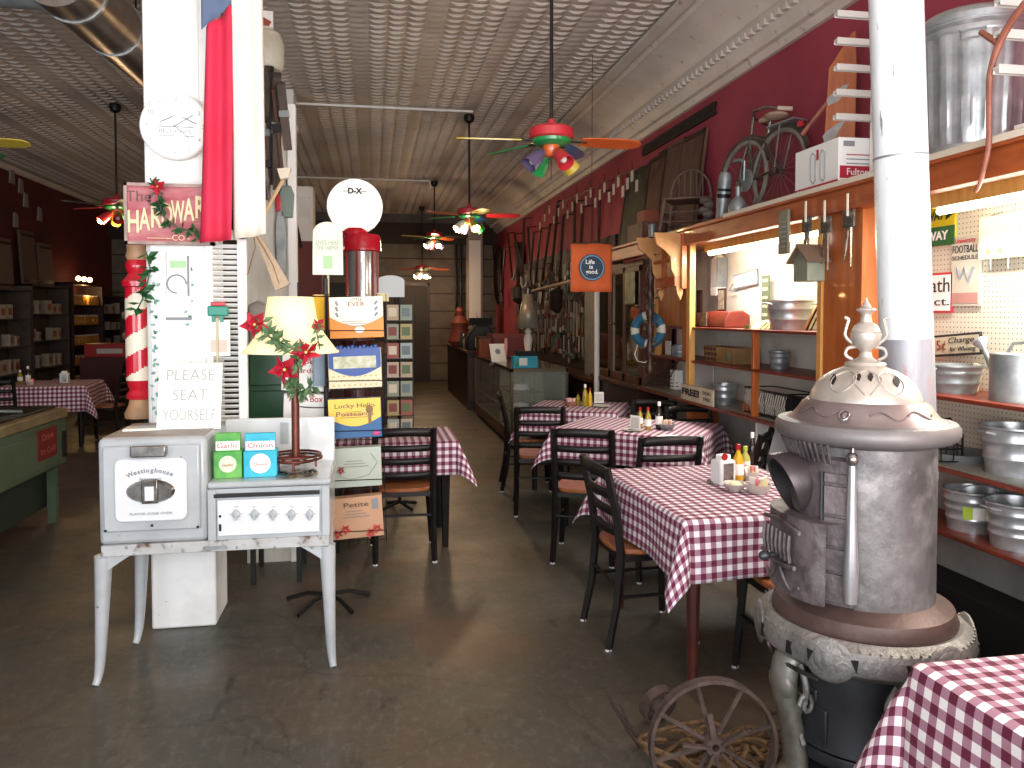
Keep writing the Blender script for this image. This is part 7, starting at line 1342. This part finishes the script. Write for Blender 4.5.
for (x, y), r_, h, c, lab in MISC:
    t3 = thing('display_figure' if h > .55 else 'display_jar', lab, 'ornament', (x, y, 1.0)); m = mat('ornament_' + lab.split()[0] + str(int(h * 100)) if False else 'ornament_' + lab.split()[0] + '_' + lab.split()[1], c)
    MB().lathe([(r_ * .6, 0), (r_, h * .15), (r_ * .7, h * .45), (r_ * .85, h * .6), (r_ * .35, h * .78), (r_ * .4, h * .9), (r_ * .15, h)], 16).build('body', m, t3); MB().lathe([(r_ * .65, 0), (r_ * .65, .03)], 16).build('base', DWOOD, t3)
GP = []
for k, (c, h) in enumerate((('#8c8478', .22), ('#5a2a20', .30), ('#a8a093', .16), ('#3d4a3c', .26))):
    t3 = thing('counter_jar', 'small jar among the goods crowding the far shop counter', 'jar', (0, 0, 0), 0, 'jars and tins on the far counter'); MB().lathe([(.05, 0), (.065, .02), (.065, h * .7), (.04, h * .85)], 12).build('jar', mat('far_jar_' + ('dun', 'brick', 'bone', 'moss')[k], c, rough=.3), t3); MB().lathe([(.045, h * .85), (.045, h)], 10).build('lid', CHROME, t3); GP.append(t3)
for i in range(18):
    loc = (1.64 + .14 * (i % 3) + R.uniform(-.02, .02), 13.75 + .14 * i, 1.0)
    if i < 4: GP[i].location = loc
    elif not any(abs(loc[1] - yy) < .24 and abs(loc[0] - xx) < .3 for xx, yy in ((1.62, 14.6), (1.95, 14.8), (2.1, 14.0), (1.75, 15.6))): dup(GP[R.randrange(4)], loc)
t3 = counter('long dark counter on the left of the aisle, behind the card spinner', -.9, .25, 11.5, 16.5, 1.05); 
t3 = thing('dark_shelf_unit', 'dark shelving full of stock left of the far door', 'shelving', (-.6, 17.6, 0)); MB().box(-.85, .85, -.25, .25, 0, 2.3).build('carcass', mat('dark_slate_shelf', '#33302c'), t3)
for k in range(5): MB().box(-.82, .82, -.3, -.25, .3 + .4 * k, .33 + .4 * k).build('shelf', DWOOD, t3)
# ---------------------------------------------------------------- left side of the shop
t = thing('green_chest_cooler', 'long faded green chest cooler with a cream rim at the left', 'cooler', (-2.79, 5.25, 0)); GRN = mat('faded_green_enamel', '#5d6f55', '#4c5d47', sc=3, rough=.4, c3='#6b5a40', sc3=8, lo3=.66, hi3=.75)
MB().box(-.42, .42, -1.35, 1.38, .44, .80).build('body', GRN, t, bevel=.015); MB().box(-.38, .30, -1.3, 1.30, .12, .44).build('compressor_box', mat('dark_green_box', '#26332a', rough=.6), t); [MB().box(sx - .03, sx + .03, sy - .03, sy + .03, 0, .44).build('leg', GRN, t) for sx in (-.36, .36) for sy in (-1.2, .0, 1.25)]; MB().box(-.43, .43, -1.36, 1.39, .80, .875).build('rim', mat('worn_tan_rim', '#9c8a62', '#7c6c4a', sc=5, rough=.35), t, bevel=.01)
for k in range(4): l = MB().box(-.36, .36, -1.28 + .66 * k, -.64 + .66 * k, .876, .895).build('sliding_lid', mat('dark_steel_lid', '#4a443c', '#38332c', sc=5, rough=.25, metal=.6), t, bevel=.005); MB().box(-.1, .1, -1.0 + .66 * k, -.96 + .66 * k, .895, .915).build('lid_handle', CHROME, l)
for k in range(2): MB().box(.42, .428, -1.0 + 1.2 * k, .0 + 1.15 * k, .48, .74).build('side_panel', GRN, t, bevel=.003)
yl = P(46, 440, x=-2.37).y - 5.25; zl_ = P(46, 442, x=-2.37).z; lb = MB().box(.428, .432, yl - .17, yl + .17, zl_ - .12, zl_ + .1).build('red_label', mat('faded_red_label', '#7c1f1c'), t)
text('Drink', .07, mat('pale_red_lettering', '#b8584c'), lb, (.434, yl, zl_ + .04), rot=(PI / 2, 0, PI / 2), width=.2); text('Ice Cold', .07, mat('pale_red_lettering', '#b8584c'), lb, (.434, yl, zl_ - .06), rot=(PI / 2, 0, PI / 2), width=.26)
MB().box(.425, .435, 1.28, 1.34, .5, .7).build('latch', DKMET, t)
for k, (x, y, lab) in enumerate(((-2.6, 6.0, 'grey tool lying on the far end of the green cooler'), (-2.9, 5.0, 'white paper lying on the green cooler'))):
    t3 = thing('loose_paper' if k else 'metal_tongs', lab, 'paper' if k else 'tongs', (x, y, .896)); 
    if k: MB().box(-.15, .1, -.1, .1, 0, .004).build('sheet', PAPER, t3)
    else: MB().tube([(-.1, -.1, .01), (0, .0, .03), (.12, .12, .01)], .01, 6).tube([(-.12, -.08, .01), (0, .0, .03), (.1, .14, .01)], .01, 6).build('tongs', GALVD, t3)
table('dining table in the dim left room, nearest the green cooler', 'dark gingham cloth in the dim left room, its corner drooping toward the aisle', (-3.95, 10.6), .95, 1.0, .12, .32, GING)
table('dining table farther left in the dim room', 'dark gingham cloth at the far left edge of the photo', (-5.0, 9.9), .8, .8, .0, .32, GING)
for (x, y), rz, lab in (((-4.15, 9.6), .1, 'dark ladder back chair in front of the dim left table'), ((-4.7, 9.3), 0, 'dark ladder back chair in front of the farthest left table'), ((-3.1, 10.5), 1.5, 'dark ladder back chair at the right side of the dim left table'), ((-3.0, 11.7), 2.6, 'dark ladder back chair behind the dim left table, by the barber pole')): dup(ch0, (x, y, 0), rz, lab)
bottle('dark bottle on the dim left table', -4.2, 10.55, .22, .03, SOY, PAPER); bottle('second pale capped bottle on the dim left table', -4.35, 10.7, .16, .03, OILY, PAPER); napkins('white napkin pack on the dim left table', -3.8, 10.6, .1); packets('pale bowl of packets on the dim left table', -4.1, 10.35)
# wall cabinets and stock on the left
def shelves(label, x, y0, y1, z1, n, m_, nm='wall_cabinet', depth=.35, cat='cabinet'):
    t3 = thing(nm, label, cat, (x, (y0 + y1) / 2, 0)); b = (y1 - y0) / 2
    MB().box(-depth / 2, -depth / 2 + .02, -b, b, 0, z1).box(-depth / 2, depth / 2, -b, -b + .03, 0, z1).box(-depth / 2, depth / 2, b - .03, b, 0, z1).box(-depth / 2, depth / 2, -b, b, z1 - .03, z1).build('carcass', m_, t3)
    for k in range(n): MB().box(-depth / 2, depth / 2, -b + .03, b - .03, .25 + k * (z1 - .3) / n, .27 + k * (z1 - .3) / n).build('shelf', m_, t3)
    return t3
DUSK = mat('dim_grey_boards', '#4f4139', '#3d322b', sc=3, st=(1, 5, 1), rough=.7)
XW = XL + .19
t3 = shelves('grey brown cabinet with pale goods on the left wall, nearest', XW, 12.1, 13.7, 2.0, 4, DUSK); 
t3 = shelves('second grey brown cabinet on the left wall, with a tall back', XW, 13.75, 15.3, 2.1, 4, DUSK); 
t3 = shelves('dark cabinet of lit jars glowing amber on the left wall', XW, 15.5, 17.1, 2.2, 5, DWOOD); 
t3 = shelves('dark cabinet of small goods right of the amber jars', XW, 17.15, 18.7, 2.0, 5, DWOOD)
ld = bpy.data.lights.new('cabinet_light', 'POINT'); ld.energy = 7; ld.color = (1, .62, .25); ld.shadow_soft_size = .05; l = bpy.data.objects.new('cabinet_light', ld); COL.objects.link(l); l.location = (XW + .12, 16.3, 2.05)
t3 = thing('globe_light_row', 'row of small lit globes over the amber jar cabinet', 'light', (XW + .1, 16.3, 2.22))
for k in range(3): MB().ball((0, -.3 + .3 * k, .07), .05, n=10).build('globe', mat('dim_warm_globe', '#ffe0b0', emit='#ffc987', es=5), t3)
MB().box(-.02, .02, -.4, .4, 0, .02).build('rail', CHROME, t3)
JC = [mat('amber_jar', '#b07a2a', rough=.2), mat('pale_jar', '#b5aa98', rough=.3), mat('rust_jar', '#8c4a2c', rough=.4), mat('cream_box_stock', '#a39a8a')]
j0 = thing('storage_jar', 'storage jar in the amber lit cabinet on the left wall', 'jar', (0, 0, 0), 0, 'jars in the amber cabinet'); MB().lathe([(.05, 0), (.055, .02), (.055, .14), (.04, .16)], 10).build('jar', JC[0], j0); MB().lathe([(.045, .16), (.045, .19), (.001, .195)], 10).build('lid', JC[1], j0)
n_ = 0
for r_ in range(5):
    for q in range(9):
        loc = (XW + .08, 15.62 + q * .17, .25 + r_ * 1.9 / 5 + .021)
        if n_ == 0: j0.location = loc
        else: dup(j0, loc)
        n_ += 1
g0 = thing('stock_box', 'small box of goods in the grey cabinets on the left wall', 'box', (0, 0, 0), 0, 'small boxes in the grey wall cabinets'); MB().box(-.06, .06, -.07, .07, 0, .2).build('box', JC[3], g0); MB().box(.06, .062, -.05, .05, .05, .15).build('print', JC[2], g0)
n_ = 0
for (ya, z1, nn) in ((12.25, 2.0, 4), (13.95, 2.1, 4), (17.3, 2.0, 5)):
    for r_ in range(nn):
        for q in range(6):
            if R.random() < .25: continue
            loc = (XW + .05, ya + q * .22 + R.uniform(-.02, .02), .25 + r_ * (z1 - .3) / nn + .021)
            if n_ == 0: g0.location = loc
            else: dup(g0, loc, R.uniform(-.2, .2), scale=(1, 1, R.uniform(.7, 1.15)))
            n_ += 1
# tall things standing above the cabinets and odd pieces
for k, (y, h, c, lab) in enumerate(((12.6, 1.0, '#5c4a40', 'tall pale brown board on top of the nearest left cabinet'), (13.4, .8, '#6b5a4c', 'shorter pale board on top of the nearest left cabinet'), (14.3, .9, '#5f4c40', 'tall board above the second left cabinet'), (15.0, .75, '#6b5547', 'lighter board above the second left cabinet'))):
    t3 = thing('leaning_wall_board', lab, 'board', (XL + .12, y, 2.0 if k < 2 else 2.1), rot=(0, -.06, 0)); MB().box(-.02, .02, -.28, .28, 0, h).build('board', mat('old_board_' + 'abcd'[k] if False else ('old_board_dun', 'old_board_tan', 'old_board_umber', 'old_board_clay')[k], c, rough=.8), t3); MB().box(.02, .03, -.25, .25, .05, .09).box(.02, .03, -.25, .25, h - .09, h - .05).build('batten', DWOOD, t3)
t3 = thing('red_tool_chest', 'bright red box on a dark stand behind the barber pole', 'box', (-4.3, 14.2, 0)); MB().box(-.4, .4, -.25, .25, .9, 1.12).build('box', mat('lively_red', '#a81c1c', rough=.4), t3, bevel=.01); MB().box(-.45, .45, -.3, .3, 0, .9).build('stand', mat('dark_red_stand', '#4a1a14'), t3); MB().box(-.2, .2, -.26, -.25, .96, 1.04).build('label', mat('tag_white', '#c9c2b8'), t3)
t3 = thing('dark_barrel', 'dark wooden barrel in the dim left room', 'barrel', (-3.6, 13.2, 0)); MB().lathe([(.24, 0), (.3, .25), (.32, .45), (.3, .65), (.24, .9), (.22, .9), (.2, .86), (.001, .86)], 24).build('staves', DWOOD, t3); MB().lathe([(.27, .1), (.285, .16)], 24).lathe([(.285, .74), (.27, .8)], 24).build('hoops', DKMET, t3)
t3 = thing('dark_hutch', 'dark cluttered shelf stand at the rear of the left room', 'shelving', (-3.9, 16.4, 0)); MB().box(-.9, .9, -.2, .2, 0, 1.7).build('carcass', DWOOD, t3)
for k in range(4): MB().box(-.88, .88, -.26, -.2, .3 + .4 * k, .33 + .4 * k).build('shelf', MWOOD, t3)
n_ = 0; c0 = thing('crockery_pot', 'small pale pot on the dark shelf stand of the left room', 'pot', (0, 0, 0), 0, 'pots on the dark shelf stand'); MB().lathe([(.04, 0), (.06, .05), (.05, .11), (.03, .13)], 10).build('pot', JC[1], c0); MB().ball((0, 0, .135), .02, n=6).build('knob', JC[2], c0)
for r_ in range(4):
    for q in range(9):
        if R.random() < .2: continue
        loc = (-4.7 + q * .2, 16.4 - .25 + .02, .33 + .4 * r_)
        if n_ == 0: c0.location = loc
        else: dup(c0, loc)
        n_ += 1
# little pale tags on the left wall
t0 = thing('hanging_tag', 'small pale shape hung on the dark upper left wall', 'tag', (XL + .03, P(10, 172, x=XL).y, P(10, 176, x=XL).z), PI / 2, 'pale shapes on the upper left wall'); MB().prism([(-.08, -.12), (.08, -.12), (.06, .1), (-.05, .12)], -.01, .02).build('shape', mat('dim_pale_shape', '#8c8078'), t0); MB().tube([(0, 0, .1), (0, .02, .16)], .006, 4).build('hook', DKMET, t0)
for px, py in ((19, 186), (38, 214), (14, 220), (24, 200)): v = P(px, py, x=XL); dup(t0, (XL + .03, v.y, v.z), PI / 2)
# ---------------------------------------------------------------- daylight through the storefront
def area(x0, x1, z0, z1, e, col, y=YF + .02, rx=0):
    ld = bpy.data.lights.new('window_daylight', 'AREA'); ld.shape = 'RECTANGLE'; ld.size = x1 - x0; ld.size_y = z1 - z0; ld.energy = e; ld.color = col; l = bpy.data.objects.new('window_daylight', ld); COL.objects.link(l); l.location = ((x0 + x1) / 2, y, (z0 + z1) / 2); l.rotation_euler = (-PI / 2 + PI + rx, 0, 0)
    return l
area(-5.2, -1.8, .6, 3.2, 72, (.97, .98, 1.0), rx=1.0); area(-1.25, -.25, .3, 3.1, 42, (.95, .97, 1.0), rx=.45); area(.15, 2.6, .6, 3.2, 118, (1.0, .97, .94), rx=.75)
w = bpy.data.worlds.new('world'); SC.world = w; w.use_nodes = True; w.node_tree.nodes['Background'].inputs[0].default_value = (.75, .85, 1, 1); w.node_tree.nodes['Background'].inputs[1].default_value = 1.0
SC.view_settings.view_transform = 'Standard'; SC.view_settings.look = 'None'; SC.view_settings.exposure = 1.05; SC.view_settings.gamma = 1; SC.view_settings.use_curve_mapping = False
bpy.context.view_layer.update()
